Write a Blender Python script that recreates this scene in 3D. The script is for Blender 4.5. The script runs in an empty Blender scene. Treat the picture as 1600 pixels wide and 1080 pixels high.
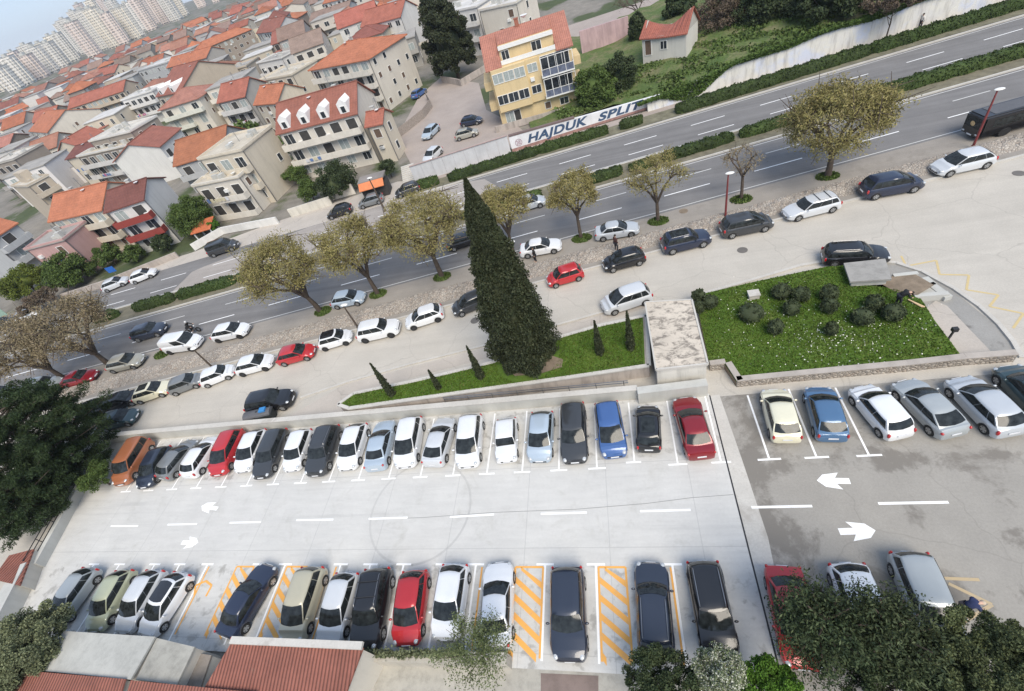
import bpy, bmesh, math, random
import numpy as np
from mathutils import Vector, Matrix
S = bpy.context.scene
rng = random.Random(7)
HAZE = .00016
# ------------------------------------------------------------------ camera
CAM_H = 27.0
F_PX, YAW, PITCH, ROLL = 729.983, math.radians(-19.585196), math.radians(43.548984), math.radians(-20.503509)
_F = np.array([math.cos(PITCH)*math.sin(YAW), math.cos(PITCH)*math.cos(YAW), -math.sin(PITCH)])
_r = np.array([math.cos(YAW), -math.sin(YAW), 0.0]); _u = np.cross(_r, _F)
_R = math.cos(ROLL)*_r+math.sin(ROLL)*_u; _U = -math.sin(ROLL)*_r+math.cos(ROLL)*_u
cam = bpy.data.objects.new('camera', bpy.data.cameras.new('camera'))
S.collection.objects.link(cam)
cam.data.sensor_width = 36; cam.data.lens = F_PX/1600*36
cam.data.clip_start = .5; cam.data.clip_end = 12000
cam.matrix_world = Matrix(((_R[0], _U[0], -_F[0], 0), (_R[1], _U[1], -_F[1], 0), (_R[2], _U[2], -_F[2], CAM_H), (0, 0, 0, 1)))
S.camera = cam
# ------------------------------------------------------------------ light
SUN_EL, SUN_AZ = math.radians(50), math.radians(152)      # azimuth clockwise from +Y
w = bpy.data.worlds.new('World'); S.world = w; w.use_nodes = True
nt = w.node_tree; sky = nt.nodes.new('ShaderNodeTexSky'); sky.sky_type = 'NISHITA'; sky.sun_disc = False
sky.sun_elevation = SUN_EL; sky.sun_rotation = SUN_AZ; sky.air_density = 1.0; sky.dust_density = .25; sky.ozone_density = 2.5
nt.nodes['Background'].inputs[1].default_value = .105
hs = nt.nodes.new('ShaderNodeHueSaturation'); hs.inputs['Saturation'].default_value = .78
nt.links.new(sky.outputs[0], hs.inputs['Color']); mx = nt.nodes.new('ShaderNodeMix'); mx.data_type = 'RGBA'; mx.inputs[0].default_value = .72; mx.inputs[7].default_value = (3.0, 3.9, 5.5, 1)     # thin high cloud veil
nt.links.new(hs.outputs[0], mx.inputs[6]); nt.links.new(mx.outputs[2], nt.nodes['Background'].inputs[0])
sl = bpy.data.lights.new('sun', 'SUN'); sl.energy = 2.55; sl.angle = math.radians(38); sl.color = (1, .905, .765)
sun = bpy.data.objects.new('sun', sl); S.collection.objects.link(sun)
sd = Vector((math.sin(SUN_AZ)*math.cos(SUN_EL), math.cos(SUN_AZ)*math.cos(SUN_EL), math.sin(SUN_EL)))
sun.rotation_euler = sd.to_track_quat('Z', 'Y').to_euler(); sun.location = (0, -30, 80)
S.view_settings.view_transform = 'Standard'; S.view_settings.look = 'None'
S.view_settings.exposure = .69; S.view_settings.gamma = 1
# ------------------------------------------------------------------ helpers
def at(px, py, z=0.0):
    """photo pixel -> point of the place at height z"""
    d = _R*(px-800)+_U*(540-py)+_F*F_PX
    t = (z-CAM_H)/d[2]
    return Vector((d[0]*t, d[1]*t, z))
def above(base, top, zmax=40):
    b = at(*base); best = min((i*.05 for i in range(int(zmax/.05))), key=lambda h: (at(*top, h).xy-b.xy).length)
    return b, best
def pxm(p):
    """photo pixels per metre at point p"""
    return F_PX/max(1, (Vector(p)-Vector((0, 0, CAM_H))).dot(Vector(_F)))
HA = math.radians(10); HU = Vector((math.cos(HA), math.sin(HA), 0)); HV = Vector((-math.sin(HA), math.cos(HA), 0))
def hw(s, t, z=0.0):
    p = HU*s+HV*t; return Vector((p.x, p.y, z))
def tohw(p): return p.x*HU.x+p.y*HU.y, p.x*HV.x+p.y*HV.y
def link(o, parent=None):
    S.collection.objects.link(o)
    if parent: o.parent = parent
    return o
def mesh(name, verts, faces, m=None, parent=None, smooth=False, sharp=None):
    me = bpy.data.meshes.new(name); me.from_pydata([tuple(v) for v in verts], [], faces); me.update()
    if m: 
        for mm in (m if isinstance(m, (list, tuple)) else [m]): me.materials.append(mm)
    if smooth:
        me.shade_smooth()
        if sharp: me.set_sharp_from_angle(angle=math.radians(sharp))
    o = bpy.data.objects.new(name, me); return link(o, parent)
def tag(o, label=None, cat=None, group=None, kind=None):
    if label: o['label'] = label
    if cat: o['category'] = cat
    if group: o['group'] = group
    if kind: o['kind'] = kind
    return o
def thing(name, label, cat, loc=(0, 0, 0), rz=0.0, group=None):
    o = bpy.data.objects.new(name, None); o.empty_display_size = .3; o.location = loc; o.rotation_euler = (0, 0, rz)
    return tag(link(o), label, cat, group)
def dup(root, **kw):
    def cp(o, par):
        c = o.copy(); S.collection.objects.link(c); c.parent = par
        for ch in KIDS.get(o.name, []): cp(ch, c)
        return c
    return cp(root, None)
KIDS = {}
def index_kids(root):
    for c in root.children_recursive+[root]: KIDS[c.name] = list(c.children)
class MB:
    def __init__(s): s.v = []; s.f = []; s.mi = []
    def add(s, v, f, mi=0):
        n = len(s.v); s.v += [tuple(p) for p in v]; s.f += [tuple(i+n for i in q) for q in f]; s.mi += [mi]*len(f)
    def box(s, x0, x1, y0, y1, z0, z1, mi=0, M=None):
        v = [Vector((x, y, z)) for z in (z0, z1) for y in (y0, y1) for x in (x0, x1)]
        if M: v = [M @ p for p in v]
        s.add(v, [(0, 2, 3, 1), (4, 5, 7, 6), (0, 1, 5, 4), (2, 6, 7, 3), (0, 4, 6, 2), (1, 3, 7, 5)], mi)
    def bar(s, a, b, w, h=None, mi=0):
        a = Vector(a); b = Vector(b); d = (b-a); L = d.length
        if L < 1e-6: return
        q = d.to_track_quat('X', 'Z').to_matrix().to_4x4(); q.translation = a; h = h or w
        s.box(0, L, -w/2, w/2, -h/2, h/2, mi, q)
    def tube(s, pts, rad, n=6, mi=0):
        rings = []
        for i, p in enumerate(pts):
            p = Vector(p); a = Vector(pts[max(0, i-1)]); b = Vector(pts[min(len(pts)-1, i+1)])
            q = (b-a).to_track_quat('Z', 'X')
            rings.append([p+q @ Vector((math.cos(k*2*math.pi/n)*rad[i], math.sin(k*2*math.pi/n)*rad[i], 0)) for k in range(n)])
        v = [p for r in rings for p in r]; f = []
        for i in range(len(pts)-1):
            for k in range(n): f.append((i*n+k, i*n+(k+1) % n, (i+1)*n+(k+1) % n, (i+1)*n+k))
        f.append(tuple(range(n-1, -1, -1))); f.append(tuple((len(pts)-1)*n+k for k in range(n)))
        s.add(v, f, mi)
    def lathe(s, prof, n=12, mi=0, c=(0, 0, 0)):
        v = []; f = []
        for r, z in prof:
            for k in range(n): v.append((c[0]+r*math.cos(k*2*math.pi/n), c[1]+r*math.sin(k*2*math.pi/n), c[2]+z))
        for i in range(len(prof)-1):
            for k in range(n): f.append((i*n+k, i*n+(k+1) % n, (i+1)*n+(k+1) % n, (i+1)*n+k))
        f.append(tuple(range(n-1, -1, -1))); f.append(tuple((len(prof)-1)*n+k for k in range(n)))
        s.add(v, f, mi)
    def ell(s, c, r, nu=8, nv=5, mi=0):
        prof = [(max(.001, math.sin(math.pi*i/nv)), -math.cos(math.pi*i/nv)) for i in range(nv+1)]
        v = []; f = []
        for a, z in prof:
            for k in range(nu): v.append((c[0]+r[0]*a*math.cos(k*2*math.pi/nu), c[1]+r[1]*a*math.sin(k*2*math.pi/nu), c[2]+r[2]*z))
        for i in range(nv):
            for k in range(nu): f.append((i*nu+k, i*nu+(k+1) % nu, (i+1)*nu+(k+1) % nu, (i+1)*nu+k))
        s.add(v, f, mi)
    def prism(s, poly, z0, z1, mi=0):
        n = len(poly); v = [(p[0], p[1], z0) for p in poly]+[(p[0], p[1], z1) for p in poly]
        a = sum(poly[i][0]*poly[(i+1) % n][1]-poly[(i+1) % n][0]*poly[i][1] for i in range(n))
        top = tuple(range(n, 2*n)); bot = tuple(range(n-1, -1, -1)); sd = [(i, (i+1) % n, n+(i+1) % n, n+i) for i in range(n)]
        f = [bot, top]+sd
        if a < 0: f = [tuple(reversed(q)) for q in f]
        s.add(v, f, mi)
    def build(s, name, m, parent=None, smooth=False, sharp=35):
        o = mesh(name, s.v, s.f, m, parent, smooth, sharp)
        if any(s.mi): o.data.polygons.foreach_set('material_index', s.mi)
        return o
def sheet(name, poly, z, m, kind='structure'):
    """flat ground sheet from a world polygon"""
    v = [(p[0], p[1], z) for p in poly]; n = len(v)
    a = sum(v[i][0]*v[(i+1) % n][1]-v[(i+1) % n][0]*v[i][1] for i in range(n))
    if a < 0: v.reverse()
    bm = bmesh.new(); bm.faces.new([bm.verts.new(p) for p in v]); bmesh.ops.triangulate(bm, faces=bm.faces[:])
    me = bpy.data.meshes.new(name); bm.to_mesh(me); bm.free(); me.materials.append(m)
    o = link(bpy.data.objects.new(name, me))
    if kind: o['kind'] = kind
    return o
# ------------------------------------------------------------------ materials
def nm(name):
    m = bpy.data.materials.new(name); m.use_nodes = True; t = m.node_tree
    return m, t, t.nodes['Principled BSDF']
def noise(t, vec, scale, detail=6, rough=.6, dist=0):
    n = t.nodes.new('ShaderNodeTexNoise'); n.inputs['Scale'].default_value = scale; n.inputs['Detail'].default_value = detail
    n.inputs['Roughness'].default_value = rough; n.inputs['Distortion'].default_value = dist
    if vec: t.links.new(vec, n.inputs['Vector'])
    return n.outputs['Fac']
def ramp(t, fac, stops):
    r = t.nodes.new('ShaderNodeValToRGB'); e = r.color_ramp.elements
    while len(e) < len(stops): e.new(.5)
    for i, (p, c) in enumerate(stops):
        e[i].position = p; e[i].color = (c[0], c[1], c[2], 1) if isinstance(c, (tuple, list)) else (c, c, c, 1)
    t.links.new(fac, r.inputs[0]); return r.outputs[0]
def mixc(t, f, a, b, mode='MIX'):
    m = t.nodes.new('ShaderNodeMix'); m.data_type = 'RGBA'; m.blend_type = mode
    for s, v in ((0, f), (6, a), (7, b)):
        if hasattr(v, 'links') or hasattr(v, 'is_output'): t.links.new(v, m.inputs[s])
        elif s == 0: m.inputs[0].default_value = v
        else: m.inputs[s].default_value = (v[0], v[1], v[2], 1)
    return m.outputs[2]
def mth(t, op, a, b=None, clamp=False):
    m = t.nodes.new('ShaderNodeMath'); m.operation = op; m.use_clamp = clamp
    for i, v in enumerate((a, b)):
        if v is None: continue
        if hasattr(v, 'is_output'): t.links.new(v, m.inputs[i])
        else: m.inputs[i].default_value = v
    return m.outputs[0]
def bump(t, b, h, strength=.3, dist=.02):
    n = t.nodes.new('ShaderNodeBump'); n.inputs['Strength'].default_value = strength; n.inputs['Distance'].default_value = dist
    t.links.new(h, n.inputs['Height']); t.links.new(n.outputs[0], b.inputs['Normal'])
def objco(t): return t.nodes.new('ShaderNodeTexCoord').outputs['Object']
def worldco(t): return t.nodes.new('ShaderNodeNewGeometry').outputs['Position']
def scaled(t, v, s, rot=0):
    m = t.nodes.new('ShaderNodeMapping'); m.inputs['Scale'].default_value = s; m.inputs['Rotation'].default_value = (0, 0, rot)
    t.links.new(v, m.inputs['Vector']); return m.outputs[0]
def sep(t, v):
    n = t.nodes.new('ShaderNodeSeparateXYZ'); t.links.new(v, n.inputs[0]); return n.outputs
def simple(name, col, rough=.7, var=.12, scale=2.0, metal=0.0, bmp=0.0, coat=0.0, spec=.5):
    m, t, b = nm(name); co = objco(t); f = noise(t, co, scale)
    lo = [c*(1-var) for c in col]; hi = [min(1, c*(1+var)) for c in col]
    t.links.new(ramp(t, f, [(.3, lo), (.7, hi)]), b.inputs['Base Color'])
    b.inputs['Roughness'].default_value = rough; b.inputs['Metallic'].default_value = metal
    b.inputs['Coat Weight'].default_value = coat; b.inputs['Specular IOR Level'].default_value = spec
    if bmp: bump(t, b, noise(t, co, scale*6), bmp)
    return m
def tinted(name, rough=.35, metal=0.0, coat=.6, var=.05, scale=3.0, streak=False):
    """material whose colour is the object's own colour"""
    m, t, b = nm(name); oi = t.nodes.new('ShaderNodeObjectInfo'); co = objco(t)
    f = noise(t, co, scale)
    c = mixc(t, 1.0, oi.outputs['Color'], ramp(t, f, [(.3, 1-var), (.7, 1.0)]), 'MULTIPLY')
    if streak:
        s = noise(t, scaled(t, co, (2.2, 2.2, .25)), 1.0, 8, .7)
        c = mixc(t, 1.0, c, ramp(t, s, [(.30, .88), (.5, 1.0)]), 'MULTIPLY')
    t.links.new(c, b.inputs['Base Color']); b.inputs['Roughness'].default_value = rough; b.inputs['Metallic'].default_value = metal
    b.inputs['Coat Weight'].default_value = coat; b.inputs['Coat Roughness'].default_value = .06
    return m
M = {}
M['paint'] = tinted('car_paint', .3, .15, .8, .04)
M['glass'] = simple('car_glass', (.022, .026, .027), .09, .75, 2.6, 0, 0, 0, .4)
M['tyre'] = simple('tyre_rubber', (.018, .018, .018), .85)
M['rim'] = simple('wheel_rim', (.42, .43, .44), .35, .1, 3, .7)
M['rim_dark'] = simple('wheel_rim_dark', (.05, .05, .055), .4, .1, 3, .5)
M['lamp'] = simple('headlight_lens', (.55, .57, .58), .12, .15, 9, .2, 0, .8)
M['tail'] = simple('taillight_lens', (.42, .012, .015), .15, .2, 9, 0, 0, .8)
M['trim'] = simple('black_trim', (.025, .025, .027), .55)
M['plate'] = simple('number_plate', (.75, .76, .78), .4)
M['roofblack'] = simple('black_gloss_roof', (.014, .014, .016), .12, .2, 2, 0, 0, .7)
M['rail'] = simple('grey_rail', (.3, .3, .31), .35, .1, 2, .8)
# ================================================================== GROUND
def asphalt(name, col, streak=None, stain=None, scale=.35, rough=.9, var=.1, marks=0):
    m, t, b = nm(name); co = worldco(t)
    f = noise(t, co, scale, 8, .65); g = noise(t, co, 9, 4, .7)
    c = ramp(t, f, [(.3, [k*(1-var) for k in col]), (.7, [k*(1+var) for k in col])])
    c = mixc(t, 1.0, c, ramp(t, g, [(.3, .90), (.7, 1.06)]), 'MULTIPLY')
    if streak:
        s = noise(t, scaled(t, co, (.02, 1.1, 1), -HA), 1.0, 5, .6)
        c = mixc(t, 1.0, c, ramp(t, s, [(.35, 1-streak), (.65, 1+streak*.6)]), 'MULTIPLY')
    if stain:
        s = noise(t, co, .28, 7, .72, .4); s2 = noise(t, co, .9, 8, .7)
        k = mth(t, 'ADD', s, mth(t, 'MULTIPLY', s2, .35))
        if name.startswith('old'):
            X, Y, Z = sep(t, co)
            for v, c0, wd in ((X, 6.4, 2.4), (Y, 14.6, 1.0), (Y, 8.0, 1.3)):
                k = mth(t, 'ADD', k, mth(t, 'MULTIPLY', mth(t, 'MAXIMUM', mth(t, 'SUBTRACT', 1.0, mth(t, 'DIVIDE', mth(t, 'ABSOLUTE', mth(t, 'SUBTRACT', v, c0)), wd)), 0.0), .13))
        c = mixc(t, mth(t, 'MULTIPLY', ramp(t, k, [(.735, 0), (.835, 1)]), stain[1]), c, stain[0])
    if marks:   # cracks
        v = t.nodes.new('ShaderNodeTexVoronoi'); v.feature = 'DISTANCE_TO_EDGE'; v.inputs['Scale'].default_value = .16
        wv = t.nodes.new('ShaderNodeVectorMath'); wv.operation = 'ADD'
        nn = t.nodes.new('ShaderNodeTexNoise'); nn.inputs['Scale'].default_value = .7; t.links.new(co, nn.inputs['Vector'])
        t.links.new(co, wv.inputs[0]); t.links.new(nn.outputs['Color'], wv.inputs[1]); t.links.new(wv.outputs[0], v.inputs['Vector'])
        c = mixc(t, mth(t, 'MULTIPLY', ramp(t, v.outputs['Distance'], [(.0, 1), (.006, 0)]), marks), c, (.10, .09, .08))
    t.links.new(c, b.inputs['Base Color']); b.inputs['Roughness'].default_value = rough
    bump(t, b, g, .15, .01)
    return m
m, t, b = nm('town_ground'); co = worldco(t)
f = noise(t, co, .06, 8, .6); g = noise(t, co, .5, 8, .7)
c = ramp(t, f, [(.40, (.24, .22, .19)), (.50, (.20, .185, .16)), (.56, (.07, .09, .035)), (.72, (.05, .075, .028))])
c = mixc(t, 1.0, c, ramp(t, g, [(.3, .75), (.7, 1.15)]), 'MULTIPLY'); t.links.new(c, b.inputs['Base Color']); b.inputs['Roughness'].default_value = .95
M['ground'] = m
M['hwy'] = asphalt('highway_asphalt', (.185, .18, .178), .16)
M['hwy_pale'] = asphalt('pale_road_surface', (.34, .31, .285), .10)
M['street'] = asphalt('street_asphalt', (.475, .445, .395), .05, None, .25, .9, .08, .22)
M['forecourt'] = asphalt('forecourt', (.45, .41, .365), None, None, .3, .9, .1, .3)
M['pave'] = asphalt('lay_by_pavement', (.29, .265, .235), .06, ((.20, .18, .155), .5), .4, .9, .1)
M['oldlot'] = asphalt('old_car_park_asphalt', (.315, .298, .268), None, ((.17, .155, .135), .8), .5, .85, .08, .2)
M['kerb'] = asphalt('kerb_stone', (.50, .48, .44), None, None, 1.0)
M['soil'] = asphalt('bare_soil', (.21, .165, .12), None, None, 1.5, .95, .3)
M['side'] = asphalt('concrete_apron', (.52, .50, .46), None, ((.36, .33, .29), .6), .5)
M['path'] = asphalt('wet_path', (.30, .29, .27), None, ((.13, .12, .11), .8), .5, .6)
M['dirtside'] = asphalt('side_road', (.36, .31, .28), None, None, .3)
# concrete slab of the car park: joints, faint tyre circle, dirt
m, t, b = nm('car_park_concrete'); co = worldco(t); x, y, z = sep(t, co)
f = noise(t, co, .22, 8, .65); g = noise(t, scaled(t, co, (.5, 3.2, 1)), 1.0, 8, .65); h = noise(t, co, 7, 4, .7)
c = ramp(t, f, [(.3, (.515, .51, .49)), (.7, (.60, .592, .565))])
c = mixc(t, 1.0, c, ramp(t, g, [(.3, .93), (.65, 1.03)]), 'MULTIPLY'); c = mixc(t, 1.0, c, ramp(t, h, [(.3, .96), (.7, 1.02)]), 'MULTIPLY')
def line(v, period, off, wd):
    q = mth(t, 'ABSOLUTE', mth(t, 'SUBTRACT', mth(t, 'MODULO', mth(t, 'ADD', v, off), period), period/2)); return mth(t, 'LESS_THAN', q, wd)
jx = line(x, 4.88, 200.0, .022); jy = line(y, 5.2, 101.7, .022)
c = mixc(t, mth(t, 'MULTIPLY', mth(t, 'MAXIMUM', jx, jy), .35), c, (.28, .28, .28))
cx, cy = -14.55, 12.65
rr = mth(t, 'SQRT', mth(t, 'ADD', mth(t, 'POWER', mth(t, 'ABSOLUTE', mth(t, 'SUBTRACT', x, cx)), 2.0), mth(t, 'POWER', mth(t, 'ABSOLUTE', mth(t, 'SUBTRACT', y, cy)), 2.0)))
ringm = mth(t, 'LESS_THAN', mth(t, 'ABSOLUTE', mth(t, 'SUBTRACT', rr, 3.5)), .07)
c = mixc(t, mth(t, 'MULTIPLY', ringm, mth(t, 'MULTIPLY', noise(t, co, .6), .45)), c, (.2, .2, .2))
st_ = ramp(t, noise(t, co, .55, 8, .75, .5), [(.54, 0), (.70, .42)])
c = mixc(t, st_, c, (.36, .35, .31))
inb = mth(t, 'GREATER_THAN', mth(t, 'ABSOLUTE', mth(t, 'SUBTRACT', y, 12.4)), 3.2)
oil = mth(t, 'MULTIPLY', ramp(t, noise(t, co, 1.3, 6, .6, .3), [(.535, 0), (.64, .55)]), inb)
c = mixc(t, oil, c, (.22, .21, .19))
tyre = mth(t, 'MULTIPLY', ramp(t, noise(t, scaled(t, co, (.06, 2.2, 1)), 1.0, 5, .6), [(.56, 0), (.66, .30)]), ramp(t, noise(t, co, .12), [(.45, 0), (.6, 1)]))
c = mixc(t, tyre, c, (.36, .36, .35))
t.links.new(c, b.inputs['Base Color']); b.inputs['Roughness'].default_value = .8; bump(t, b, h, .1, .01); M['slab'] = m
def paint(name, col, wear=.35):
    m, t, b = nm(name); co = worldco(t); f = noise(t, co, 3.5, 8, .75)
    t.links.new(mixc(t, mth(t, 'MULTIPLY', ramp(t, f, [(.52, 0), (.66, 1)]), wear), col, [k*.55+.12 for k in col]), b.inputs['Base Color']); b.inputs['Roughness'].default_value = .6
    return m
M['white'] = paint('white_road_paint', (.88, .88, .87), .3); M['orange'] = paint('orange_road_paint', (.80, .40, .09), .55)
M['whiteworn'] = paint('worn_white_road_paint', (.62, .62, .60), .7)
M['rubbermark'] = paint('dark_crack', (.27, .27, .26), .3)
M['yellow'] = paint('worn_yellow_road_paint', (.56, .44, .22), .95)
m, t, b = nm('lawn_grass'); co = worldco(t)
f = noise(t, co, .55, 8, .7); g = noise(t, co, 7, 6, .8); d = noise(t, co, 22, 2, .5)
c = ramp(t, f, [(.3, (.055, .115, .010)), (.5, (.08, .15, .014)), (.66, (.11, .165, .025)), (.8, (.22, .19, .09))])
c = mixc(t, 1.0, c, ramp(t, g, [(.25, .6), (.7, 1.25)]), 'MULTIPLY'); t.links.new(c, b.inputs['Base Color']); b.inputs['Roughness'].default_value = .95
bump(t, b, g, .8, .08); M['grass'] = m
# ---- sheets
R0 = 2300
mesh('ground', [(-R0, -60, -.08), (R0, -60, -.08), (R0, R0, -.08), (-R0, R0, -.08)], [(0, 1, 2, 3)], M['ground'])['kind'] = 'structure'
def hws(name, s0, s1, t0, t1, z, m): return sheet(name, [hw(s0, t0), hw(s1, t0), hw(s1, t1), hw(s0, t1)], z, m)
hws('access_street', -125, 95, 14, 35.6, 0, M['street'])
hws('highway_near_carriageway', -240, 130, 41.3, 49.75, 0, M['hwy'])
hws('highway_far_carriageway', -240, 130, 53.65, 61.6, 0, M['hwy'])
sheet('pale_far_carriageway', [at(757, 280), at(776, 291), at(745, 317), hw(-9, 53.7), hw(-44, 53.7), at(238, 487), at(300, 425), at(318, 417), hw(-32, 61.5), hw(-10, 61.6)], .004, M['hwy_pale'])
hws('lay_by', -240, 130, 38.1, 41.3, 0, M['pave'])
sheet('forecourt', [hw(-70, 61.6), hw(-15.5, 61.6), hw(-15.5, 66.3), hw(-19, 68), hw(-40, 66.5), hw(-52, 64.6), hw(-70, 64)], .0, M['forecourt'])
hws('far_pavement', -15.5, 130, 61.75, 66.6, 0, M['dirtside'])
sheet('side_street', [hw(-17, 66.5), hw(2, 68), hw(0, 76), at(760, 172), at(748, 130), at(690, 120), at(655, 150), at(620, 215), at(645, 262)], .004, M['dirtside'])
sheet('old_car_park', [(4.7, -8), (60, -8), (60, 19.8), (4.7, 19.8)], .006, M['oldlot'])
sheet('concrete_apron', [at(1215, 1030), at(1108, 619), at(1124, 617), at(1160, 720), at(1200, 840), at(1240, 1030)], .010, M['side'])
LOTB = 4.25
sheet('car_park_slab', [(4.72, LOTB), (4.72, 20.1), (-48.4, 20.1), (-45.3, 9.0), (-43.6, LOTB)], .008, M['slab'])
mb = MB(); mb.box(4.70, 4.78, LOTB, 19.95, .0, .016); o = mb.build('expansion_joint', M['trim']); o['kind'] = 'structure'
# kerbs
def kerb(name, pts, w=.18, h=.12, m=None, z0=-.02):
    mb = MB()
    for a, b_ in zip(pts, pts[1:]): 
        d = (b_-a); n = Vector((-d.y, d.x, 0)).normalized()*w/2
        mb.prism([a-n, b_-n, b_+n, a+n], z0, h)
    o = mb.build(name, m or M['kerb']); o['kind'] = 'structure'; return o
kerb('highway_kerb', [hw(-240, 41.25), hw(-60, 41.25)], .2, .10)
kerb('median_kerb', [hw(-240, 49.8), hw(130, 49.8)], .22, .14); kerb('median_kerb', [hw(-240, 53.6), hw(130, 53.6)], .22, .14)
kerb('far_kerb', [hw(-15.4, 61.7), hw(130, 61.7)], .25, .14)
kerb('street_kerb', [hw(-75, 35.5), hw(-20, 35.5), hw(80, 35.4)], .22, .12)
hws('median_soil', -240, 130, 49.9, 53.5, .10, asphalt('median_soil', (.17, .155, .11), None, None, 1.2, .95, .3))
hws('rubble_footing', -75, 90, 35.6, 36.25, .06, M['pave'])
# rubble slope between street and lay-by: one bumpy stone bank
m, t, b = nm('rubble_stone'); co = worldco(t)
v = t.nodes.new('ShaderNodeTexVoronoi'); v.inputs['Scale'].default_value = 4.6; t.links.new(co, v.inputs['Vector'])
v2 = t.nodes.new('ShaderNodeTexVoronoi'); v2.feature = 'DISTANCE_TO_EDGE'; v2.inputs['Scale'].default_value = 4.6; t.links.new(co, v2.inputs['Vector'])
c = mixc(t, 1.0, ramp(t, sep(t, v.outputs['Color'])[0], [(0, (.33, .29, .25)), (.6, (.45, .41, .36)), (1, (.37, .31, .26))]), ramp(t, v2.outputs['Distance'], [(0, .35), (.09, 1.0)]), 'MULTIPLY')
c = mixc(t, 1.0, c, ramp(t, noise(t, co, .5), [(.3, .8), (.7, 1.1)]), 'MULTIPLY')
t.links.new(c, b.inputs['Base Color']); b.inputs['Roughness'].default_value = .95; bump(t, b, v2.outputs['Distance'], 1.0, .15); M['rubble'] = m
def bank(name, s0, s1, t0, t1, za, zb, m, n=5, ds=.3, amp=.09):
    vs = []; fs = []; k = int((s1-s0)/ds)
    for i in range(k+1):
        for j in range(n+1):
            q = j/n; vs.append(hw(s0+(s1-s0)*i/k+rng.uniform(-.05, .05), t0+(t1-t0)*q+rng.uniform(-.04, .04), za+(zb-za)*math.sin(q*math.pi*.62)+(rng.uniform(-amp, amp) if 0 < j < n else 0)))
    for i in range(k):
        for j in range(n): a = i*(n+1)+j; fs.append((a, a+n+1, a+n+2, a+1))
    return mesh(name, vs, fs, m)
def wall_tag(o, label, cat='wall', group=None): return tag(o, label, cat, group)
wall_tag(bank('rubble_bank', -75, 90, 36.2, 38.15, .0, .42, M['rubble']), 'long low bank of loose rubble stones between the parked street cars and the lay-by', 'rubble bank')
# ---- painted markings (one object per marking)
def quad(name, p, z, m): 
    o = sheet(name, p, z, m); return o
def stroke(a, b_, w):
    a = Vector((a[0], a[1], 0)); b_ = Vector((b_[0], b_[1], 0)); d = b_-a; n = Vector((-d.y, d.x, 0)).normalized()*w/2
    return [a-n, b_-n, b_+n, a+n]
def marks(name, polys, z, m):
    mb = MB()
    for p in polys:
        a = sum(p[i][0]*p[(i+1) % len(p)][1]-p[(i+1) % len(p)][0]*p[i][1] for i in range(len(p)))
        if a < 0: p = p[::-1]
        zi = z+(len(mb.f) % 5)*.0007; mb.add([(q[0], q[1], zi) for q in p], [tuple(range(len(p)))])
    o = mb.build(name, m); o['kind'] = 'structure'; return o
BW = 2.442; XJ = 4.44
tf = [4.44-i*BW for i in range(0, 22)]
P = []
for i, x in enumerate(tf):
    if i == 1: x = 1.99
    if i == 2: P += [stroke((x-.1, 19.9), (x-.1, 15.35), .10), stroke((x-.62, 15.3), (x+.3, 15.3), .12)]; 
    else: P += [stroke((x, 19.9), (x, 15.05), .10), stroke((x-.55, 15.0), (x+.55, 15.0), .12)]
marks('upper_bay_lines', P[:40], .013, M['white'])
# lower bays: white lines with orange hatched strips
yT = at(850, 882).y
print('yT', yT)
lows = [at(*q).x for q in ((147, 882), (187, 882), (242, 882), (282, 882), (325, 882))]
P = []; O = []
for x in (at(147, 882).x, at(187, 882).x, at(242, 882).x, at(281, 882).x, at(325, 881).x, at(405, 882).x, at(446, 882).x, at(533, 881).x, at(579, 882).x, at(631, 882).x, at(693, 882).x, at(744, 881).x, at(852, 880).x, at(931, 881).x, at(1050, 880).x, at(1105, 880).x):
    P += [stroke((x, yT), (x, LOTB+.35), .12), stroke((x-.5, yT), (x+.5, yT), .12)]
marks('lower_bay_lines', P, .013, M['white'])
def hatch(x0, x1, y0, y1, n, wide, bay=None):
    """orange frame and slanting bars"""
    for a, b_ in (((x0, y1), (x1, y1)), ((x0, y0), (x0, y1)), ((x1, y0), (x1, y1))): O.append(stroke(a, b_, .11))
    if bay: 
        O.append(stroke((min(bay), y1), (max(bay), y1), .12))
        for q in bay: O.append(stroke((q, y0), (q, y1), .10))
    st = (y1-y0)/n; sl = (x1-x0)*.72
    for i in range(n+1):
        ya = y1-i*st+.2; yb = ya-sl; xa, xb = x0, x1
        if ya > y1: xa = x0+(ya-y1)/sl*(x1-x0); ya = y1
        if yb < y0: xb = x1-(y0-yb)/sl*(x1-x0); yb = y0
        if xb-xa > .1: 
            h = wide/2; O.append([(xa+.06, ya+h if ya < y1 else ya), (xb-.06, yb+h), (xb-.06, yb-h), (xa+.06, ya-h)])
Xa = lambda px: at(px, 882).x
hatch(Xa(370)+.1, Xa(399), 5.0, yT-.15, 5, .34, (Xa(327)+.1,))
hatch(Xa(447)+.15, Xa(482), 5.0, yT-.15, 5, .34, (Xa(527),))
hatch(Xa(806), Xa(849), 4.7, yT-.15, 5, .34, (Xa(754),))
hatch(Xa(935), Xa(977), 4.7, yT-.15, 5, .34, (Xa(1047),))
marks('orange_hatching', O, .0175, M['orange'])
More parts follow.
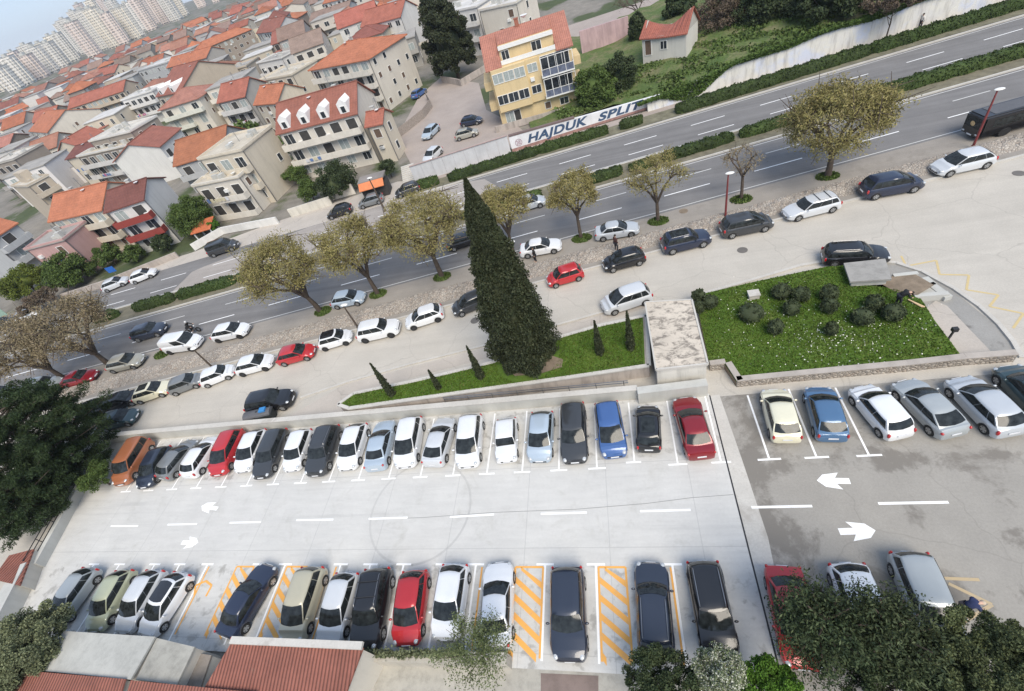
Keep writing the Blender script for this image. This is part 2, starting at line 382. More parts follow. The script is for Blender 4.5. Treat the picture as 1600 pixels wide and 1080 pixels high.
# dashes in the lanes
P = [stroke(at(a, b_), at(c_, d_), .13) for a, b_, c_, d_ in ((173, 822, 216, 822), (262, 820, 308, 819), (359, 817, 408, 816), (463, 813, 521, 812), (576, 811, 637, 809), (703, 808, 772, 804), (845, 803, 917, 801), (1000, 799, 1079, 797))]
marks('lane_dashes', P, .013, M['white'])
P = [stroke(at(1174, 793), at(1269, 791), .14), stroke(at(1372, 787), at(1482, 785), .14)]
def arrow(tip, tail, w):
    a = at(*tail); b_ = at(*tip); d = (b_-a); L = d.length; d.normalize(); n = Vector((-d.y, d.x, 0)); m_ = a+d*L*.42
    h = w*.19
    return [[a-n*h, m_-n*h, m_-n*w*.55-d*.22, b_-d*.35-n*w*.40, b_, b_-d*.35+n*w*.40, m_+n*w*.55-d*.22, m_+n*h, a+n*h]]
P += arrow((1276, 751), (1328, 752), .9)+arrow((1368, 829), (1311, 831), .9)
for p0, p1 in (((1168, 618), (1202, 718)), ((1232, 608), (1276, 715)), ((1305, 606), (1358, 712))):
    a, b_ = at(*p0), at(*p1); P += [stroke(a, b_, .11), stroke(b_-Vector((.62, 0, 0)), b_+Vector((.62, 0, 0)), .12)]
marks('old_car_park_lines', P, .013, M['white'])
P = arrow((315, 791), (340, 795), .8)+arrow((310, 848), (284, 848), .8)
marks('surface_crack', [stroke(at(*a_), at(*b_), .035) for a_, b_ in (((575, 812), (660, 809)), ((660, 809), (770, 801)), ((770, 801), (900, 796)), ((900, 796), (1010, 787)), ((1010, 787), (1080, 778)), ((1080, 778), (1146, 773)))], .011, M['rubbermark'])
marks('car_park_arrows', P, .013, M['white'])
O = []
for a, b_ in (((306, 915), (322, 908)), ((322, 908), (331, 915)), ((331, 915), (322, 932)), ((306, 915), (304, 930))): O.append(stroke(at(*a), at(*b_), .14))
marks('worn_orange_lines', [stroke(at(1476, 904), at(1530, 906), .14), stroke(at(1482, 912), at(1550, 945), .14), stroke(at(1550, 945), at(1500, 975), .14)], .016, paint('worn_orange_paint', (.46, .36, .22), .9))
marks('orange_floor_symbols', O, .0175, M['orange'])
zz = [(1285, 412), (1300, 404), (1408, 400), (1416, 416), (1463, 407), (1468, 429), (1514, 430), (1510, 453), (1560, 461), (1546, 479), (1599, 490), (1583, 513)]
marks('yellow_zigzag', [stroke(at(*a), at(*b_), .14) for a, b_ in zip(zz[2:], zz[3:])], .006, M['yellow'])
# highway dashes
P = []; Wn = []
for s in np.arange(-7.6-8.35*24, 118, 8.35): P.append(stroke(hw(s+3.4, 58.45), hw(s+7.5, 58.45), .13)); P.append(stroke(hw(s+3.2, 55.5), hw(s+7.4, 55.5), .12))
for s in np.arange(5.2-9.2*25, 118, 9.15): P.append(stroke(hw(s, 44.3), hw(s+4.7, 44.3), .13)); Wn.append(stroke(hw(s+2.4, 47.1), hw(s+5.9, 47.1), .12))
marks('lane_dashes', P, .010, M['white']); marks('worn_lane_dashes', Wn, .010, M['whiteworn'])
Wn = [stroke(hw(-240, 41.65), hw(130, 41.65), .1), stroke(hw(-240, 49.35), hw(130, 49.35), .1), stroke(hw(-240, 54.1), hw(130, 54.1), .1), stroke(hw(-15, 61.2), hw(130, 61.2), .1)]
marks('edge_lines', Wn, .009, M['whiteworn'])
# manhole covers
for i, p in enumerate(((1160, 391), (1592, 271), (742, 501), (338, 592), (1068, 330))):
    a = at(*p); mb = MB(); mb.lathe([(.42, 0), (.42, .012), (.36, .016), (.02, .016)], 18); o = mb.build('manhole_cover', M['soil'] if i == 4 else simple('iron_cover', (.14, .13, .12), .7)); o.location = (a.x, a.y, .002)
    tag(o, ['round manhole cover on the street below the grey people carrier', 'round manhole cover on the asphalt at the right edge', 'round manhole cover beside the big cypress', 'oval looking manhole cover on the street left of the dustbins', 'small drain cover in the lay-by pavement'][i], 'manhole cover')
# ---- lot walls
def wallmat(name, col, top=None, stain=.5, sc=1.0):
    m, t, b = nm(name); co = worldco(t); x, y, z = sep(t, co)
    s = noise(t, scaled(t, co, (1.6*sc, 1.6*sc, .22)), 1.0, 8, .7); f = noise(t, co, .5)
    c = mixc(t, mth(t, 'MULTIPLY', ramp(t, s, [(.45, 0), (.68, 1)]), stain), col, [k*.42 for k in col])
    c = mixc(t, 1.0, c, ramp(t, f, [(.3, .86), (.7, 1.08)]), 'MULTIPLY')
    t.links.new(c, b.inputs['Base Color']); b.inputs['Roughness'].default_value = .9; bump(t, b, noise(t, co, 6), .2, .02); return m
M['wall_conc'] = wallmat('parapet_concrete', (.50, .50, .47), None, .18); M['wall_stone'] = wallmat('stained_stone_wall', (.44, .39, .35), None, .65); M['wall_panel'] = wallmat('grey_hoarding', (.56, .57, .59), None, .2)
def wallseg(name, a, b_, h, th, m, z0=0.0, side=1, h2=None, z02=None):
    """wall whose front line runs a-b; thickness away from the camera"""
    a = Vector((a[0], a[1], 0)); b_ = Vector((b_[0], b_[1], 0)); d = b_-a; n = Vector((-d.y, d.x, 0)).normalized()*th*side
    h2 = h if h2 is None else h2; z02 = z0 if z02 is None else z02
    v = [(a.x, a.y, z0), (b_.x, b_.y, z02), (b_.x+n.x, b_.y+n.y, z02), (a.x+n.x, a.y+n.y, z0), (a.x, a.y, z0+h), (b_.x, b_.y, z02+h2), (b_.x+n.x, b_.y+n.y, z02+h2), (a.x+n.x, a.y+n.y, z0+h)]
    f = [(0, 1, 5, 4), (1, 2, 6, 5), (2, 3, 7, 6), (3, 0, 4, 7), (4, 5, 6, 7), (3, 2, 1, 0)]
    if side < 0: f = [tuple(reversed(q)) for q in f]
    return mesh(name, v, f, m)
t_ = thing('parapet_wall', 'long pale concrete parapet behind the upper row of parked cars', 'wall', (0, 0, 0))
o = wallseg('wall', (-48.2, 20.15), (.15, 20.15), 1.0, .35, M['wall_conc']); o.parent = t_
mb = MB(); mb.box(-48.3, .15, 20.1, 20.55, 1.0, 1.06); mb.build('coping', M['side'], t_)
mb = MB()
for y_, z_ in ((20.75, 1.35), (20.75, 1.15)): mb.bar((-14, y_, z_), (-.4, y_, z_), .05)
for x_ in np.arange(-14, 0, 1.9): mb.bar((x_, 20.75, .3), (x_, 20.75, 1.38), .05)
tag(mb.build('railing', M['rail']), 'grey metal railing along the parapet below the cypress wall', 'railing')
t_ = thing('side_parapet', 'pale concrete side wall with black railing on the left end of the car park', 'wall')
pl = [Vector((-48.1, 20.2, 0)), Vector((-46.2, 13.6, 0)), Vector((-44.9, 9.0, 0))]
for i, (a, b_) in enumerate(zip(pl, pl[1:])): wallseg('wall', b_, a, .8, .4, M['wall_conc']).parent = t_
mb = MB()
off = Vector((-.55, 0, 0))
for z_ in (.75, 1.05, 1.35): mb.bar(pl[0]+off+Vector((0, 0, z_)), pl[2]+off+Vector((0, 0, z_)), .05)
for i in range(8): 
    q = pl[0].lerp(pl[2], i/7)+off; mb.bar(q, q+Vector((0, 0, 1.4)), .05)
mb.build('railing', M['trim'], t_)
t_ = wallseg('corner_wall', (-42.5, 1.5), (-45.1, 8.9), 1.3, 1.0, M['wall_conc'], side=1)
tag(t_, 'broad grey concrete wall at the lower left corner of the car park', 'wall')
# lift house wall by the black small car
o = wallseg('low_wall', (.15, 19.7), (4.6, 19.9), 1.15, .6, M['wall_conc']); tag(o, 'grey concrete wall stepping forward under the flat concrete lift house', 'wall')
# small raised strip island left with stained stone wall
ISZ = 1.25
t_ = thing('planter_strip', 'long raised grass strip with stained stone wall around the big cypress', 'planter')
tip = at(528, 632, ISZ)
low = [at(*q, ISZ) for q in ((545, 638), (600, 630), (700, 616), (800, 602), (900, 588), (1014, 571))]
up = [at(*q, ISZ) for q in ((1010, 493), (940, 508), (880, 525), (770, 566), (700, 583), (640, 597), (600, 605), (552, 615))]
ring_ = [tip]+low+up
mb = MB(); mb.prism([(p.x, p.y) for p in ring_], -.02, ISZ-.06); mb.build('wall', M['wall_stone'], t_)
cen = sum((p for p in ring_), Vector())/len(ring_)
mb = MB()
for a, b_ in zip(ring_, ring_[1:]+ring_[:1]): mb.prism(stroke(a, b_, .28), ISZ-.058, ISZ+.05)
mb.build('coping', M['side'], t_)
inn = [p.lerp(Vector((p.x*.0+cen.x, cen.y, p.z)), .02) for p in ring_]
mb = MB(); mb.prism([(p.x, p.y) for p in inn], ISZ-.055, ISZ-.01); mb.build('grass', M['grass'], t_)
sheet('cypress_soil', [at(*q, ISZ+.0) for q in ((784, 572), (795, 560), (850, 552), (880, 562), (878, 574), (845, 584), (805, 588))], ISZ+.03, M['soil'])
sheet('strip_walkway', [at(*q) for q in ((560, 652), (1020, 611), (1020, 617), (560, 660))], .012, M['soil'])
sheet('strip_footpath', [at(*q) for q in ((452, 650), (540, 600), (760, 543), (1010, 470), (1012, 480), (760, 560), (600, 602), (540, 640), (520, 655))], .010, M['forecourt'])
kerb('street_kerb', [at(*q) for q in ((470, 622), (545, 597), (640, 570), (760, 540), (930, 492), (1008, 470))], .2, .12)
# flat concrete lift house
LZ = 2.2
q = [at(1008, 472, LZ), at(1081, 468, LZ), at(1106, 568, LZ), at(1025, 577, LZ)]
m, t, b = nm('lichen_concrete_roof'); co = worldco(t)
s = noise(t, scaled(t, co, (.9, 1.8, 1)), 1.0, 8, .75, .8); s2 = noise(t, co, 3.0, 6, .7)
c = mixc(t, ramp(t, mth(t, 'ADD', s, mth(t, 'MULTIPLY', s2, .4)), [(.68, 0), (.80, .85)]), (.56, .50, .42), (.16, .14, .12))
c = mixc(t, 1.0, c, ramp(t, noise(t, co, .4), [(.3, .85), (.7, 1.1)]), 'MULTIPLY')
t.links.new(c, b.inputs['Base Color']); b.inputs['Roughness'].default_value = .9; M['lichen'] = m
t_ = thing('lift_house', 'flat roofed concrete lift house with black lichen stains between lawn and cypress strip', 'concrete hut')
def shrink(poly, k):
    c_ = sum(poly, Vector())/len(poly); return [p.lerp(c_, k) for p in poly]
mb = MB(); mb.prism([(p.x, p.y) for p in shrink(q, .03)], 0, LZ-.16); mb.build('wall', wallmat('hut_wall', (.62, .60, .55), None, .45, 1.2), t_)
mb = MB(); mb.prism([(p.x, p.y) for p in q], LZ-.159, LZ-.03); mb.build('roof', M['lichen'], t_)
mb = MB()
for a, b_ in zip(q, q[1:]+q[:1]): mb.prism(stroke(a, b_, .12), LZ-.155, LZ+.02)
mb.build('edge', M['side'], t_)
# lawn on the right
GZ1 = .55
ga = [at(*p, GZ1) for p in ((1086, 462), (1180, 440), (1290, 417), (1318, 415), (1332, 442), (1400, 452), (1440, 468), (1460, 500), (1505, 560), (1420, 569), (1300, 581), (1150, 596), (1130, 566), (1108, 566))]
m_ = sheet('lawn', ga, GZ1, M['grass']); 
mb = MB()
gb = [at(*p, GZ1) for p in ((1110, 572), (1134, 569), (1152, 597), (1300, 583), (1420, 572), (1510, 562), (1590, 556))]
t_ = thing('lawn_wall', 'low grey stone wall with pale coping below the lawn with round bushes', 'wall')
for a, b_ in zip(gb, gb[1:]): wallseg('wall', a, b_, GZ1+.08, .35, M['rubble'], 0, 1).parent = t_
mb = MB()
for a, b_ in zip(gb, gb[1:]):
    n = Vector((-(b_-a).y, (b_-a).x, 0)).normalized()*.19; mb.prism([a-n*.2, b_-n*.2, b_+n*1.95, a+n*1.95], GZ1+.085, GZ1+.15)
mb.build('coping', wallmat('pale_coping', (.42, .38, .34), None, .3), t_)
mb = MB(); mb.prism([(p.x, p.y) for p in shrink(ga, .004)], -.02, GZ1-.004); o = mb.build('lawn_bank', M['soil']); o['kind'] = 'structure'
sheet('corner_path', [at(*p) for p in ((1392, 412), (1440, 425), (1490, 455), (1545, 500), (1585, 540), (1592, 556), (1510, 568), (1500, 560), (1430, 470), (1330, 450), (1320, 414), (1345, 408))], .014, M['path'])
sheet('corner_pavement', [at(*p, .03) for p in ((1462, 470), (1480, 478), (1552, 553), (1500, 560), (1443, 484))], .03, M['forecourt'])
kerb('corner_kerb', [at(*q) for q in ((1090, 462), (1180, 437), (1250, 416), (1290, 409), (1340, 406), (1400, 412), (1440, 425), (1490, 452), (1530, 480), (1560, 508), (1582, 535), (1596, 560))], .26, .13)
# shelter slab and dug-up corner
t_ = thing('concrete_shelter', 'low grey concrete slab shelter behind the black estate at the lawn corner', 'shelter')
q = [at(*p, 1.1) for p in ((1318, 412), (1383, 405), (1393, 437), (1328, 441))]
mb = MB(); mb.prism([(p.x, p.y) for p in q], 1.0, 1.15); mb.build('roof', wallmat('grey_slab', (.33, .32, .30), None, .4), t_)
mb = MB(); mb.prism([(p.x, p.y) for p in shrink(q, .15)], 0, .998); mb.build('wall', M['wall_conc'], t_)
mb = MB()
for p0, p1, w_, h_ in (((1392, 440), (1430, 436), .3, .6), ((1438, 440), (1452, 452), .8, .35), ((1450, 448), (1480, 470), .5, .35), ((1425, 470), (1478, 466), .35, .5), ((1455, 455), (1432, 466), .7, .3)):
    a, b_ = at(*p0), at(*p1); mb.prism(stroke(a, b_, w_), 0, h_)
tag(mb.build('broken_wall', M['wall_conc']), 'broken pieces of low concrete wall at the dug-up corner of the lawn', 'broken wall')
sheet('dug_soil', [at(*p, .02) for p in ((1392, 440), (1425, 437), (1455, 455), (1430, 470), (1395, 465), (1372, 452))], GZ1+.01, M['soil'])
mb = MB()
for i in range(3): a = at(1418+i*3, 470+i*1.5, GZ1); b_ = at(1440+i*2, 482, .5); mb.bar(a+Vector((0, 0, .12)), b_+Vector((0, 0, .12)), .09, .05)
tag(mb.build('wooden_planks', simple('pale_wood', (.55, .40, .24), .8)), 'short pale wooden planks beside the dug-up corner', 'planks')
t_ = at(1478, 535, .05); mb = MB(); mb.bar((0, 0, 0), (.1, 0, 1.1), .09); mb.box(-.05, .25, -.12, .12, 1.0, 1.25)
o = mb.build('bollard', M['trim']); o.location = t_; tag(o, 'short dark leaning post at the right edge of the lawn', 'post')
# ================================================================== CARS
CT = {  # L, W, H, wheel radius, hood z front, hood z cowl, belt rear, x of windshield base / roof front / roof rear / rear glass base (from the centre, forward +), tail z, roof taper, side windows
 'city':   dict(L=3.65, W=1.62, H=1.47, r=.29, zf=.72, zc=.93, zr=.95, x=(.98, .38, -1.28, -1.66), zt=.88, tap=.80, n=2),
 'hatch':  dict(L=4.05, W=1.76, H=1.48, r=.31, zf=.70, zc=.93, zr=.98, x=(1.06, .24, -1.28, -1.88), zt=.90, tap=.77, n=3),
 'sedan':  dict(L=4.55, W=1.77, H=1.43, r=.32, zf=.70, zc=.92, zr=.97, x=(1.0, .14, -1.0, -1.74), zt=.98, tap=.75, n=2),
 'coupe':  dict(L=4.25, W=1.76, H=1.37, r=.32, zf=.66, zc=.88, zr=1.0, x=(1.05, .25, -.95, -1.90), zt=.95, tap=.73, n=2),
 'wagon':  dict(L=4.6, W=1.77, H=1.47, r=.32, zf=.70, zc=.93, zr=.98, x=(1.02, .32, -1.82, -2.16), zt=.92, tap=.78, n=3, rails=1),
 'mpv':    dict(L=4.35, W=1.80, H=1.64, r=.32, zf=.78, zc=1.04, zr=1.05, x=(1.32, .34, -1.6, -2.04), zt=1.0, tap=.78, n=3),
 'suv':    dict(L=4.5, W=1.86, H=1.66, r=.36, zf=.88, zc=1.07, zr=1.10, x=(.98, .36, -1.72, -2.08), zt=1.05, tap=.78, n=3, rails=1),
 'van':    dict(L=4.35, W=1.80, H=1.82, r=.32, zf=.84, zc=1.10, zr=1.12, x=(1.30, .62, -1.92, -2.10), zt=1.05, tap=.88, n=3),
 'boxy':   dict(L=3.6, W=1.56, H=1.40, r=.28, zf=.74, zc=.86, zr=.88, x=(.72, .32, -1.22, -1.58), zt=.84, tap=.84, n=2),
}
def lerp(a, b, t): return a+(b-a)*t
def prof(pts, x):
    for (x0, z0), (x1, z1) in zip(pts, pts[1:]):
        if x <= x1:
            t = (x-x0)/(x1-x0); return z0+(z1-z0)*t
    return pts[-1][1]
def car_meshes(k):
    p = CT[k]; L, W, H, r = p['L'], p['W'], p['H'], p['r']*1.06; xw, xrf, xrr, xrb = p['x']; boxy = k == 'boxy'
    xf = L/2-.80*(L/4.2); xr = -L/2+.74*(L/4.2); ra = r+.055; D = {}
    top = [(-L/2, p['zt']-.36), (-L/2+.07, p['zt']-.07), (-L/2+.2, p['zt']), (xrb, p['zr']), (xw, p['zc']), (xw+.3, p['zc']-.03), (L/2-.42, p['zf']+.06), (L/2-.12, p['zf']-.05), (L/2, p['zf']-.24)]
    xs = set([-L/2, -L/2+.04, -L/2+.12, -L/2+.25, xrb, 0, (xr+xf)/2, xw, xw+.3, L/2-.42, L/2-.25, L/2-.12, L/2-.04, L/2])
    for c in (xr, xf):
        for i in range(-4, 5): xs.add(round(c+ra*math.sin(i*math.pi/8), 4))
    xs = sorted(xs); v = []; 
    cr = .45 if boxy else 1.0
    for x in xs:
        e = max(0, x-(L/2-.75))/.75; g = max(0, (-L/2+.6)-x)/.6
        w = W/2*(1-.27*cr*e**2.6-.18*cr*g**2.6)
        z1 = prof(top, x); zb = .20+.10*max(e, g)**3
        za = zb+.06
        for c in (xr, xf):
            dx = abs(x-c)
            if dx < ra: za = max(za, math.sqrt(ra*ra-dx*dx)+.30)
        za = min(za, z1-.12); zm = lerp(za, z1, .5)
        half = [(w*.70, zb), (w*.975, za), (w*1.0, zm), (w*.965, z1-.10), (w*.905, z1-.02), (w*.5, z1+.028), (0, z1+.04)]
        if x in (xs[0], xs[-1]): half = [(a*.93, b) for a, b in half]
        ring = half+[(-a, b) for a, b in reversed(half[:-1])]
        v += [(x, a, b) for a, b in ring]
    n = 13; f = []
    for i in range(len(xs)-1):
        for j in range(n-1): f.append((i*n+j, i*n+j+1, (i+1)*n+j+1, (i+1)*n+j))
        f.append((i*n+n-1, i*n, (i+1)*n, (i+1)*n+n-1))
    f.append(tuple(range(n))); f.append(tuple((len(xs)-1)*n+j for j in range(n-1, -1, -1)))
    f = [tuple(reversed(q)) for q in f]
    # cabin
    def ring(xa, xb, hw_, z, ca, cb, bulge=.0):
        R = []
        for yy in (1, .55, 0, -.55): R.append((xa-ca*yy*yy+ca*.35, yy*hw_, z))
        for i in range(4): t = i/4; R.append((lerp(xa-ca*.65, xb+cb*.65, t), -hw_-bulge*math.sin(math.pi*t), z))
        for yy in (-1, -.55, 0, .55): R.append((xb+cb*yy*yy-cb*.35, yy*hw_, z))
        for i in range(4): t = i/4; R.append((lerp(xb+cb*.65, xa-ca*.65, t), hw_+bulge*math.sin(math.pi*t), z))
        return R
    cv = .05 if boxy else .22
    zbelt = min(p['zc'], p['zr'])-.05
    B = ring(xw+(.0 if boxy else .10), xrb, W/2*.865, zbelt, cv, cv*.8, .02)
    for i in range(16):
        t = (xw-B[i][0])/(xw-xrb); B[i] = (B[i][0], B[i][1], lerp(p['zc'], p['zr'], max(0, min(1, t)))-.03)
    T = ring(xrf, xrr, W/2*p['tap']*.93, H-.055, cv*.55, cv*.5, .03)
    T2 = ring(xrf-.10, xrr+.10, W/2*p['tap']*.84, H-.012, cv*.5, cv*.5, .02)
    CX = (xw+xrb)/2
    def cab(i, s):
        b_, t_ = Vector(B[i]), Vector(T[i]); q = b_.lerp(t_, s); k_ = 4*s*(1-s)*.045
        side = 4 <= i % 16 < 8 or i % 16 > 12 or i % 16 == 12 or i % 16 == 0 and False
        q.x += (k_*1.25 if i in (0, 1, 2, 3, 4) else 0) if q.x > CX else (-k_ if i in (8, 9, 10, 11, 12) else 0)
        if i in (0, 4, 5, 6, 7, 8, 12, 13, 14, 15): q.y += k_*(1 if q.y > 0 else -1)
        q.z += k_*.6*(1 if i in (0, 1, 2, 3, 4) else .3); return q
    o = len(v); v += B+[tuple(cab(i, .33)) for i in range(16)]+[tuple(cab(i, .68)) for i in range(16)]+T+T2
    v.append(((xrf+xrr)/2, 0, H+.012)); ci = len(v)-1
    inner = [(lerp(q[0], (xrf+xrr)/2, .35), q[1]*.55, H+.008) for q in T2]; oi = len(v); v += inner
    for i in range(16):
        j = (i+1) % 16
        f += [(o+16*q+j, o+16*q+i, o+16*q+16+i, o+16*q+16+j) for q in range(4)]+[(o+64+j, o+64+i, oi+i, oi+j), (oi+j, oi+i, ci)]
    me = bpy.data.meshes.new('body_'+k); me.from_pydata(v, [], f); me.update(); me.materials.append(M['paint'])
    bm = bmesh.new(); bm.from_mesh(me); bmesh.ops.recalc_face_normals(bm, faces=bm.faces); bm.to_mesh(me); bm.free()
    me.shade_smooth(); me.set_sharp_from_angle(angle=math.radians(32)); D['body'] = me
    cc = Vector(((xw+xrb)/2, 0, .9))
    def patch(a0, a1, s0, s1, off=.012, segs=None):
        """strip of the cabin wall from ring parameter a0 to a1, height s0..s1"""
        st = [a0]+[i for i in range(int(math.floor(a0))+1, int(math.ceil(a1)))]+[a1]
        pv = []; NS = 4
        for a in st:
            i = int(math.floor(a)) % 16; j = (i+1) % 16; t = a-math.floor(a)
            b = Vector(B[i]).lerp(Vector(B[j]), t); c = Vector(T[i]).lerp(Vector(T[j]), t)
            ss = [lerp(s0, s1, q/(NS-1)) for q in range(NS)]
            e = (Vector(B[j])-Vector(B[i])).cross(Vector(T[i])-Vector(B[i])).normalized()
            if e.dot((b+c)/2-cc) < 0: e = -e
            pv += [cab(i, s).lerp(cab(j, s), t)+e*off for s in ss]
        return pv, [(NS*i+q, NS*i+q+1, NS*i+NS+q+1, NS*i+NS+q) for i in range(len(st)-1) for q in range(NS-1)]
    def pm(name, parts, mat, sm=True):
        q = MB()
        for a in parts: q.add(*a)
        me = bpy.data.meshes.new(name+'_'+k); me.from_pydata(q.v, [], q.f); me.update(); me.materials.append(mat)
        bm = bmesh.new(); bm.from_mesh(me); bmesh.ops.recalc_face_normals(bm, faces=bm.faces)
        # thickness inward
        bm.to_mesh(me); bm.free()
        if sm: me.shade_smooth()
        return me
    D['windshield'] = pm('windshield', [patch(.10, 3.90, .0, .93, .018)], M['glass'])
    D['rear_window'] = pm('rear_window', [patch(8.18, 11.82, .22 if k not in ('van', 'boxy') else .3, .92)], M['glass'])
    cuts = {3: [(.10, 1.62), (1.66, 3.02), (3.08, 3.84)], 2: [(.10, 2.02), (2.08, 3.76)]}[p['n']]
    D['side'] = [pm('side_window', [patch(4+a, 4+b, .08, .90, .016)], M['glass']) for a, b in cuts]+[pm('side_window', [patch(16-b, 16-a-.001, .08, .90, .016)], M['glass']) for a, b in cuts]
    def el(name, c, rr, mat):
        q = MB(); q.ell(c, rr, 8, 5); me = bpy.data.meshes.new(name+'_'+k); me.from_pydata(q.v, [], q.f); me.materials.append(mat); me.shade_smooth(); return me
    we = W/2*(1-.2*cr*.45)
    D['head'] = [el('headlight', (L/2-.24, s*we*.76, p['zf']-.085), (.24, .15, .085), M['lamp']) for s in (1, -1)]
    hz = .22 if k in ('suv', 'mpv', 'van', 'city', 'hatch', 'wagon') else .11
    D['tail'] = [el('taillight', (-L/2+.115, s*W/2*.84, p['zt']-.07-hz*.35), (.10, .085, hz*.85), M['tail']) for s in (1, -1)]
    D['mirror'] = [el('mirror', (xw-.30, s*(W/2+.075), p['zc']+.06), (.07, .11, .07), M['paint']) for s in (1, -1)]
    q = MB(); q.box(L/2-.06, L/2+.012, -W*.27, W*.27, p['zf']-.34, p['zf']-.22)
    me = bpy.data.meshes.new('grille_'+k); me.from_pydata(q.v, [], q.f); me.materials.append(M['trim']); D['grille'] = me
    for nme, xx in (('front', L/2+.018), ('rear', -L/2-.006)):
        q = MB(); zz = .44 if nme == 'front' else .60; q.box(xx-.02, xx+.006, -.26, .26, zz, zz+.11)
        me = bpy.data.meshes.new('plate_'+k); me.from_pydata(q.v, [], q.f); me.materials.append(M['plate']); D['plate_'+nme] = me
    # wheel
    q = MB(); wv = []; n = 18; wd = .105
    pr = [(r*.62, -wd), (r*.93, -wd), (r, -wd*.7), (r, wd*.7), (r*.93, wd), (r*.62, wd)]
    for rr, yy in pr:
        for a in range(n): wv.append((rr*math.cos(a*2*math.pi/n), yy, rr*math.sin(a*2*math.pi/n)))
    wf = [(i*n+(a+1) % n, i*n+a, (i+1)*n+a, (i+1)*n+(a+1) % n) for i in range(5) for a in range(n)]
    wv += [(0, -wd*.55, 0), (0, wd*.55, 0)]
    wf += [(6*n, a, (a+1) % n) for a in range(n)]+[(6*n+1, 5*n+(a+1) % n, 5*n+a) for a in range(n)]
    me = bpy.data.meshes.new('tyre_'+k); me.from_pydata(wv, [], wf); me.materials.append(M['tyre']); me.shade_smooth(); me.set_sharp_from_angle(angle=math.radians(40)); D['tyre'] = me
    q = MB()
    for s in (-1, 1):
        y0 = s*wd*.80; y1 = s*wd*.98
        for i in range(5):
            a = i*2*math.pi/5+.3; c, d = math.cos(a), math.sin(a); wd2 = r*.13
            pts = [(-d*wd2+c*r*.1, c*wd2+d*r*.1), (d*wd2+c*r*.1, -c*wd2+d*r*.1), (d*wd2*1.5+c*r*.60, -c*wd2*1.5+d*r*.60), (-d*wd2*1.5+c*r*.60, c*wd2*1.5+d*r*.60)]
            q.add([(a_, y1, b_) for a_, b_ in pts]+[(a_, y0, b_) for a_, b_ in pts], [(0, 1, 2, 3), (7, 6, 5, 4), (0, 4, 5, 1), (1, 5, 6, 2), (2, 6, 7, 3), (3, 7, 4, 0)])
        ring_ = [(rr*math.cos(a*2*math.pi/n), y1+.002*s, rr*math.sin(a*2*math.pi/n)) for rr in (r*.56, r*.66) for a in range(n)]
        q.add(ring_, [(a, (a+1) % n, n+(a+1) % n, n+a) for a in range(n)])
        q.add([(0, y1+.004*s, 0)]+[(r*.16*math.cos(a), y1+.004*s, r*.16*math.sin(a)) for a in [i*math.pi/4 for i in range(8)]], [(0, i+1, (i+1) % 8+1) for i in range(8)])
    for nme, mt in (('rim', M['rim']), ('rimd', M['rim_dark'])):
        me = bpy.data.meshes.new(nme+'_'+k); me.from_pydata(q.v, [], q.f); me.materials.append(mt); D[nme] = me
    D['wpos'] = [(x, s*(W/2-.115), r) for x in (xf, xr) for s in (1, -1)]
    if p.get('rails'):
        D['rails'] = []
        for s in (1, -1):
            q = MB(); yy = s*W/2*p['tap']*.86
            q.tube([(xrf-.15, yy, H-.03), (xrf-.25, yy, H+.035), (xrr+.25, yy, H+.035), (xrr+.15, yy, H-.03)], [.02]*4, 5)
            me = bpy.data.meshes.new('rail_'+k); me.from_pydata(q.v, [], q.f); me.materials.append(M['rail']); D['rails'].append(me)
    q = MB(); q.box(xrr+.28, xrf-.16, -W*.27, W*.27, H+.002, H+.017)
    me = bpy.data.meshes.new('sunroof_'+k); me.from_pydata(q.v, [], q.f); me.materials.append(M['glass']); D['sun'] = me
    # black-roof: full cap a few mm above the painted one
    cap = [(a[0], a[1], a[2]+.006) for a in T2]+[(a[0], a[1], a[2]+.007) for a in inner]+[((xrf+xrr)/2, 0, H+.02)]
    cf = [((i+1) % 16, i, 16+i, 16+(i+1) % 16) for i in range(16)]+[(16+(i+1) % 16, 16+i, 32) for i in range(16)]
    me = bpy.data.meshes.new('roofcap_'+k); me.from_pydata(cap, [], cf); me.materials.append(M['roofblack'])
    bm = bmesh.new(); bm.from_mesh(me); bmesh.ops.recalc_face_normals(bm, faces=bm.faces); bm.to_mesh(me); bm.free()
    me.shade_smooth(); D['cap'] = me
    # roof rack crossbars
    q = MB()
    for xx in (lerp(xrf, xrr, .3), lerp(xrf, xrr, .72)): q.bar((xx, -W*.36, H+.05), (xx, W*.36, H+.05), .05, .03)
    me = bpy.data.meshes.new('bars_'+k); me.from_pydata(q.v, [], q.f); me.materials.append(M['trim']); D['bars'] = me
    return D
CM = {k: car_meshes(k) for k in CT}
def part(name, me, parent, col=None, loc=None):
    o = bpy.data.objects.new(name, me); link(o, parent)
    if col: o.color = (*col, 1)
    if loc: o.location = loc
    return o
CC = dict(white=(.80, .81, .82), cream=(.78, .74, .56), silver=(.50, .53, .56), lsilver=(.62, .64, .66), grey=(.20, .21, .215), dgrey=(.045, .048, .052), black=(.012, .012, .014),
          navy=(.018, .026, .055), slate=(.026, .034, .055), blue=(.055, .125, .32), lblue=(.075, .16, .29), red=(.43, .02, .025), dred=(.23, .008, .014), orange=(.38, .14, .065),
          beige=(.47, .44, .33), green=(.44, .46, .32), teal=(.03, .06, .07), champ=(.36, .35, .30), gsilver=(.38, .41, .42), bsilver=(.42, .50, .58), redb=(.50, .03, .035))
FAR_CARS = []
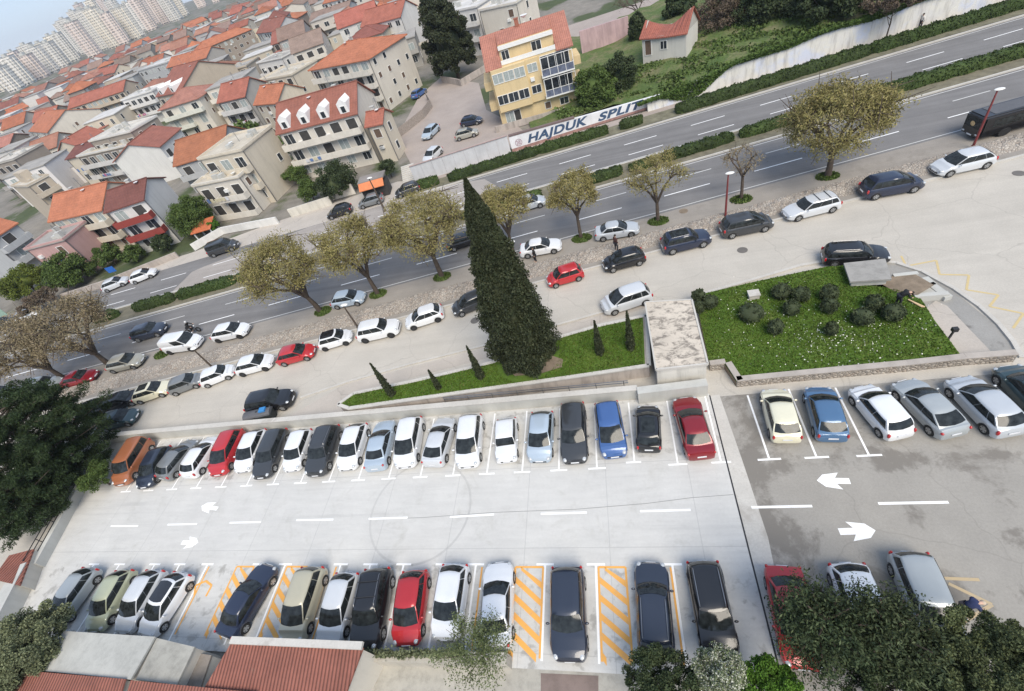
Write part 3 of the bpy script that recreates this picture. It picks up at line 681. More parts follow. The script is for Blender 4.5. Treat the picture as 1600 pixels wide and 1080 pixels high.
def car(kind, col, p0, p1, label, opt='', group=None, zc=.6):
    """p0 = middle of the tail, p1 = middle of the nose, photo pixels at .6 m"""
    a = at(*p0, zc); b = at(*p1, zc); D = CM[kind]; d = b-a; rz = math.atan2(d.y, d.x)
    c = (a+b)/2; L = CT[kind]['L']
    near = c.length < 75
    t = thing('parked_car' if 'm' not in opt else 'moving_car', label, 'car', (c.x, c.y, GZ(c.x, c.y)), rz, group)
    sc = max(.93, min(1.06, d.length/L)); t.scale = (sc, .5+.5*sc, .6+.4*sc)
    colv = CC[col]; body = part('body', D['body'], t, colv)
    part('windshield', D['windshield'], t); part('rear_window', D['rear_window'], t)
    if 'v' in opt: 
        for i in (0, len(D['side'])//2): part('side_window', D['side'][i], t)
    else:
        for me in D['side']: part('side_window', me, t)
    for i in (0, 1):
        part('headlight', D['head'][i], t); part('taillight', D['tail'][i], t); part('mirror', D['mirror'][i], t, colv)
    part('grille', D['grille'], t); part('number_plate', D['plate_front'], t); part('number_plate', D['plate_rear'], t)
    for wp in D['wpos']:
        wh = part('wheel', D['tyre'], t, None, wp); part('rim', D['rimd' if 'd' in opt else 'rim'], wh)
    if 'rails' in D and 'n' not in opt:
        for me in D['rails']: part('roof_rail', me, t)
    if 's' in opt: part('sunroof', D['sun'], t)
    if 'k' in opt: part('roof_panel', D['cap'], t)
    if 'b' in opt: part('roof_bars', D['bars'], t)
    return t
def GZ(x, y): return .012
UP = 'cars in the upper row of the concrete car park'; LO = 'cars in the lower row of the concrete car park'; AS = 'cars on the old asphalt car park'
ST = 'cars parked along the access street'; LB = 'cars parked in the lay-by beside the highway'; FS = 'cars at the far side of the highway'
W_ = 'in the upper row of the concrete car park'
car('van', 'orange', (228, 690), (187, 757), 'copper brown boxy van at the left end of the upper parking row', '', UP)
car('hatch', 'slate', (258, 700), (223, 760), 'dark blue hatchback right beside the copper brown van', '', UP)
car('hatch', 'grey', (256, 745), (300, 690), 'grey hatchback showing its rear, third from the left in the upper parking row', '', UP)
car('hatch', 'white', (296, 741), (332, 686), 'white hatchback with its tail outwards beside the bright red car', '', UP)
car('mpv', 'redb', (368, 680), (341, 735), 'bright red tall hatchback in the upper parking row', '', UP)
car('hatch', 'white', (405, 675), (378, 734), 'white hatchback between the bright red car and a dark grey estate', '', UP)
car('wagon', 'dgrey', (438, 673), (406, 745), 'long dark grey estate sticking out between two white cars, upper row', 'n', UP)
car('city', 'white', (477, 673), (454, 735), 'small white hatchback squeezed between two dark grey cars', '', UP)
car('suv', 'dgrey', (520, 668), (491, 742), 'dark grey tall car with roof rails, ninth from the left in the upper parking row', '', UP)
car('hatch', 'white', (562, 664), (540, 733), 'white hatchback between a dark grey tall car and a silver saloon', '', UP)
car('sedan', 'bsilver', (587, 728), (603, 662), 'silver blue saloon parked tail outwards '+W_, '', UP)
car('mpv', 'white', (646, 657), (632, 727), 'white people carrier right of the silver blue saloon', '', UP)
car('coupe', 'lsilver', (677, 721), (696, 658), 'pale silver hatchback with its tail outwards between two white people carriers', '', UP)
car('mpv', 'white', (738, 655), (730, 725), 'white people carrier left of the old boxy white car', '', UP)
car('boxy', 'white', (792, 655), (791, 720), 'old boxy white small car in the upper parking row', '', UP)
car('hatch', 'bsilver', (848, 645), (842, 720), 'silver blue hatchback between the old boxy car and a black estate', '', UP)
car('wagon', 'dgrey', (895, 632), (898, 722), 'long black estate left of the bright blue car', 'n', UP)
car('mpv', 'blue', (948, 635), (960, 709), 'bright blue small people carrier in the upper parking row', '', UP)
car('city', 'black', (1014, 704), (1012, 634), 'black small car parked tail outwards beside the dark red saloon', 's', UP)
car('sedan', 'dred', (1097, 715), (1069, 621), 'dark red saloon at the right end of the upper parking row', '', UP)
car('hatch', 'cream', (1230, 686), (1209, 610), 'cream coloured hatchback below the stone wall of the lawn', '', AS)
car('hatch', 'lblue', (1302, 686), (1277, 605), 'blue hatchback between the cream hatchback and a white three door car', '', AS)
car('city', 'white', (1410, 682), (1342, 604), 'white three door hatchback parked at an angle under the lawn wall', '', AS)
car('coupe', 'gsilver', (1487, 672), (1416, 600), 'grey sloping coupe between the white three door and the large silver hatchback', '', AS)
car('hatch', 'silver', (1584, 678), (1495, 590), 'large silver hatchback second from the right edge in the asphalt row', '', AS)
car('hatch', 'teal', (1655, 655), (1572, 572), 'dark green car cut off by the right edge of the photo', '', AS)
car('hatch', 'gsilver', (142, 893), (84, 974), 'silver grey hatchback at the left end of the lower parking row', '', LO)
car('hatch', 'green', (197, 894), (146, 983), 'pale green hatchback second from the left in the lower parking row', '', LO)
car('hatch', 'lsilver', (245, 894), (192, 985), 'pale silver hatchback between the pale green and the black roofed car', '', LO)
car('hatch', 'white', (286, 900), (229, 989), 'white car with black roof beside the grey concrete roofs', 'k', LO)
car('sedan', 'navy', (357, 988), (416, 889), 'dark navy saloon standing between the orange hatched bays', '', LO)
car('mpv', 'beige', (490, 895), (457, 994), 'beige people carrier on the lower row above the ribbed red roof', '', LO)
car('hatch', 'lsilver', (544, 900), (513, 1002), 'silver white hatchback between the beige people carrier and the black box car', '', LO)
car('suv', 'black', (592, 898), (571, 1006), 'black square off-road car with roof bars in the lower row', 'b', LO)
car('hatch', 'red', (650, 892), (633, 1008), 'red hatchback in the lower row by the small tree', '', LO)
car('hatch', 'white', (713, 882), (694, 1000), 'white hatchback half behind the crown of the small leafy tree', '', LO)
car('sedan', 'white', (775, 1010), (780, 882), 'white saloon beside the orange hatched strip with twigs over its tail', '', LO)
car('suv', 'slate', (887, 887), (890, 1034), 'dark blue off-road car parked alone between two orange hatched strips', 'n', LO)
car('wagon', 'slate', (1026, 1016), (1017, 888), 'blue grey estate in the marked disabled bay of the lower row', '', LO)
car('wagon', 'black', (1098, 884), (1127, 1024), 'black estate at the right end of the lower row, behind a white flowering bush', '', LO)
car('sedan', 'red', (1224, 898), (1254, 1030), 'red saloon half under the dark leafy tree', '', AS)
car('hatch', 'white', (1325, 893), (1372, 1010), 'white car almost hidden under the dark leafy tree', '', AS)
car('wagon', 'gsilver', (1427, 888), (1475, 1000), 'silver grey estate with pale roof beside the bending person', 'n', AS)
car('hatch', 'lsilver', (1556, 242), (1452, 266), 'pale silver hatchback on the street beside the red lamp post at the right', '', ST)
car('mpv', 'navy', (1346, 299), (1440, 281), 'dark navy people carrier between two silver cars on the street', '', ST)
car('wagon', 'lsilver', (1309, 313), (1226, 334), 'silver estate with crossbars on its roof on the street', 'b', ST)
car('mpv', 'dgrey', (1126, 360), (1206, 343), 'dark grey people carrier under the middle red lamp post', '', ST)
car('suv', 'navy', (1036, 385), (1107, 368), 'dark navy off-road car with silver glazed roof on the street', 's', ST)
car('hatch', 'black', (1006, 397), (943, 414), 'black hatchback next to the pedestrian on the rubble wall', '', ST)
car('city', 'redb', (910, 422), (855, 439), 'small bright red car right of the big cypress', '', ST)
car('hatch', 'dgrey', (757, 464), (714, 482), 'dark grey hatchback half hidden behind the big cypress', '', ST)
car('mpv', 'lsilver', (1016, 456), (941, 480), 'silver people carrier in the street behind the concrete lift house', '', ST)
car('sedan', 'silver', (931, 365), (997, 354), 'silver saloon in the lay-by between two street trees', '', LB)
car('sedan', 'white', (813, 392), (877, 380), 'white saloon in the lay-by with a pedestrian walking past it', '', LB)
car('hatch', 'white', (692, 485), (633, 505), 'white rounded hatchback in the street left of the big cypress', 'd', ST)
car('suv', 'white', (564, 522), (620, 510), 'white off-road car under the leaning lamp post by the rubble slope', 'dn', ST)
car('city', 'white', (499, 537), (549, 523), 'small white car with black roof next to the red saloon', 'kd', ST)
car('hatch', 'redb', (436, 560), (490, 546), 'red hatchback on the street between two white cars', '', ST)
car('hatch', 'white', (371, 576), (426, 562), 'white hatchback directly left of the red hatchback on the street', 'd', ST)
car('city', 'white', (317, 595), (363, 577), 'white city car at the foot of the left lamp post', '', ST)
car('city', 'grey', (269, 607), (312, 591), 'grey small car between the cream car and the white city car', '', ST)
car('hatch', 'cream', (215, 619), (261, 604), 'pale cream hatchback with sunroof parked along the rubble slope', 's', ST)
car('hatch', 'black', (168, 635), (212, 618), 'black hatchback left of the pale cream hatchback', '', ST)
car('hatch', 'dgrey', (133, 645), (166, 631), 'dark car partly hidden by the pine in the street row', '', ST)
car('hatch', 'teal', (160, 662), (213, 648), 'dark green car driving down the access street near the pine', 'm', None)
car('suv', 'black', (389, 634), (457, 621), 'black off-road car by the dustbins at the kerb', 'n', None)
car('wagon', 'black', (1284, 400), (1390, 395), 'black estate parked at the corner of the lawn', '', None)
car('hatch', 'bsilver', (522, 471), (567, 463), 'silver hatchback in the lay-by between the two leaning tree trunks', '', LB)
car('van', 'white', (258, 542), (315, 533), 'white van with rounded body in the lay-by', 'vd', LB)
car('hatch', 'white', (334, 524), (388, 513), 'white hatchback in the lay-by right of the white van', 'd', LB)
car('hatch', 'champ', (172, 572), (222, 561), 'greenish grey hatchback in the lay-by beside a leaning trunk', '', LB)
car('sedan', 'dred', (100, 597), (148, 585), 'dark red saloon in the lay-by near the left edge', '', LB)
car('wagon', 'gsilver', (38, 608), (97, 597), 'grey estate half under the bare brown tree at the left edge', 'n', LB)
car('hatch', 'bsilver', (-28, 622), (22, 612), 'silver blue car cut off by the left edge of the photo', '', LB)
car('suv', 'slate', (212, 524), (256, 512), 'dark blue car driving on the highway near the motorcycle', 'mn', None)
car('sedan', 'black', (704, 382), (748, 368), 'black car on the highway half behind a tree crown', 'm', None)
car('hatch', 'silver', (808, 322), (846, 312), 'silver car on the highway between the tree crowns', 'm', None)
car('hatch', 'black', (549, 324), (511, 336), 'black hatchback on the forecourt beyond the highway', '', FS)
car('hatch', 'grey', (597, 308), (561, 319), 'grey hatchback in front of the orange awning beyond the highway', '', FS)
car('hatch', 'dgrey', (655, 290), (618, 303), 'dark grey car at the foot of the stairs beyond the highway', '', FS)
car('van', 'dgrey', (327, 395), (371, 380), 'black van at the white gate beyond the highway', '', FS)
car('hatch', 'white', (206, 437), (242, 423), 'white hatchback parked beyond the highway near the blue sign', '', FS)
car('hatch', 'lsilver', (165, 449), (195, 437), 'pale silver hatchback just left of the white hatchback beyond the highway', '', FS)
car('hatch', 'white', (28, 498), (60, 486), 'white car under the bushes at the left edge beyond the highway', '', FS)
car('hatch', 'dgrey', (-12, 512), (20, 500), 'dark car at the left edge beyond the highway', '', FS)
car('hatch', 'bsilver', (682, 197), (663, 216), 'silver blue car beside the curved fence of the side street', '', 'cars in the side street')
car('hatch', 'lsilver', (686, 232), (665, 252), 'pale grey car behind the grey hoarding in the side street', '', 'cars in the side street')
car('hatch', 'champ', (711, 214), (747, 204), 'grey green hatchback parked behind the hoarding near the yellow house', '', 'cars in the side street')
car('hatch', 'navy', (721, 192), (752, 186), 'navy hatchback parked beside the yellow house', '', 'cars in the side street')
car('hatch', 'blue', (646, 152), (663, 139), 'blue and white car in the yard of the orange roofed house', '', 'cars in the side street')
# ================================================================== HOUSES
M['wall'] = tinted('rendered_wall', .9, 0, 0, .10, .45, True)
m, t, b = nm('roof_tiles'); oi = t.nodes.new('ShaderNodeObjectInfo'); co = objco(t); x, y, z = sep(t, co)
wv = mth(t, 'ABSOLUTE', mth(t, 'SINE', mth(t, 'MULTIPLY', x, math.pi/.27)))
rw = mth(t, 'FRACT', mth(t, 'MULTIPLY', z, 4.2))
f = noise(t, co, .5, 8, .7); g = noise(t, co, 3.2, 6, .8)
c = mixc(t, 1.0, oi.outputs['Color'], ramp(t, f, [(.3, .72), (.7, 1.12)]), 'MULTIPLY')
c = mixc(t, 1.0, c, ramp(t, g, [(.3, .80), (.7, 1.12)]), 'MULTIPLY')
c = mixc(t, 1.0, c, ramp(t, wv, [(.0, .62), (.5, 1.0)]), 'MULTIPLY'); c = mixc(t, 1.0, c, ramp(t, rw, [(.0, .8), (.2, 1.0)]), 'MULTIPLY')
c = mixc(t, ramp(t, noise(t, co, 1.1, 8, .75, .5), [(.60, 0), (.75, .4)]), c, (.12, .09, .065))
t.links.new(c, b.inputs['Base Color']); b.inputs['Roughness'].default_value = .9; bump(t, b, wv, .6, .05); M['tile'] = m
M['flat'] = tinted('flat_roof', .9, 0, 0, .35, .35)
M['pane'] = simple('window_pane', (.035, .042, .05), .08, .6, .8, 0, 0, .2)
M['frame'] = simple('white_window_frame', (.74, .74, .72), .5, .05)
M['curtain'] = simple('curtain_pane', (.34, .38, .37), .3, .25, 4)
M['shutter'] = simple('brown_shutter', (.13, .085, .06), .7, .25, 6)
M['dark'] = simple('dark_recess', (.05, .048, .046), .9, .3, 2)
M['balc'] = tinted('balcony_parapet', .85, 0, 0, .15, 1.2, True)
M['brick'] = simple('chimney_brick', (.30, .12, .08), .9, .25, 8)
M['greenpaint'] = simple('green_glass_railing', (.22, .32, .27), .25, .2, 3)
RC = dict(o=(.50, .185, .10), r=(.32, .125, .09), d=(.20, .075, .06), p=(.42, .20, .145), b=(.30, .21, .17), m=(.41, .145, .10))
WC = dict(white=(.66, .645, .62), cream=(.60, .54, .44), grey=(.40, .38, .35), tan=(.50, .43, .34), brown=(.31, .27, .23), yellow=(.66, .52, .30), pink=(.50, .32, .30), red=(.28, .05, .04), bluegrey=(.44, .45, .455), lcream=(.64, .60, .53), sal=(.60, .40, .30))
def win_mesh(name, w, h, kind):
    """window in the x-z plane, looking to -y"""
    mb = MB(); mats = [M['frame'], {'g': M['pane'], 'c': M['curtain'], 's': M['shutter'], 'd': M['dark']}[kind]]
    mb.box(-w/2, w/2, -.03, .02, 0, h, 1)
    fr = .07
    for a in ((-w/2-fr, w/2+fr, -.07, .02, -fr, 0), (-w/2-fr, w/2+fr, -.07, .02, h, h+fr), (-w/2-fr, -w/2, -.07, .02, 0, h), (w/2, w/2+fr, -.07, .02, 0, h)): mb.box(*a)
    if kind in 'gc' and w > .8: mb.box(-.03, .03, -.06, -.031, 0, h)
    if kind == 'g' and w > 2.2:
        for k in (-.25, .25): mb.box(w*k-.03, w*k+.03, -.06, -.031, 0, h)
    me = bpy.data.meshes.new(name)
    me.from_pydata(mb.v, [], mb.f)
    for q in mats: me.materials.append(q)
    me.polygons.foreach_set('material_index', mb.mi); me.update(); return me
WM = {}
def window(par, x, y, z, w=1.0, h=1.25, kind='g', rz=0.0, name='window'):
    k = (round(w, 1), round(h, 2), kind)
    if k not in WM: WM[k] = win_mesh('window', w, h, kind)
    o = bpy.data.objects.new(name, WM[k]); link(o, par); o.location = (x, y, z); o.rotation_euler = (0, 0, rz); return o
def slab(mb, p, th=.16, mi=0):
    """roof plane given by top outline, thickened downwards"""
    n = len(p); v = [tuple(q) for q in p]+[(q[0], q[1], q[2]-th) for q in p]
    mb.add(v, [tuple(range(n)), tuple(range(2*n-1, n-1, -1))]+[((i+1) % n, i, n+i, n+(i+1) % n) for i in range(n)], mi)
def gable_roof(par, w, d, h, rise, col, ov=.35, ridge=.5, name='roof', axis='x'):
    mb = MB(); yr = d*ridge; k1 = rise/yr; k2 = rise/(d-yr)
    slab(mb, [(-ov, -ov, h-ov*k1+.17), (w+ov, -ov, h-ov*k1+.17), (w+ov, yr, h+rise+.17), (-ov, yr, h+rise+.17)])
    slab(mb, [(w+ov, d+ov, h-ov*k2+.17), (-ov, d+ov, h-ov*k2+.17), (-ov, yr+.002, h+rise+.165), (w+ov, yr+.002, h+rise+.165)])
    mb.bar((-ov, yr, h+rise+.2), (w+ov, yr, h+rise+.2), .24, .12)
    o = mb.build(name, M['tile'], par); o.color = (*col, 1); return o
def hip_roof(par, w, d, h, rise, col, ov=.45):
    mb = MB(); q = min(w, d)/2; z0 = h-.02; a, b_ = (-ov, -ov), (w+ov, d+ov)
    if w >= d: r0, r1 = (q, d/2), (w-q, d/2)
    else: r0, r1 = (w/2, q), (w/2, d-q)
    R0_, R1_ = (*r0, h+rise), (*r1, h+rise)
    A, B_, C_, D_ = (a[0], a[1], z0), (b_[0], a[1], z0), (b_[0], b_[1], z0), (a[0], b_[1], z0)
    if w >= d: fs = [[A, B_, R1_, R0_], [B_, C_, R1_], [C_, D_, R0_, R1_], [D_, A, R0_]]
    else: fs = [[A, B_, R0_], [B_, C_, R1_, R0_], [C_, D_, R1_], [D_, A, R0_, R1_]]
    for f_ in fs: mb.add(f_, [tuple(range(len(f_)))])
    mb.box(-ov, w+ov, -ov, d+ov, z0-.14, z0-.004)
    for p, q_ in ((A, R0_), (B_, R0_ if w < d else R1_), (C_, R1_), (D_, R1_ if w < d else R0_), (R0_, R1_)):
        mb.bar((p[0], p[1], p[2]+.03), (q_[0], q_[1], q_[2]+.03), .2, .1)
    o = mb.build('roof', M['tile'], par); o.color = (*col, 1); return o
def body(par, w, d, h, col, rise=0, ridge=.5, name='wall', x0=0, y0=0, z0=-.1):
    mb = MB(); mb.box(x0, x0+w, y0, y0+d, z0, h)
    if rise:
        for x_ in (x0, x0+w-.2):
            v = [(x_, y0, h+.002), (x_, y0+d, h+.002), (x_, y0+d*ridge, h+rise)]; v += [(q[0]+.2, q[1], q[2]) for q in v]
            mb.add(v, [(0, 2, 1), (3, 4, 5), (0, 3, 5, 2), (1, 2, 5, 4)])
    o = mb.build(name, M['wall'], par); o.color = (*col, 1); return o
def facade(par, w, h, floors, style, rr, colb, y=0, wx=None, z0=.0, kinds='ggcs'):
    """rows of windows or balconies on the front"""
    fh = (h-z0)/floors; n = wx or max(1, int(w/2.6)); k = 0
    for fl in range(floors):
        zz = z0+fl*fh
        balc = 'b' in style and (fl > 0 or 'B' in style)
        for i in range(n):
            if not balc and rr.random() < .12: continue
            xx = w*(i+.5)/n
            if balc: window(par, xx, y, zz+.12, min(1.6, w/n*.62), min(2.0, fh*.78), rr.choice('gcdd'))
            else: window(par, xx, y, zz+fh*.35, rr.choice((.9, 1.1, 1.3)), fh*.44, rr.choice(kinds))
        if balc:
            x0, x1 = (.0, w) if 'f' in style or rr.random() < .5 else ((.0, w*.6) if rr.random() < .5 else (w*.4, w))
            mb = MB(); dp = 1.15
            mb.box(x0+.03, x1-.03, y-dp, y-.004, zz-.02, zz+.14)
            hh = .95
            mb.box(x0+.03, x1-.03, y-dp-.002, y-dp+.1, zz+.142, zz+hh)
            for q in (x0+.03, x1-.13): mb.box(q, q+.1, y-dp+.102, y-.004, zz+.142, zz+hh)
            o = mb.build('balcony', M['balc'], par); o.color = (*colb, 1)
def side_windows(par, w, d, h, floors, rr, n=None, kinds='ggs', p=.55):
    fh = h/floors; n = n or max(1, int(d/3))
    for fl in range(floors):
        for i in range(n):
            if rr.random() < p: window(par, w, d*(i+.5)/n, fl*fh+fh*.38, .8, fh*.40, rr.choice(kinds), math.pi/2)
def chimney(par, x, y, z, h=1.0, m=None):
    mb = MB(); mb.box(x-.3, x+.3, y-.25, y+.25, z-.9, z+h); mb.box(x-.36, x+.36, y-.31, y+.31, z+h, z+h+.1); mb.build('chimney', m or M['wall_conc'], par)
FOOT = []
def house(label, eL, eR, h, d, roof, rise=2.0, rc='o', wc='cream', floors=3, style='', cat='house', name='house', ridge=.5, seed=None, dormers=0, kinds='ggcs', sidew=.45, bc=None, group=None, cw=None, ds=None):
    A = at(*eL, h); B = at(*eR, h); v = B-A; w_ = v.length; rz = math.atan2(v.y, v.x)
    rr = random.Random(seed if seed is not None else sum(map(ord, label)))
    t = thing(name, label, cat, (A.x, A.y, 0), rz, group)
    q = t.matrix_basis if False else Matrix.Translation((A.x, A.y, 0)) @ Matrix.Rotation(rz, 4, 'Z')
    c_ = q @ Vector((w_/2, d/2, 0)); FOOT.append((c_.x, c_.y, math.hypot(w_, d)/2))
    col = WC[wc]; colb = WC[bc] if bc else tuple(min(.8, k*1.1) for k in col)
    body(t, w_, d, h, col, rise if roof == 'G' else 0, ridge)
    if roof == 'G': gable_roof(t, w_, d, h, rise, RC[rc], ridge=ridge)
    elif roof == 'H': hip_roof(t, w_, d, h, rise, RC[rc])
    elif roof == 'F':
        mb = MB(); mb.box(-.2, w_+.2, -.2, d+.2, h, h+.14)
        o = mb.build('roof', M['flat'], t); o.color = (*(RC[rc] if rc in RC else WC[rc]), 1)
        mb = MB()
        for a in ((-.2, w_+.2, -.2, -.02), (-.2, w_+.2, d+.02, d+.2), (-.2, -.02, -.02, d+.02), (w_+.02, w_+.2, -.02, d+.02)): mb.box(*a, h+.142, h+.42)
        o = mb.build('parapet', M['balc'], t); o.color = (*colb, 1)
        if style.count('t'):
            mb = MB(); mb.box(w_*.35, w_*.75, d*.4, d*.85, h+.142, h+2.2); o = mb.build('roof_room', M['wall'], t); o.color = (*col, 1)
    facade(t, w_, h-.1, floors, style, rr, colb, kinds=kinds)
    side_windows(t, w_, d, h, floors, rr, p=sidew)
    if roof in 'GH' and 'x' not in style: chimney(t, w_*rr.uniform(.2, .8), d*.55, h+rise*.8, .9)
    for i in range(dormers):
        x_ = w_*(i+.5)/dormers; dw = min(1.6, w_/dormers*.55)
        mb = MB(); yb = d*ridge*.75; zt = h+min(1.7, rise*.62)
        v = [(x_-dw/2, .15, h-.1), (x_+dw/2, .15, h-.1), (x_+dw/2, .15, zt), (x_, .15, zt+.6), (x_-dw/2, .15, zt)]
        v += [(p[0], yb, p[2]) for p in v]
        mb.add(v, [(0, 1, 2, 3, 4), (1, 6, 7, 2), (4, 9, 5, 0), (2, 7, 8, 3), (3, 8, 9, 4)])
        dm = mb.build('dormer', M['wall'], t); dm.color = (.78, .78, .77, 1)
        window(dm, x_, .15, h+.35, .7, .9, 'g')
    det(t, w_, d, h, rise if roof != 'F' else 0, rr, floors)
    return t, w_
LAUN = [simple('laundry_%d' % i, c_, .9, .1) for i, c_ in enumerate(((.6, .6, .62), (.45, .12, .25), (.12, .2, .4), (.55, .5, .35)))]
def det(t, w_, d, h, rise, rr, floors):
    mb = MB(); x_ = w_*rr.uniform(.25, .75); zz = h+rise
    mb.bar((x_, d*.5, zz-.2), (x_, d*.5, zz+1.9), .05)
    for k in range(4): mb.bar((x_-.45+.05*k, d*.5, zz+1.3+k*.16), (x_+.45-.05*k, d*.5, zz+1.3+k*.16), .03)
    mb.build('antenna', M['rail'], t)
    mb = MB(); mb.lathe([(.03, -.12), (.22, -.05), (.36, .08)], 12, 0, (w_*rr.uniform(.1, .9), d*.42, zz*.0+h+rise*.8+.45)); mb.build('satellite_dish', M['frame'], t)
    mb = MB(); mb.bar((w_+.06, .12, 0), (w_+.06, .12, h-.2), .10); mb.bar((.1, -.06, 0), (.1, -.06, h-.2), .10); mb.build('drainpipe', M['rail'], t)
    for k in range(2):
        if rr.random() < .7: mb = MB(); x_ = w_*rr.uniform(.1, .85); z_ = h*rr.choice((.38, .7)); mb.box(x_, x_+.75, -.34, -.004, z_, z_+.5); mb.build('air_conditioner', M['frame'], t)
    if rr.random() < .6:
        for k in range(rr.randint(3, 6)): mb = MB(); x_ = w_*.2+k*.75; z_ = h/floors+.35; mb.box(x_, x_+.55, -1.3, -1.27, z_, z_+rr.uniform(.4, .75)); mb.build('laundry', rr.choice(LAUN), t)
    if rise == 0:
        mb = MB(); 
        for k in range(4): x_, y_ = w_*rr.uniform(.1, .8), d*rr.uniform(.15, .8); mb.box(x_, x_+rr.uniform(.4, 1.2), y_, y_+rr.uniform(.4, 1.0), h+.142, h+rr.uniform(.5, 1.1))
        mb.build('rooftop_boxes', M['wall_conc'], t)
# ---- hand placed houses (photo pixels of the front eaves)
H_ = house
T5, w5 = H_('dormer house with red tiled roof and four white dormers above the shrubs', (434, 208), (556, 176), 8.0, 8.5, 'G', 3.0, 'r', 'lcream', 3, 'bf', ridge=.5, dormers=4, kinds='gc', sidew=.15)
H_('narrow annex with small red roof on the gable side of the dormer house', (573, 197), (596, 192), 6.0, 4, 'G', 1.2, 'm', 'cream', 2, '', kinds='s')
H_('tall white house under a broad bright orange hip roof', (485, 109), (574, 92), 9.7, 13, 'H', 2.2, 'o', 'lcream', 4, 'bf', kinds='gs', sidew=.7)
H_('cream flat roofed house with dark balconies left of the round shrubs', (312, 250), (378, 236), 8.6, 8.5, 'F', 0, 'cream', 'cream', 3, 'bf', sidew=.3)
H_('low front block of the cream house with glazed galleries behind the white gate', (303, 292), (373, 278), 5.8, 2.6, 'F', 0, 'cream', 'lcream', 2, 'bB', kinds='gd')
H_('house with plain orange roof next to the red balconies', (78, 345), (158, 327), 7.2, 8, 'G', 2.4, 'o', 'cream', 3, 'bf', kinds='s', sidew=.2)
H_('red fronted house with dark roof and a blank white side wall', (166, 331), (223, 312), 7.6, 7.5, 'G', 1.6, 'd', 'white', 3, 'bf', bc='red', kinds='gd', sidew=.15)
H_('flat roofed house with a bare brown end wall and white balconies', (141, 222), (204, 207), 9.4, 8, 'F', 0, 'lcream', 'brown', 3, 'bf', bc='white', sidew=.3)
H_('lower block in front of the brown walled house with washing on its balconies', (122, 246), (206, 227), 7.6, 3.2, 'F', 0, 'cream', 'brown', 3, 'bf', bc='white', sidew=0)
H_('big tan house with a windowless gable wall', (245, 151), (281, 144), 9.0, 20, 'G', 4.2, 'r', 'tan', 3, 'b', dormers=2, sidew=0.02)
H_('house with red roof and glazed white galleries right of the tan gable', (341, 160), (382, 150), 8.2, 8, 'G', 2.4, 'm', 'grey', 3, 'bf', bc='white', sidew=.1)
H_('small cream house with bright orange roof left of the dormer house', (398, 163), (433, 160), 7.2, 7, 'G', 2.2, 'o', 'cream', 3, '', kinds='s', sidew=.1)
H_('grey gabled house with brick red roof above a white veranda', (401, 52), (434, 48), 8.0, 11, 'G', 3.0, 'r', 'bluegrey', 3, 'b', bc='white', sidew=.2)
H_('house with pale brown roof and salmon ground floor near the top', (484, 34), (544, 14), 8.4, 10, 'G', 1.6, 'b', 'bluegrey', 3, 'b', bc='sal', sidew=.1)
H_('white house with red roof left of the tall dark conifers', (565, 42), (625, 26), 8.2, 10, 'G', 2.6, 'm', 'white', 3, '', sidew=.05)
H_('long orange hip roofed grey house at the upper left', (306, 81), (392, 46), 8.4, 10, 'H', 2.2, 'o', 'brown', 3, '', sidew=.3)
H_('cream house with orange roof and arched loggias near the upper edge', (294, 43), (323, 31), 8.2, 11, 'G', 2.6, 'o', 'cream', 3, 'b', sidew=.5)
H_('white house with red roof at the upper edge left of centre', (359, 18), (386, 12), 7.0, 9, 'G', 2.6, 'm', 'white', 2, '', sidew=.3)
H_('small orange roofed house in the distance below the towers', (267, 60), (297, 46), 7.4, 9, 'H', 2, 'o', 'cream', 2, '')
H_('house with orange roof and pink canopy below the tower blocks', (216, 70), (236, 62), 6.5, 9, 'G', 2.4, 'o', 'lcream', 2, '')
H_('orange roof ending against the tan gable', (261, 106), (322, 90), 8.6, 9, 'G', 2.2, 'o', 'grey', 3, '')
H_('grey white flat roofed block left of the tan gable', (215, 112), (262, 98), 9.0, 14, 'F', 0, 'white', 'bluegrey', 3, '', sidew=.2)
H_('long house with orange roof and balconies at the middle left', (107, 170), (192, 142), 8.0, 9, 'G', 2.4, 'm', 'tan', 3, 'b')
H_('white terraced balconies block right of the long orange roof', (190, 158), (238, 143), 8.5, 8, 'F', 0, 'white', 'white', 3, 'bf')
H_('small house with salmon roof above the long orange roof', (150, 120), (179, 113), 7.2, 9, 'G', 2.4, 'm', 'cream', 3, '')
H_('house with pink red roof below the first tower row', (91, 116), (130, 104), 7.2, 10, 'G', 2.2, 'p', 'cream', 2, 'b')
H_('small red roof on a green grey house at the far left', (62, 166), (77, 160), 7.0, 8, 'G', 2.4, 'm', 'brown', 2, '')
H_('orange roofed house at the far left edge', (5, 183), (44, 166), 6.4, 8, 'G', 2.0, 'o', 'tan', 2, '')
H_('large cream gabled house with orange roof at the left', (46, 205), (74, 207), 8.0, 17, 'G', 3.2, 'o', 'lcream', 3, 'b', sidew=.06)
H_('low red roofed house behind the brown walled house', (122, 228), (160, 205), 6.6, 7, 'G', 2.0, 'm', 'cream', 2, '')
H_('grey flat roofed apartment block at the left edge', (-22, 262), (22, 250), 9.2, 9, 'F', 0, 'lcream', 'brown', 3, 'bf', bc='grey', sidew=.1)
H_('tan walled house with a white roof room', (44, 292), (76, 275), 8.0, 9, 'F', 0, 'lcream', 'tan', 3, 'bt', sidew=.12)
H_('house with dark red tiled roof behind the tan walled house', (104, 249), (146, 238), 6.8, 9, 'G', 1.2, 'd', 'cream', 2, '')
H_('grey green house with orange roof at the left edge above the garden', (-18, 377), (24, 350), 7.6, 9, 'G', 2.2, 'o', 'bluegrey', 3, 'b', sidew=.3)
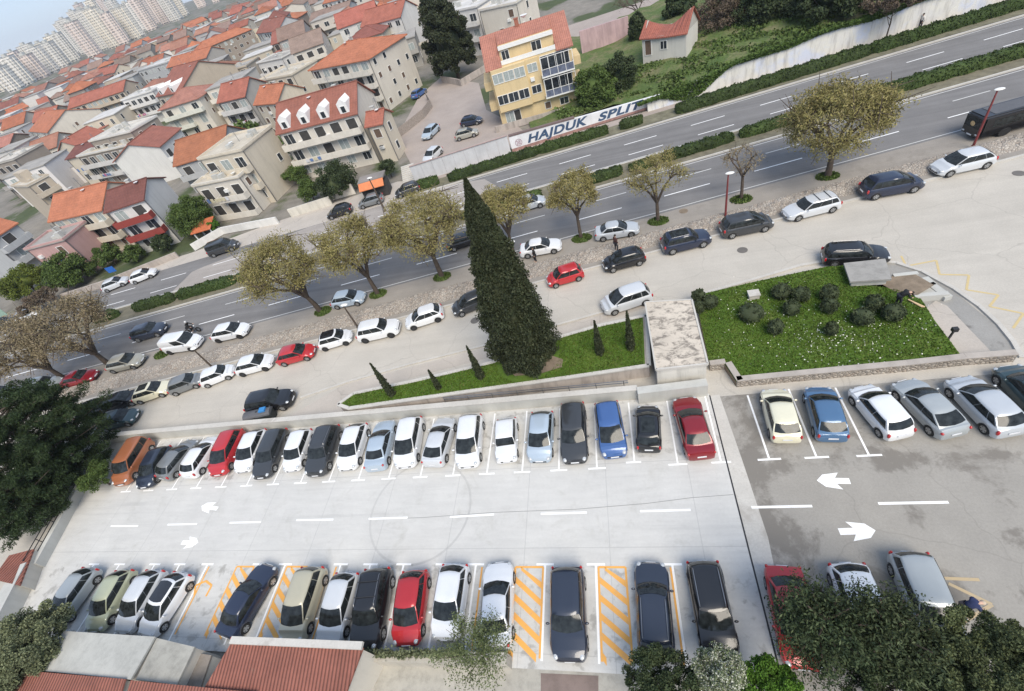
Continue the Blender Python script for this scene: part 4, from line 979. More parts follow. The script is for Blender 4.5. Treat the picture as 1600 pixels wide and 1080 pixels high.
H_('pink walled flat house between the orange roofs and the garden trees', (42, 391), (100, 376), 5.8, 5, 'F', 0, 'grey', 'pink', 2, 'x', kinds='s', sidew=.1)
H_('white flat roofed block behind the dark conifers', (668, 28), (744, 12), 9.0, 9, 'F', 0, 'white', 'white', 3, 'b')
H_('white apartment house at the top edge behind the yellow house', (749, 18), (806, 6), 9.0, 9, 'F', 0, 'white', 'lcream', 3, '', kinds='s')
H_('pale house at the top edge above the salmon ground floor', (505, 6), (560, -9), 8.0, 9, 'G', 2, 'o', 'white', 3, 'b')
H_('grey flat house between the orange hip roof and the red gallery house', (404, 128), (456, 118), 7.6, 9, 'F', 0, 'cream', 'cream', 3, 'b')
H_('pale house with grey terrace left of the orange hip roof', (402, 100), (440, 92), 7.0, 7, 'F', 0, 'grey', 'white', 2, 'b')
H_('grey green roofed block above the tan house yard', (330, 122), (385, 104), 7.2, 9, 'F', 0, 'grey', 'tan', 3, 'b')
# ---- yellow house
A = at(762, 107, 8.7); B = at(890, 67, 8.7); v = B-A; yw = v.length; yrz = math.atan2(v.y, v.x); yd = 9.5
t = thing('apartment_house', 'yellow apartment house with red tiled roof behind the painted wall', 'house', (A.x, A.y, 0), yrz)
Y0 = Matrix.Translation((A.x, A.y, 0)) @ Matrix.Rotation(yrz, 4, 'Z'); FOOT.append(((Y0 @ Vector((yw/2, 5, 0))).x, (Y0 @ Vector((yw/2, 5, 0))).y, 8.5))
h = 8.5; rise = 3.0; k = rise/(yd*.55)
body(t, yw, yd, h, WC['yellow'], rise, .55)
mb = MB(); ov = .4; yr = yd*.55; zf = h-ov*k+.17
for x0, x1 in ((-ov, yw*.17), (yw*.83, yw+ov)): slab(mb, [(x0, -ov, zf), (x1, -ov, zf), (x1, yr, h+rise+.17), (x0, yr, h+rise+.17)])
yc = 2.6; slab(mb, [(yw*.17+.003, yc-.4, h+(yc-.4)*k+.9), (yw*.83-.003, yc-.4, h+(yc-.4)*k+.9), (yw*.83-.003, yr, h+rise+.19), (yw*.17+.003, yr, h+rise+.19)])
k2 = rise/(yd-yr); slab(mb, [(yw+ov, yd+ov, h-ov*k2+.17), (-ov, yd+ov, h-ov*k2+.17), (-ov, yr, h+rise+.165), (yw+ov, yr, h+rise+.165)])
o = mb.build('roof', M['tile'], t); o.color = (.44, .19, .14, 1)
mb = MB(); mb.box(yw*.17+.01, yw*.83-.01, 1.3, 4.4, h+.01, h+yc*k+.55); o = mb.build('roof_room', M['wall'], t); o.color = (*WC['yellow'], 1)
mb = MB(); mb.box(yw*.17-.02, yw*.83+.02, 1.0, 1.3, h+yc*k+.15, h+yc*k+.62); mb.box(yw*.17+.02, yw*.83-.02, -.05, .1, h+.02, h+.55); mb.build('fascia', M['frame'], t)
for q, ww in ((.24, 1.0), (.62, 1.3)): window(t, yw*q, 1.3, h+.3, ww, 1.1, 'g')
mb = MB(); mb.box(.25, yw*.44, -.75, -.004, 2.6, h-.15); o = mb.build('bay', M['wall'], t); o.color = (*WC['yellow'], 1)
mb = MB(); mb.box(yw*.44+.01, yw*.60, -.35, -.004, 2.6, h-.15); o = mb.build('bay', M['wall'], t); o.color = (*WC['yellow'], 1)
for z_ in (3.7, 6.6):
    for q in (.95, 2.55, 4.15): window(t, q+.15, -.75, z_, 1.4, 1.2, 'c' if z_ > 5 else 'g')
    window(t, yw*.52, -.35, z_+.1, 1.3, 1.0, 'c' if z_ > 5 else 'g')
for z_ in (2.9, 5.7):
    window(t, yw*.80, 0, z_+.1, 4.0, 2.3, 'g', 0)
    mb = MB(); mb.box(yw*.61, yw+.1, -1.2, -.004, z_-.1, z_+.08); bl = mb.build('balcony', M['frame'], t)
    mb = MB(); mb.box(yw*.62, yw+.05, -1.16, -1.12, z_+.082, z_+.95); mb.box(yw+.03, yw+.07, -1.11, -.01, z_+.082, z_+.95); mb.build('panel', simple('blue_balcony_panel', (.13, .15, .21), .3, .3, 2), bl)
    mb = MB()
    for q in np.linspace(yw*.62, yw+.03, 5): mb.bar((q, -1.18, z_+.1), (q, -1.18, z_+2.5), .07)
    mb.bar((yw*.62, -1.18, z_+1.0), (yw+.05, -1.18, z_+1.0), .06); mb.bar((yw*.62, -1.18, z_+2.5), (yw+.05, -1.18, z_+2.5), .07); mb.build('frame', M['frame'], bl)
for q, ww, kd in ((.12, 1.2, 'c'), (.22, .9, 'd'), (.62, .8, 's'), (.83, 1.2, 'g')): window(t, yw*q, 0, .3 if kd in 'cd' else 1.1, ww, 1.9 if kd in 'cd' else .9, kd)
for z_ in (2.6, 5.5): 
    mb = MB(); mb.box(yw+.004, yw+1.3, 1, 5, z_, z_+1.1); o = mb.build('balcony', M['balc'], t); o.color = (*WC['yellow'], 1)
    mb = MB(); mb.box(-1.2, -.004, 1, 7, z_, z_+1.1); o = mb.build('balcony', M['balc'], t); o.color = (*WC['yellow'], 1)
side_windows(t, yw, yd, h, 3, random.Random(2), 3, 'g', 1)
chimney(t, yw*.45, yr-.3, h+rise, 1.0, M['brick'])
mb = MB(); mb.lathe([(.05, -.25), (.35, -.1), (.55, .12)], 14, 0, (yw*.55, yr, h+rise+1.0)); mb.bar((yw*.55, yr, h+rise), (yw*.55, yr, h+rise+.8), .06); mb.build('satellite_dish', M['frame'], t)
mb = MB(); mb.box(yw*.47, yw*.52, -.62, -.352, 5.5, 6.0); mb.build('air_conditioner', M['frame'], t)
# ---- stone hut with sagging roof
HB = 1.9; A = at(1003, 62, 3.4+HB); B = at(1072, 54, 3.4+HB); v = B-A; hw_ = v.length; hrz = math.atan2(v.y, v.x)
t = thing('hut', 'small pale hut with sagging red tiled roof in the overgrown garden', 'hut', (A.x, A.y, HB), hrz); FOOT.append((A.x+3, A.y+3, 7))
body(t, hw_, 5.0, 3.6, (.62, .60, .55)); 
mb = MB(); n = 10
for side in (0, 1):
    g0 = []
    for i in range(n+1):
        q = i/n; sag = -1.5*math.sin(math.pi*min(1, q*1.02))**1.3
        zr_ = 3.6+1.6+sag+q*.9; e = (-.3+q*(hw_+.6)); ze = 3.62+.25*sag*.3
        g0.append(((e, -.35, ze) if side == 0 else (e, 5.3, ze), (e, 2.4, zr_)))
    for i in range(n):
        a, b_ = g0[i], g0[i+1]; p = [a[0], b_[0], b_[1], a[1]]; p = p if side == 0 else p[::-1]; slab(mb, p, .15)
o = mb.build('roof', M['tile'], t); o.color = (.36, .12, .085, 1)
for x_ in (.0+.0, hw_-.2):
    mb = MB(); zz = 3.6+1.5 if x_ < 1 else 3.6+2.3
    v = [(x_, 0, 3.602), (x_, 5, 3.602), (x_, 2.4, zz)]; v += [(q[0]+.2, q[1], q[2]) for q in v]; mb.add(v, [(0, 2, 1), (3, 4, 5), (0, 3, 5, 2), (1, 2, 5, 4)]); o = mb.build('gable', M['wall'], t); o.color = (.45, .43, .39, 1)
window(t, hw_*.14, 0, 1.3, .9, 1.9, 's', name='door'); window(t, hw_*.5, 0, 1.9, .9, 1.0, 'g')
# ---- far town
rr = random.Random(11); fars = []
for t_i in range(0, 30):
    for s_i in range(0, 46):
        tt = 88+t_i*15.5+rr.uniform(-3, 3); ss = -8-s_i*14.5+rr.uniform(-3, 3)-(t_i % 2)*7
        p = hw(ss, tt); ww = rr.uniform(8, 12); dd = rr.uniform(8, 11)
        d3 = p-Vector((0, 0, CAM_H-8)); F3 = Vector(_F); z_ = d3.dot(F3)
        if z_ < 5: continue
        px = 800+F_PX*d3.dot(Vector(_R))/z_; py = 540-F_PX*d3.dot(Vector(_U))/z_
        if px < -40 or py < -45 or px > 1000: continue
        if p.length > 640: continue
        if any((p.x-fx)**2+(p.y-fy)**2 < (fr+6.3)**2 for fx, fy, fr in FOOT): continue
        if tt < 130 and ss > -30: continue
        if tt < 100 and (px < 470 and py > 300): continue
        FOOT.append((p.x, p.y, 5.0)); fars.append((p.length, p, ww, dd))
fars.sort(key=lambda q: q[0]); print('far houses', len(fars))
desc = {'b': 'pale brown roof', 'o': 'orange tiled roof', 'm': 'red orange tiled roof', 'r': 'brick red roof', 'p': 'pinkish roof', 'F': 'flat grey roof', 'w': 'flat white roof'}
for i, (dist, p, ww, dd) in enumerate(fars[:290]):
    rt = rr.choice('oomrrpppbbFFFww'); wc = rr.choice(['cream', 'lcream', 'grey', 'tan', 'white', 'white', 'lcream', 'bluegrey', 'brown']); h = rr.uniform(5.6, 9.2)
    t = thing('house', 'distant %s walled town house with %s' % ({'lcream': 'pale cream', 'bluegrey': 'blue grey'}.get(wc, wc), desc[rt]), 'house', (p.x, p.y, 0), HA+rr.uniform(-.14, .14)+(math.pi/2 if rr.random() < .22 else 0), 'distant %s houses with %s' % (wc, desc[rt]))
    kf = rr.uniform(.85, 1.12); col = tuple(k*kf*rr.uniform(.985, 1.015) for k in WC[wc])
    if rt in 'Fw':
        body(t, ww, dd, h, col); mb = MB(); mb.box(-.2, ww+.2, -.2, dd+.2, h, h+.2); o = mb.build('roof', M['flat'], t); o.color = (*(WC['white'] if rt == 'w' else WC['grey']), 1)
    else:
        rs = rr.uniform(1.6, 2.8); kf = rr.uniform(.75, 1.08); k = tuple(q*kf*rr.uniform(.96, 1.04) for q in RC[rt])
        if rr.random() < .65: body(t, ww, dd, h, col, rs); gable_roof(t, ww, dd, h, rs, k)
        else: body(t, ww, dd, h, col); hip_roof(t, ww, dd, h, rs, k)
    for _k in range(rr.choice((0, 1, 1, 2))):
        aw, ad, ah = rr.uniform(2.5, 5), rr.uniform(2, 3.6), h*rr.uniform(.3, .75); ax = rr.uniform(0, ww-aw); ay = -ad if rr.random() < .6 else dd; ax, ay = (ax, ay) if rr.random() < .7 else (ww, rr.uniform(0, dd-ad))
        mb = MB(); mb.box(ax+.03, ax+aw-.03, ay+.004, ay+ad-.004, -.1, ah); o = mb.build('annex', M['wall'], t); o.color = (*col, 1)
        mb = MB(); mb.box(ax-.1, ax+aw+.1, ay-.1+.11*(ay > 0), ay+ad+.1-.11*(ay < 0), ah+.003, ah+.16); ro = mb.build('roof', M['flat'], o); ro.color = (*(RC['m'] if rr.random() < .35 else WC[rr.choice(('grey', 'white', 'cream'))]), 1)
    if dist < 330:
        fl = 3 if h > 7.4 else 2
        facade(t, ww, h-.1, fl, rr.choice(['', 'b', 'bf']) if dist < 230 else '', rr, tuple(min(.75, q*1.15) for q in col), wx=3)
        side_windows(t, ww, dd, h, fl, rr, 2, 'gs', .5)
# ---- tower blocks on the skyline
m, t, b = nm('tower_facade'); oi = t.nodes.new('ShaderNodeObjectInfo'); co = objco(t)
br = t.nodes.new('ShaderNodeTexBrick'); br.inputs['Scale'].default_value = 1.0; br.inputs['Brick Width'].default_value = 3.4; br.inputs['Row Height'].default_value = 2.9
br.inputs['Mortar Size'].default_value = .75; br.inputs['Mortar Smooth'].default_value = .1; br.offset = 0
cmb = t.nodes.new('ShaderNodeCombineXYZ'); x, y, z = sep(t, co); t.links.new(mth(t, 'ADD', x, y), cmb.inputs[0]); t.links.new(z, cmb.inputs[1]); t.links.new(cmb.outputs[0], br.inputs['Vector'])
g = noise(t, co, .35, 4, .6)
c = mixc(t, mth(t, 'MULTIPLY', mth(t, 'SUBTRACT', 1.0, br.outputs['Fac']), ramp(t, g, [(.35, .35), (.65, 1.0)])), oi.outputs['Color'], (.10, .11, .12)); t.links.new(c, b.inputs['Base Color']); b.inputs['Roughness'].default_value = .7; M['tower'] = m
tw = [(-12, 150, 30), (4, 142, 29), (16, 146, 27), (22, 134, 32), (36, 136, 30), (44, 126, 33), (55, 127, 29), (62, 118, 34), (74, 118, 31), (80, 108, 38), (92, 108, 34), (100, 100, 36), (112, 98, 36), (128, 86, 50), (140, 92, 40), (118, 84, 58), (146, 76, 60), (160, 80, 50), (158, 68, 66), (176, 66, 60), (188, 72, 40), (184, 56, 66), (200, 58, 52), (206, 64, 42), (216, 52, 40), (240, 40, 70), (254, 40, 66), (268, 36, 60), (282, 28, 58), (232, 50, 44), (30, 128, 31), (68, 110, 36), (106, 92, 40), (172, 78, 44), (310, 14, 52), (334, 6, 46)]
for i, (px, py, hh) in enumerate(tw):
    p = at(px, py); ww = rr.uniform(11, 17)*(p.length/1000)**.3; dd = rr.uniform(11, 15); hh *= rr.uniform(.86, 1.08)
    t = thing('tower_block', '%s concrete tower block on the far skyline' % ('tall' if hh > 45 else 'lower'), 'tower block', (p.x, p.y, 0), HA+rr.uniform(-.3, .3), '%s tower blocks on the skyline' % ('tall' if hh > 45 else 'low'))
    cv = rr.choice([(.74, .71, .66), (.68, .66, .62), (.78, .73, .64), (.72, .63, .58), (.62, .61, .58)])
    mb = MB(); mb.box(0, ww, 0, dd, 0, hh); n = 3 if hh > 45 else 2
    for j in range(n): mb.box(ww*(j+.2)/n, ww*(j+.65)/n, -1.6, -.01, 2, hh-1.5-j*.8)
    mb.box(ww+.01, ww+1.6, dd*.3, dd*.7, 2, hh-2)
    o = mb.build('wall', M['tower'], t); o.color = (*cv, 1)
    mb = MB(); mb.box(-.4, ww+.4, -.4, dd+.4, hh+.004, hh+.5); mb.box(ww*.3, ww*.6, dd*.3, dd*.7, hh+.504, hh+3.2); mb.build('roof', M['wall_conc'], t)
# ================================================================== PLANTS
def leafmat(name, cols, rough=.75, var=.0):
    m, t, b = nm(name); g = t.nodes.new('ShaderNodeNewGeometry'); n = len(cols)
    c = ramp(t, g.outputs['Random Per Island'], [(i/(n-1), c_) for i, c_ in enumerate(cols)])
    f = noise(t, objco(t), .8, 3, .5); c = mixc(t, 1.0, c, ramp(t, f, [(.3, .7), (.7, 1.25)]), 'MULTIPLY')
    t.links.new(c, b.inputs['Base Color']); b.inputs['Roughness'].default_value = rough; b.inputs['Specular IOR Level'].default_value = .25; return m
M['lf_plane'] = leafmat('spring_leaves', [(.21, .18, .07), (.26, .22, .09), (.21, .195, .065), (.25, .225, .08), (.28, .235, .12)])
M['lf_dull'] = leafmat('dull_brown_twigs', [(.21, .165, .10), (.27, .215, .14), (.20, .165, .09), (.25, .21, .125)])
M['lf_cyp'] = leafmat('cypress_foliage', [(.016, .024, .011), (.034, .045, .020), (.062, .070, .036), (.022, .032, .014)])
M['lf_pine'] = leafmat('pine_needles', [(.013, .027, .010), (.026, .047, .016), (.044, .066, .024), (.018, .034, .012)])
M['lf_green'] = leafmat('garden_leaves', [(.045, .08, .018), (.08, .125, .028), (.11, .155, .045), (.055, .09, .022)])
M['lf_olive'] = leafmat('olive_leaves', [(.10, .12, .06), (.17, .19, .10), (.23, .25, .14), (.08, .10, .05)])
M['lf_dark'] = leafmat('dark_leaves', [(.020, .034, .016), (.042, .064, .026), (.072, .092, .042), (.028, .045, .018)])
M['lf_bright'] = leafmat('bright_ivy', [(.05, .12, .012), (.08, .18, .018), (.11, .22, .03), (.04, .08, .012)])
M['lf_hedge'] = leafmat('hedge_leaves', [(.026, .048, .012), (.045, .072, .018), (.068, .098, .028), (.02, .034, .01)])
M['lf_dbush'] = leafmat('clipped_bush', [(.030, .044, .020), (.048, .066, .030), (.068, .084, .040), (.036, .05, .024)])
M['lf_brown'] = leafmat('bare_brown_twigs', [(.12, .09, .07), (.18, .14, .10), (.10, .085, .05), (.16, .11, .09)])
M['lf_flower'] = leafmat('white_flower_bush', [(.10, .14, .06), (.16, .20, .09), (.22, .25, .15), (.60, .60, .52), (.13, .16, .08)])
M['bark'] = simple('bark', (.085, .065, .05), .95, .35, 3, 0, .5)
M['bark_pale'] = simple('pale_bark', (.16, .13, .10), .95, .3, 3, 0, .5)
def leaf_mesh(name, C_, size, m, seed=0, up=0.0, aspect=1.6, core=None):
    r = np.random.default_rng(seed); n = len(C_); C_ = np.asarray(C_, float)
    a = r.normal(size=(n, 3)); a[:, 2] += up*2; a /= np.linalg.norm(a, axis=1)[:, None]
    b_ = np.cross(a, r.normal(size=(n, 3))); b_ /= np.linalg.norm(b_, axis=1)[:, None]
    s = size*r.uniform(.6, 1.35, n)[:, None]
    u = a*s*aspect*.5; v = b_*s*.5
    V = np.stack([C_-u*1.0, C_+v, C_+u, C_-v], 1).reshape(-1, 3)
    idx = np.arange(4*n); tot = np.full(n, 4)
    if core:
        k = len(V); V = np.concatenate([V, np.array([tuple(p) for p in core.v], float)]); idx = np.concatenate([idx, np.array([i+k for f in core.f for i in f])]); tot = np.concatenate([tot, np.array([len(f) for f in core.f])])
    me = bpy.data.meshes.new(name); me.vertices.add(len(V)); me.vertices.foreach_set('co', V.ravel()); me.loops.add(len(idx)); me.loops.foreach_set('vertex_index', idx)
    me.polygons.add(len(tot)); me.polygons.foreach_set('loop_start', np.concatenate([[0], np.cumsum(tot)[:-1]])); me.update(calc_edges=True); me.validate(); me.materials.append(m); return me
def clumps(r, n, k, rx, ry, rz, cz, cr, shell=.55, low=-.75):
    """n leaf points grouped in k clumps spread through an ellipsoid"""
    P_ = []
    c_ = r.normal(size=(k*3, 3)); c_ /= np.linalg.norm(c_, axis=1)[:, None]; c_ = c_[c_[:, 2] > low][:k]; c_ = c_*(r.uniform(shell, 1, len(c_))**.6)[:, None]
    per = n//len(c_)
    for q in c_:
        d = r.normal(size=(per, 3)); d /= np.linalg.norm(d, axis=1)[:, None]; d *= (r.uniform(0, 1, per)**(1/2.2))[:, None]*cr*r.uniform(.6, 1.3)
        P_.append(np.array([q[0]*rx, q[1]*ry, q[2]*rz+cz])+d*np.array([1, 1, .8]))
    return np.concatenate(P_)
def branches(seed, H0, cz, rx, rz, lean=(0, 0), n1=6, n2=4, n3=4, tr=.17, spread=.85):
    r = random.Random(seed); mb = MB(); ends = []
    j = Vector((lean[0]*.25, lean[1]*.25, H0))
    mb.tube([(0, 0, -.1), (lean[0]*.05, lean[1]*.05, H0*.5), j], [tr*1.25, tr, tr*.85], 8)
    for i in range(n1):
        a = (i+r.uniform(-.3, .3))*2*math.pi/n1; e1 = Vector((lean[0]*.7+math.cos(a)*rx*.42, lean[1]*.7+math.sin(a)*rx*.42, cz-rz*.25+r.uniform(-.3, .5)*rz*.5))
        mid = j.lerp(e1, .5)+Vector((0, 0, .12*rz)); mb.tube([j, mid, e1], [tr*.75, tr*.58, tr*.45], 6)
        for k in range(n2):
            b_ = a+r.uniform(-.9, .9); q = r.uniform(.55, .85)
            e2 = Vector((lean[0]+math.cos(b_)*rx*q, lean[1]+math.sin(b_)*rx*q, cz+rz*r.uniform(-.45, .75)*math.sqrt(max(.05, 1-q*q*.8)))); 
            mb.tube([e1, e1.lerp(e2, .5)+Vector((r.uniform(-.2, .2), r.uniform(-.2, .2), .15)), e2], [tr*.42, tr*.3, tr*.19], 5)
            for l in range(n3):
                e3 = e2+Vector((r.gauss(0, 1), r.gauss(0, 1), r.gauss(.25, .8)))*rx*.2; mb.tube([e2, e3], [tr*.17, tr*.07], 4); ends.append(e3)
    return mb, ends
def street_tree(seed, H0, cz, rx, rz, nleaf, leaf, m, lean=(0, 0), **kw):
    mb, ends = branches(seed, H0, cz, rx, rz, lean, **kw)
    r = np.random.default_rng(seed)
    E_ = np.array([tuple(e) for e in ends]); nleaf = int(nleaf*1.75); leaf = leaf*.47; per = int(nleaf*.55/len(E_)); d = r.normal(size=(len(E_)*per, 3)); d /= np.linalg.norm(d, axis=1)[:, None]
    d *= (r.uniform(0, 1, len(d))**.5)[:, None]*rx*.26
    P_ = np.repeat(E_, per, 0)+d
    Q = clumps(r, int(nleaf*.45), 110, rx*.86, rx*.86, rz*.86, cz, rx*.2, .6, -.55)+np.array([lean[0], lean[1], 0])
    P_ = np.concatenate([P_, Q]); D_ = (P_-np.array([lean[0], lean[1], cz]))/np.array([rx, rx, rz]); q = np.linalg.norm(D_, axis=1); th = np.arctan2(D_[:, 1], D_[:, 0]); el_ = D_[:, 2]*3; lim = 1+.13*np.sin(th*3+seed+el_)+.10*np.sin(th*7+seed*2-el_*2); k_ = np.where(q > lim*.95, lim*r.uniform(.70, 1.03, len(q))/np.maximum(q, .01), 1)[:, None]; keep = (q > .6) & (D_[:, 2] > -.25) | (D_[:, 2] > .3) | (r.random(len(q)) < .22); D_ = D_[keep]; k_ = k_[keep]
    P_ = np.array([lean[0], lean[1], cz])+D_*k_*np.array([rx, rx, rz]); P_ = P_[P_[:, 2] > cz-rz*.8]
    return mb, leaf_mesh('crown', P_, leaf, m, seed, .2, 2.8)
def plant(name, label, cat, base, mb, me, group=None, rz=0, sc=1, bark=None):
    t = thing(name, label, cat, base, rz, group); t.scale = (sc, sc, sc) if not isinstance(sc, tuple) else sc
    if mb: mb.build('trunk', bark or M['bark'], t, True, 60)
    o = bpy.data.objects.new('crown', me); link(o, t); return t
def px_tree(name, label, base, cc, prx, prz, nleaf, leaf, m, seed, group=None, trunk=.42, zc=None, cat='tree', **kw):
    b_, h = above(base, cc); c_ = at(*cc, h); lean = (c_.x-b_.x, c_.y-b_.y); s = pxm(c_); rx = prx/s*.98; rz = prz/s
    mb, me = street_tree(seed, max(.6, h-rz*.95 if trunk is None else h*trunk), h, rx, rz, nleaf, leaf, m, lean, **kw)
    return plant(name, label, cat, (b_.x, b_.y, .02), mb, me, group)
G1 = 'street trees along the highway'
px_tree('street_tree', 'largest round street tree with dense yellow brown crown at the right', (1293, 276), (1310, 192), 84, 66, 17000, .17, M['lf_plane'], 1, G1, .40, n1=7, n2=5, n3=5, tr=.27)
px_tree('street_tree', 'small sparse street tree beside the middle red lamp post', (1158, 312), (1160, 253), 36, 20, 900, .12, M['lf_dull'], 2, G1, .6, n1=4, n2=3, n3=4, tr=.14)
px_tree('street_tree', 'street tree with forked trunk and thin crown above the dark navy off-road car', (1028, 346), (1024, 275), 52, 34, 3600, .14, M['lf_plane'], 3, G1, .42, n1=4, n2=4, n3=4, tr=.17)
px_tree('street_tree', 'street tree with compact crown just right of the cypress', (908, 373), (896, 302), 42, 38, 6500, .15, M['lf_plane'], 4, G1, .5, n1=5, n2=4, n3=4, tr=.16)
px_tree('street_tree', 'street tree half hidden behind the top of the cypress', (803, 398), (788, 325), 48, 34, 7500, .15, M['lf_plane'], 5, G1, .45, tr=.17)
px_tree('street_tree', 'wide street tree directly left of the cypress', (691, 433), (658, 355), 76, 56, 14000, .16, M['lf_plane'], 6, G1, .42, n1=7, n2=5, tr=.24)
px_tree('street_tree', 'middle one of the three leaning street trees left of the cypress', (591, 460), (548, 388), 58, 50, 9500, .16, M['lf_plane'], 7, G1, .38, n1=6, n2=5, tr=.22)
px_tree('street_tree', 'leaning street tree above the silver car in the lay-by', (501, 487), (437, 425), 66, 60, 12500, .16, M['lf_plane'], 8, G1, .36, n1=7, n2=5, tr=.25)
px_tree('street_tree', 'strongly leaning brown street tree near the left edge', (170, 569), (104, 517), 72, 50, 10500, .17, M['lf_dull'], 9, G1, .30, n1=6, n2=5, tr=.27)
px_tree('street_tree', 'brown street tree cut off by the left edge', (101, 592), (30, 545), 66, 55, 8500, .17, M['lf_dull'], 10, G1, .32, n1=6, n2=5, tr=.25)
# grass tufts at the tree feet
for p, lb in (((1293, 276), 'round largest street tree'), ((1158, 312), 'small sparse street tree'), ((1029, 346), 'forked street tree'), ((909, 373), 'compact street tree'), ((691, 433), 'wide street tree'), ((591, 460), 'middle leaning tree'), ((505, 487), 'leaning tree above the silver car'), ((254, 554), 'white van in the lay-by')):
    a = at(*p); r = np.random.default_rng(int(a.x*7)+900); n = 900; th = r.uniform(0, 6.28, n); q = np.sqrt(r.uniform(0, 1, n))*1.0
    me = leaf_mesh('grass_tuft', np.stack([np.cos(th)*q, np.sin(th)*q*.75, r.uniform(.02, .22, n)*(1.3-q)], 1), .16, M['lf_green'], 3, 1.2)
    o = link(bpy.data.objects.new('grass_tuft', me)); o.location = (a.x, a.y, .0); tag(o, 'tuft of green weeds at the foot of the '+lb if 'van' not in lb else 'tuft of green weeds behind the white van in the lay-by', 'weeds', 'weed tufts along the lay-by')
# ---- cypresses
def cypress(seed, H, R_, n, leaf, second=None):
    r = np.random.default_rng(seed); P_ = []
    def cone(cx, cy, H, R_, n, z0=0):
        z = r.uniform(0, 1, n)**1.25; th = r.uniform(0, 2*math.pi, n)
        lob = 1+.13*np.sin(th*4+z*8)+.14*np.sin(th*6-z*26+seed)+.13*np.sin(z*70+th*4)*np.sin(th*7+1)
        pr = np.interp(z, [0, .04, .18, .42, .7, .9, 1], [.78, .95, 1, .86, .47, .19, .015])
        q = R_*pr*lob*(r.uniform(.70, 1.10, n)); P_.append(np.stack([cx+np.cos(th)*q, cy+np.sin(th)*q, z0+z*H], 1))
    cone(0, 0, H, R_, n)
    core = MB(); prf = [(.55, .05), (.8, .04), (.9, .18), (.76, .42), (.42, .7), (.16, .9), (.01, .985)]
    core.lathe([(R_*.84*a, H*(b_ if i else .01)) for i, (a, b_) in enumerate(prf)], 14)
    if second: 
        cone(*second[:2], second[2], second[3], n//4); core.lathe([(second[3]*.8*a, second[2]*(b_ if i else .01)) for i, (a, b_) in enumerate(prf)], 10, 0, (second[0], second[1], 0))
    return leaf_mesh('crown', np.concatenate(P_), leaf, M['lf_cyp'], seed, .7, 1.9, core)
b_, h = above((833, 577), (729, 281), 30); b_ = at(833, 577, 0); print('cypress', h, b_)
bb = at(824, 558, ISZ); _, ht = above((824, 558, ISZ), (729, 281), 30); s0 = at(799, 541, ISZ); _, h2_ = above((799, 541, ISZ), (747, 398), 30)
t = thing('cypress', 'huge dark cypress rising from the grass strip in the middle of the photo', 'cypress', bb)
me = cypress(3, ht-ISZ+.1, 2.1, 105000, .095, (s0.x-bb.x, s0.y-bb.y, h2_-ISZ, .95)); o = link(bpy.data.objects.new('crown', me), t)
mb = MB(); mb.tube([(0, 0, -.3), (0, 0, .9)], [.35, .3], 10); mb.build('trunk', M['bark'], t)
labs = ['thin small cypress at the left tip of the grass strip', 'shortest little cypress on the grass strip', 'thin small cypress left of the huge cypress', 'small cypress right of the huge cypress', 'small cypress next to the concrete lift house']
for i, (bs, tp) in enumerate((((613, 617), (573, 572)), ((686, 607), (667, 580)), ((752, 590), (725, 543)), ((938, 553), (925, 502)), ((986, 545), (978, 486)))):
    b_ = at(*bs, ISZ); _, hh = above((*bs, ISZ), tp, 12); hh -= ISZ
    t = thing('small_cypress', labs[i], 'cypress', b_, 0, 'small cypresses on the grass strip')
    me = cypress(20+i, hh, .27 if i != 1 else .2, 1500, .10); link(bpy.data.objects.new('crown', me), t)
    mb = MB(); mb.tube([(0, 0, -.1), (0, 0, .3)], [.05, .04], 6); mb.build('trunk', M['bark'], t)
# ---- bushes
def bush_mesh(seed, rx, ry, rz, n, leaf, m, k=30, cr=.35, core=.72, cz=None):
    r = np.random.default_rng(seed); cz = rz*.85 if cz is None else cz
    P_ = clumps(r, n, k, rx*.85, ry*.85, rz*.85, cz, min(rx, rz)*cr, .75, -.7)
    c_ = None
    if core: c_ = MB(); c_.ell((0, 0, cz), (rx*core, ry*core, rz*core), 14, 9)
    return leaf_mesh('crown', P_, leaf, m, seed, .2, 1.7, c_)
def bush(label, p, z, rpx, hpx, n, leaf, m, seed, name='shrub', cat='shrub', group=None, zc=None, core=.72, k=30, cr=.4, squash=1.0):
    """p = centre of the bush in the photo at height z"""
    c_ = at(*p, z); s = pxm(c_); rx = rpx/s; rz = hpx/s
    me = bush_mesh(seed, rx, rx*squash, rz, n, leaf, m, k, cr, core, z)
    t = thing(name, label, cat, (c_.x, c_.y, 0), 0, group); link(bpy.data.objects.new('crown', me), t)
    mb = MB(); mb.tube([(0, 0, -.1), (0, 0, max(.3, z*.8))], [.09, .05], 6); mb.build('trunk', M['bark'], t); return t
def on(z0): pass
bl = [((1174, 488), 20, 'largest clipped bush on the lawn at its left'), ((1221, 455), 14, 'clipped bush near the top edge of the lawn, left of the trio'), ((1252, 460), 13, 'clipped bush right of the upper left one on the lawn'), ((1237, 481), 12, 'clipped bush in the middle of the left group on the lawn'), ((1212, 511), 12, 'lowest clipped bush on the lawn at the left'), ((1296, 458), 13, 'clipped bush at the top of the middle pair on the lawn'), ((1296, 478), 12, 'clipped bush at the bottom of the middle pair on the lawn'), ((1299, 514), 9, 'smallest lone clipped bush low on the lawn'), ((1348, 495), 16, 'tall clipped bush on the right half of the lawn'), ((1366, 473), 13, 'clipped bush behind the tall one on the right half of the lawn'), ((1396, 488), 16, 'clipped bush nearest the dug-up corner'), ((1092, 462), 10, 'bush touching the lift house roof, upper'), ((1109, 472), 12, 'bush right of the lift house'), ((1092, 480), 9, 'small bush hidden beside the lift house')]
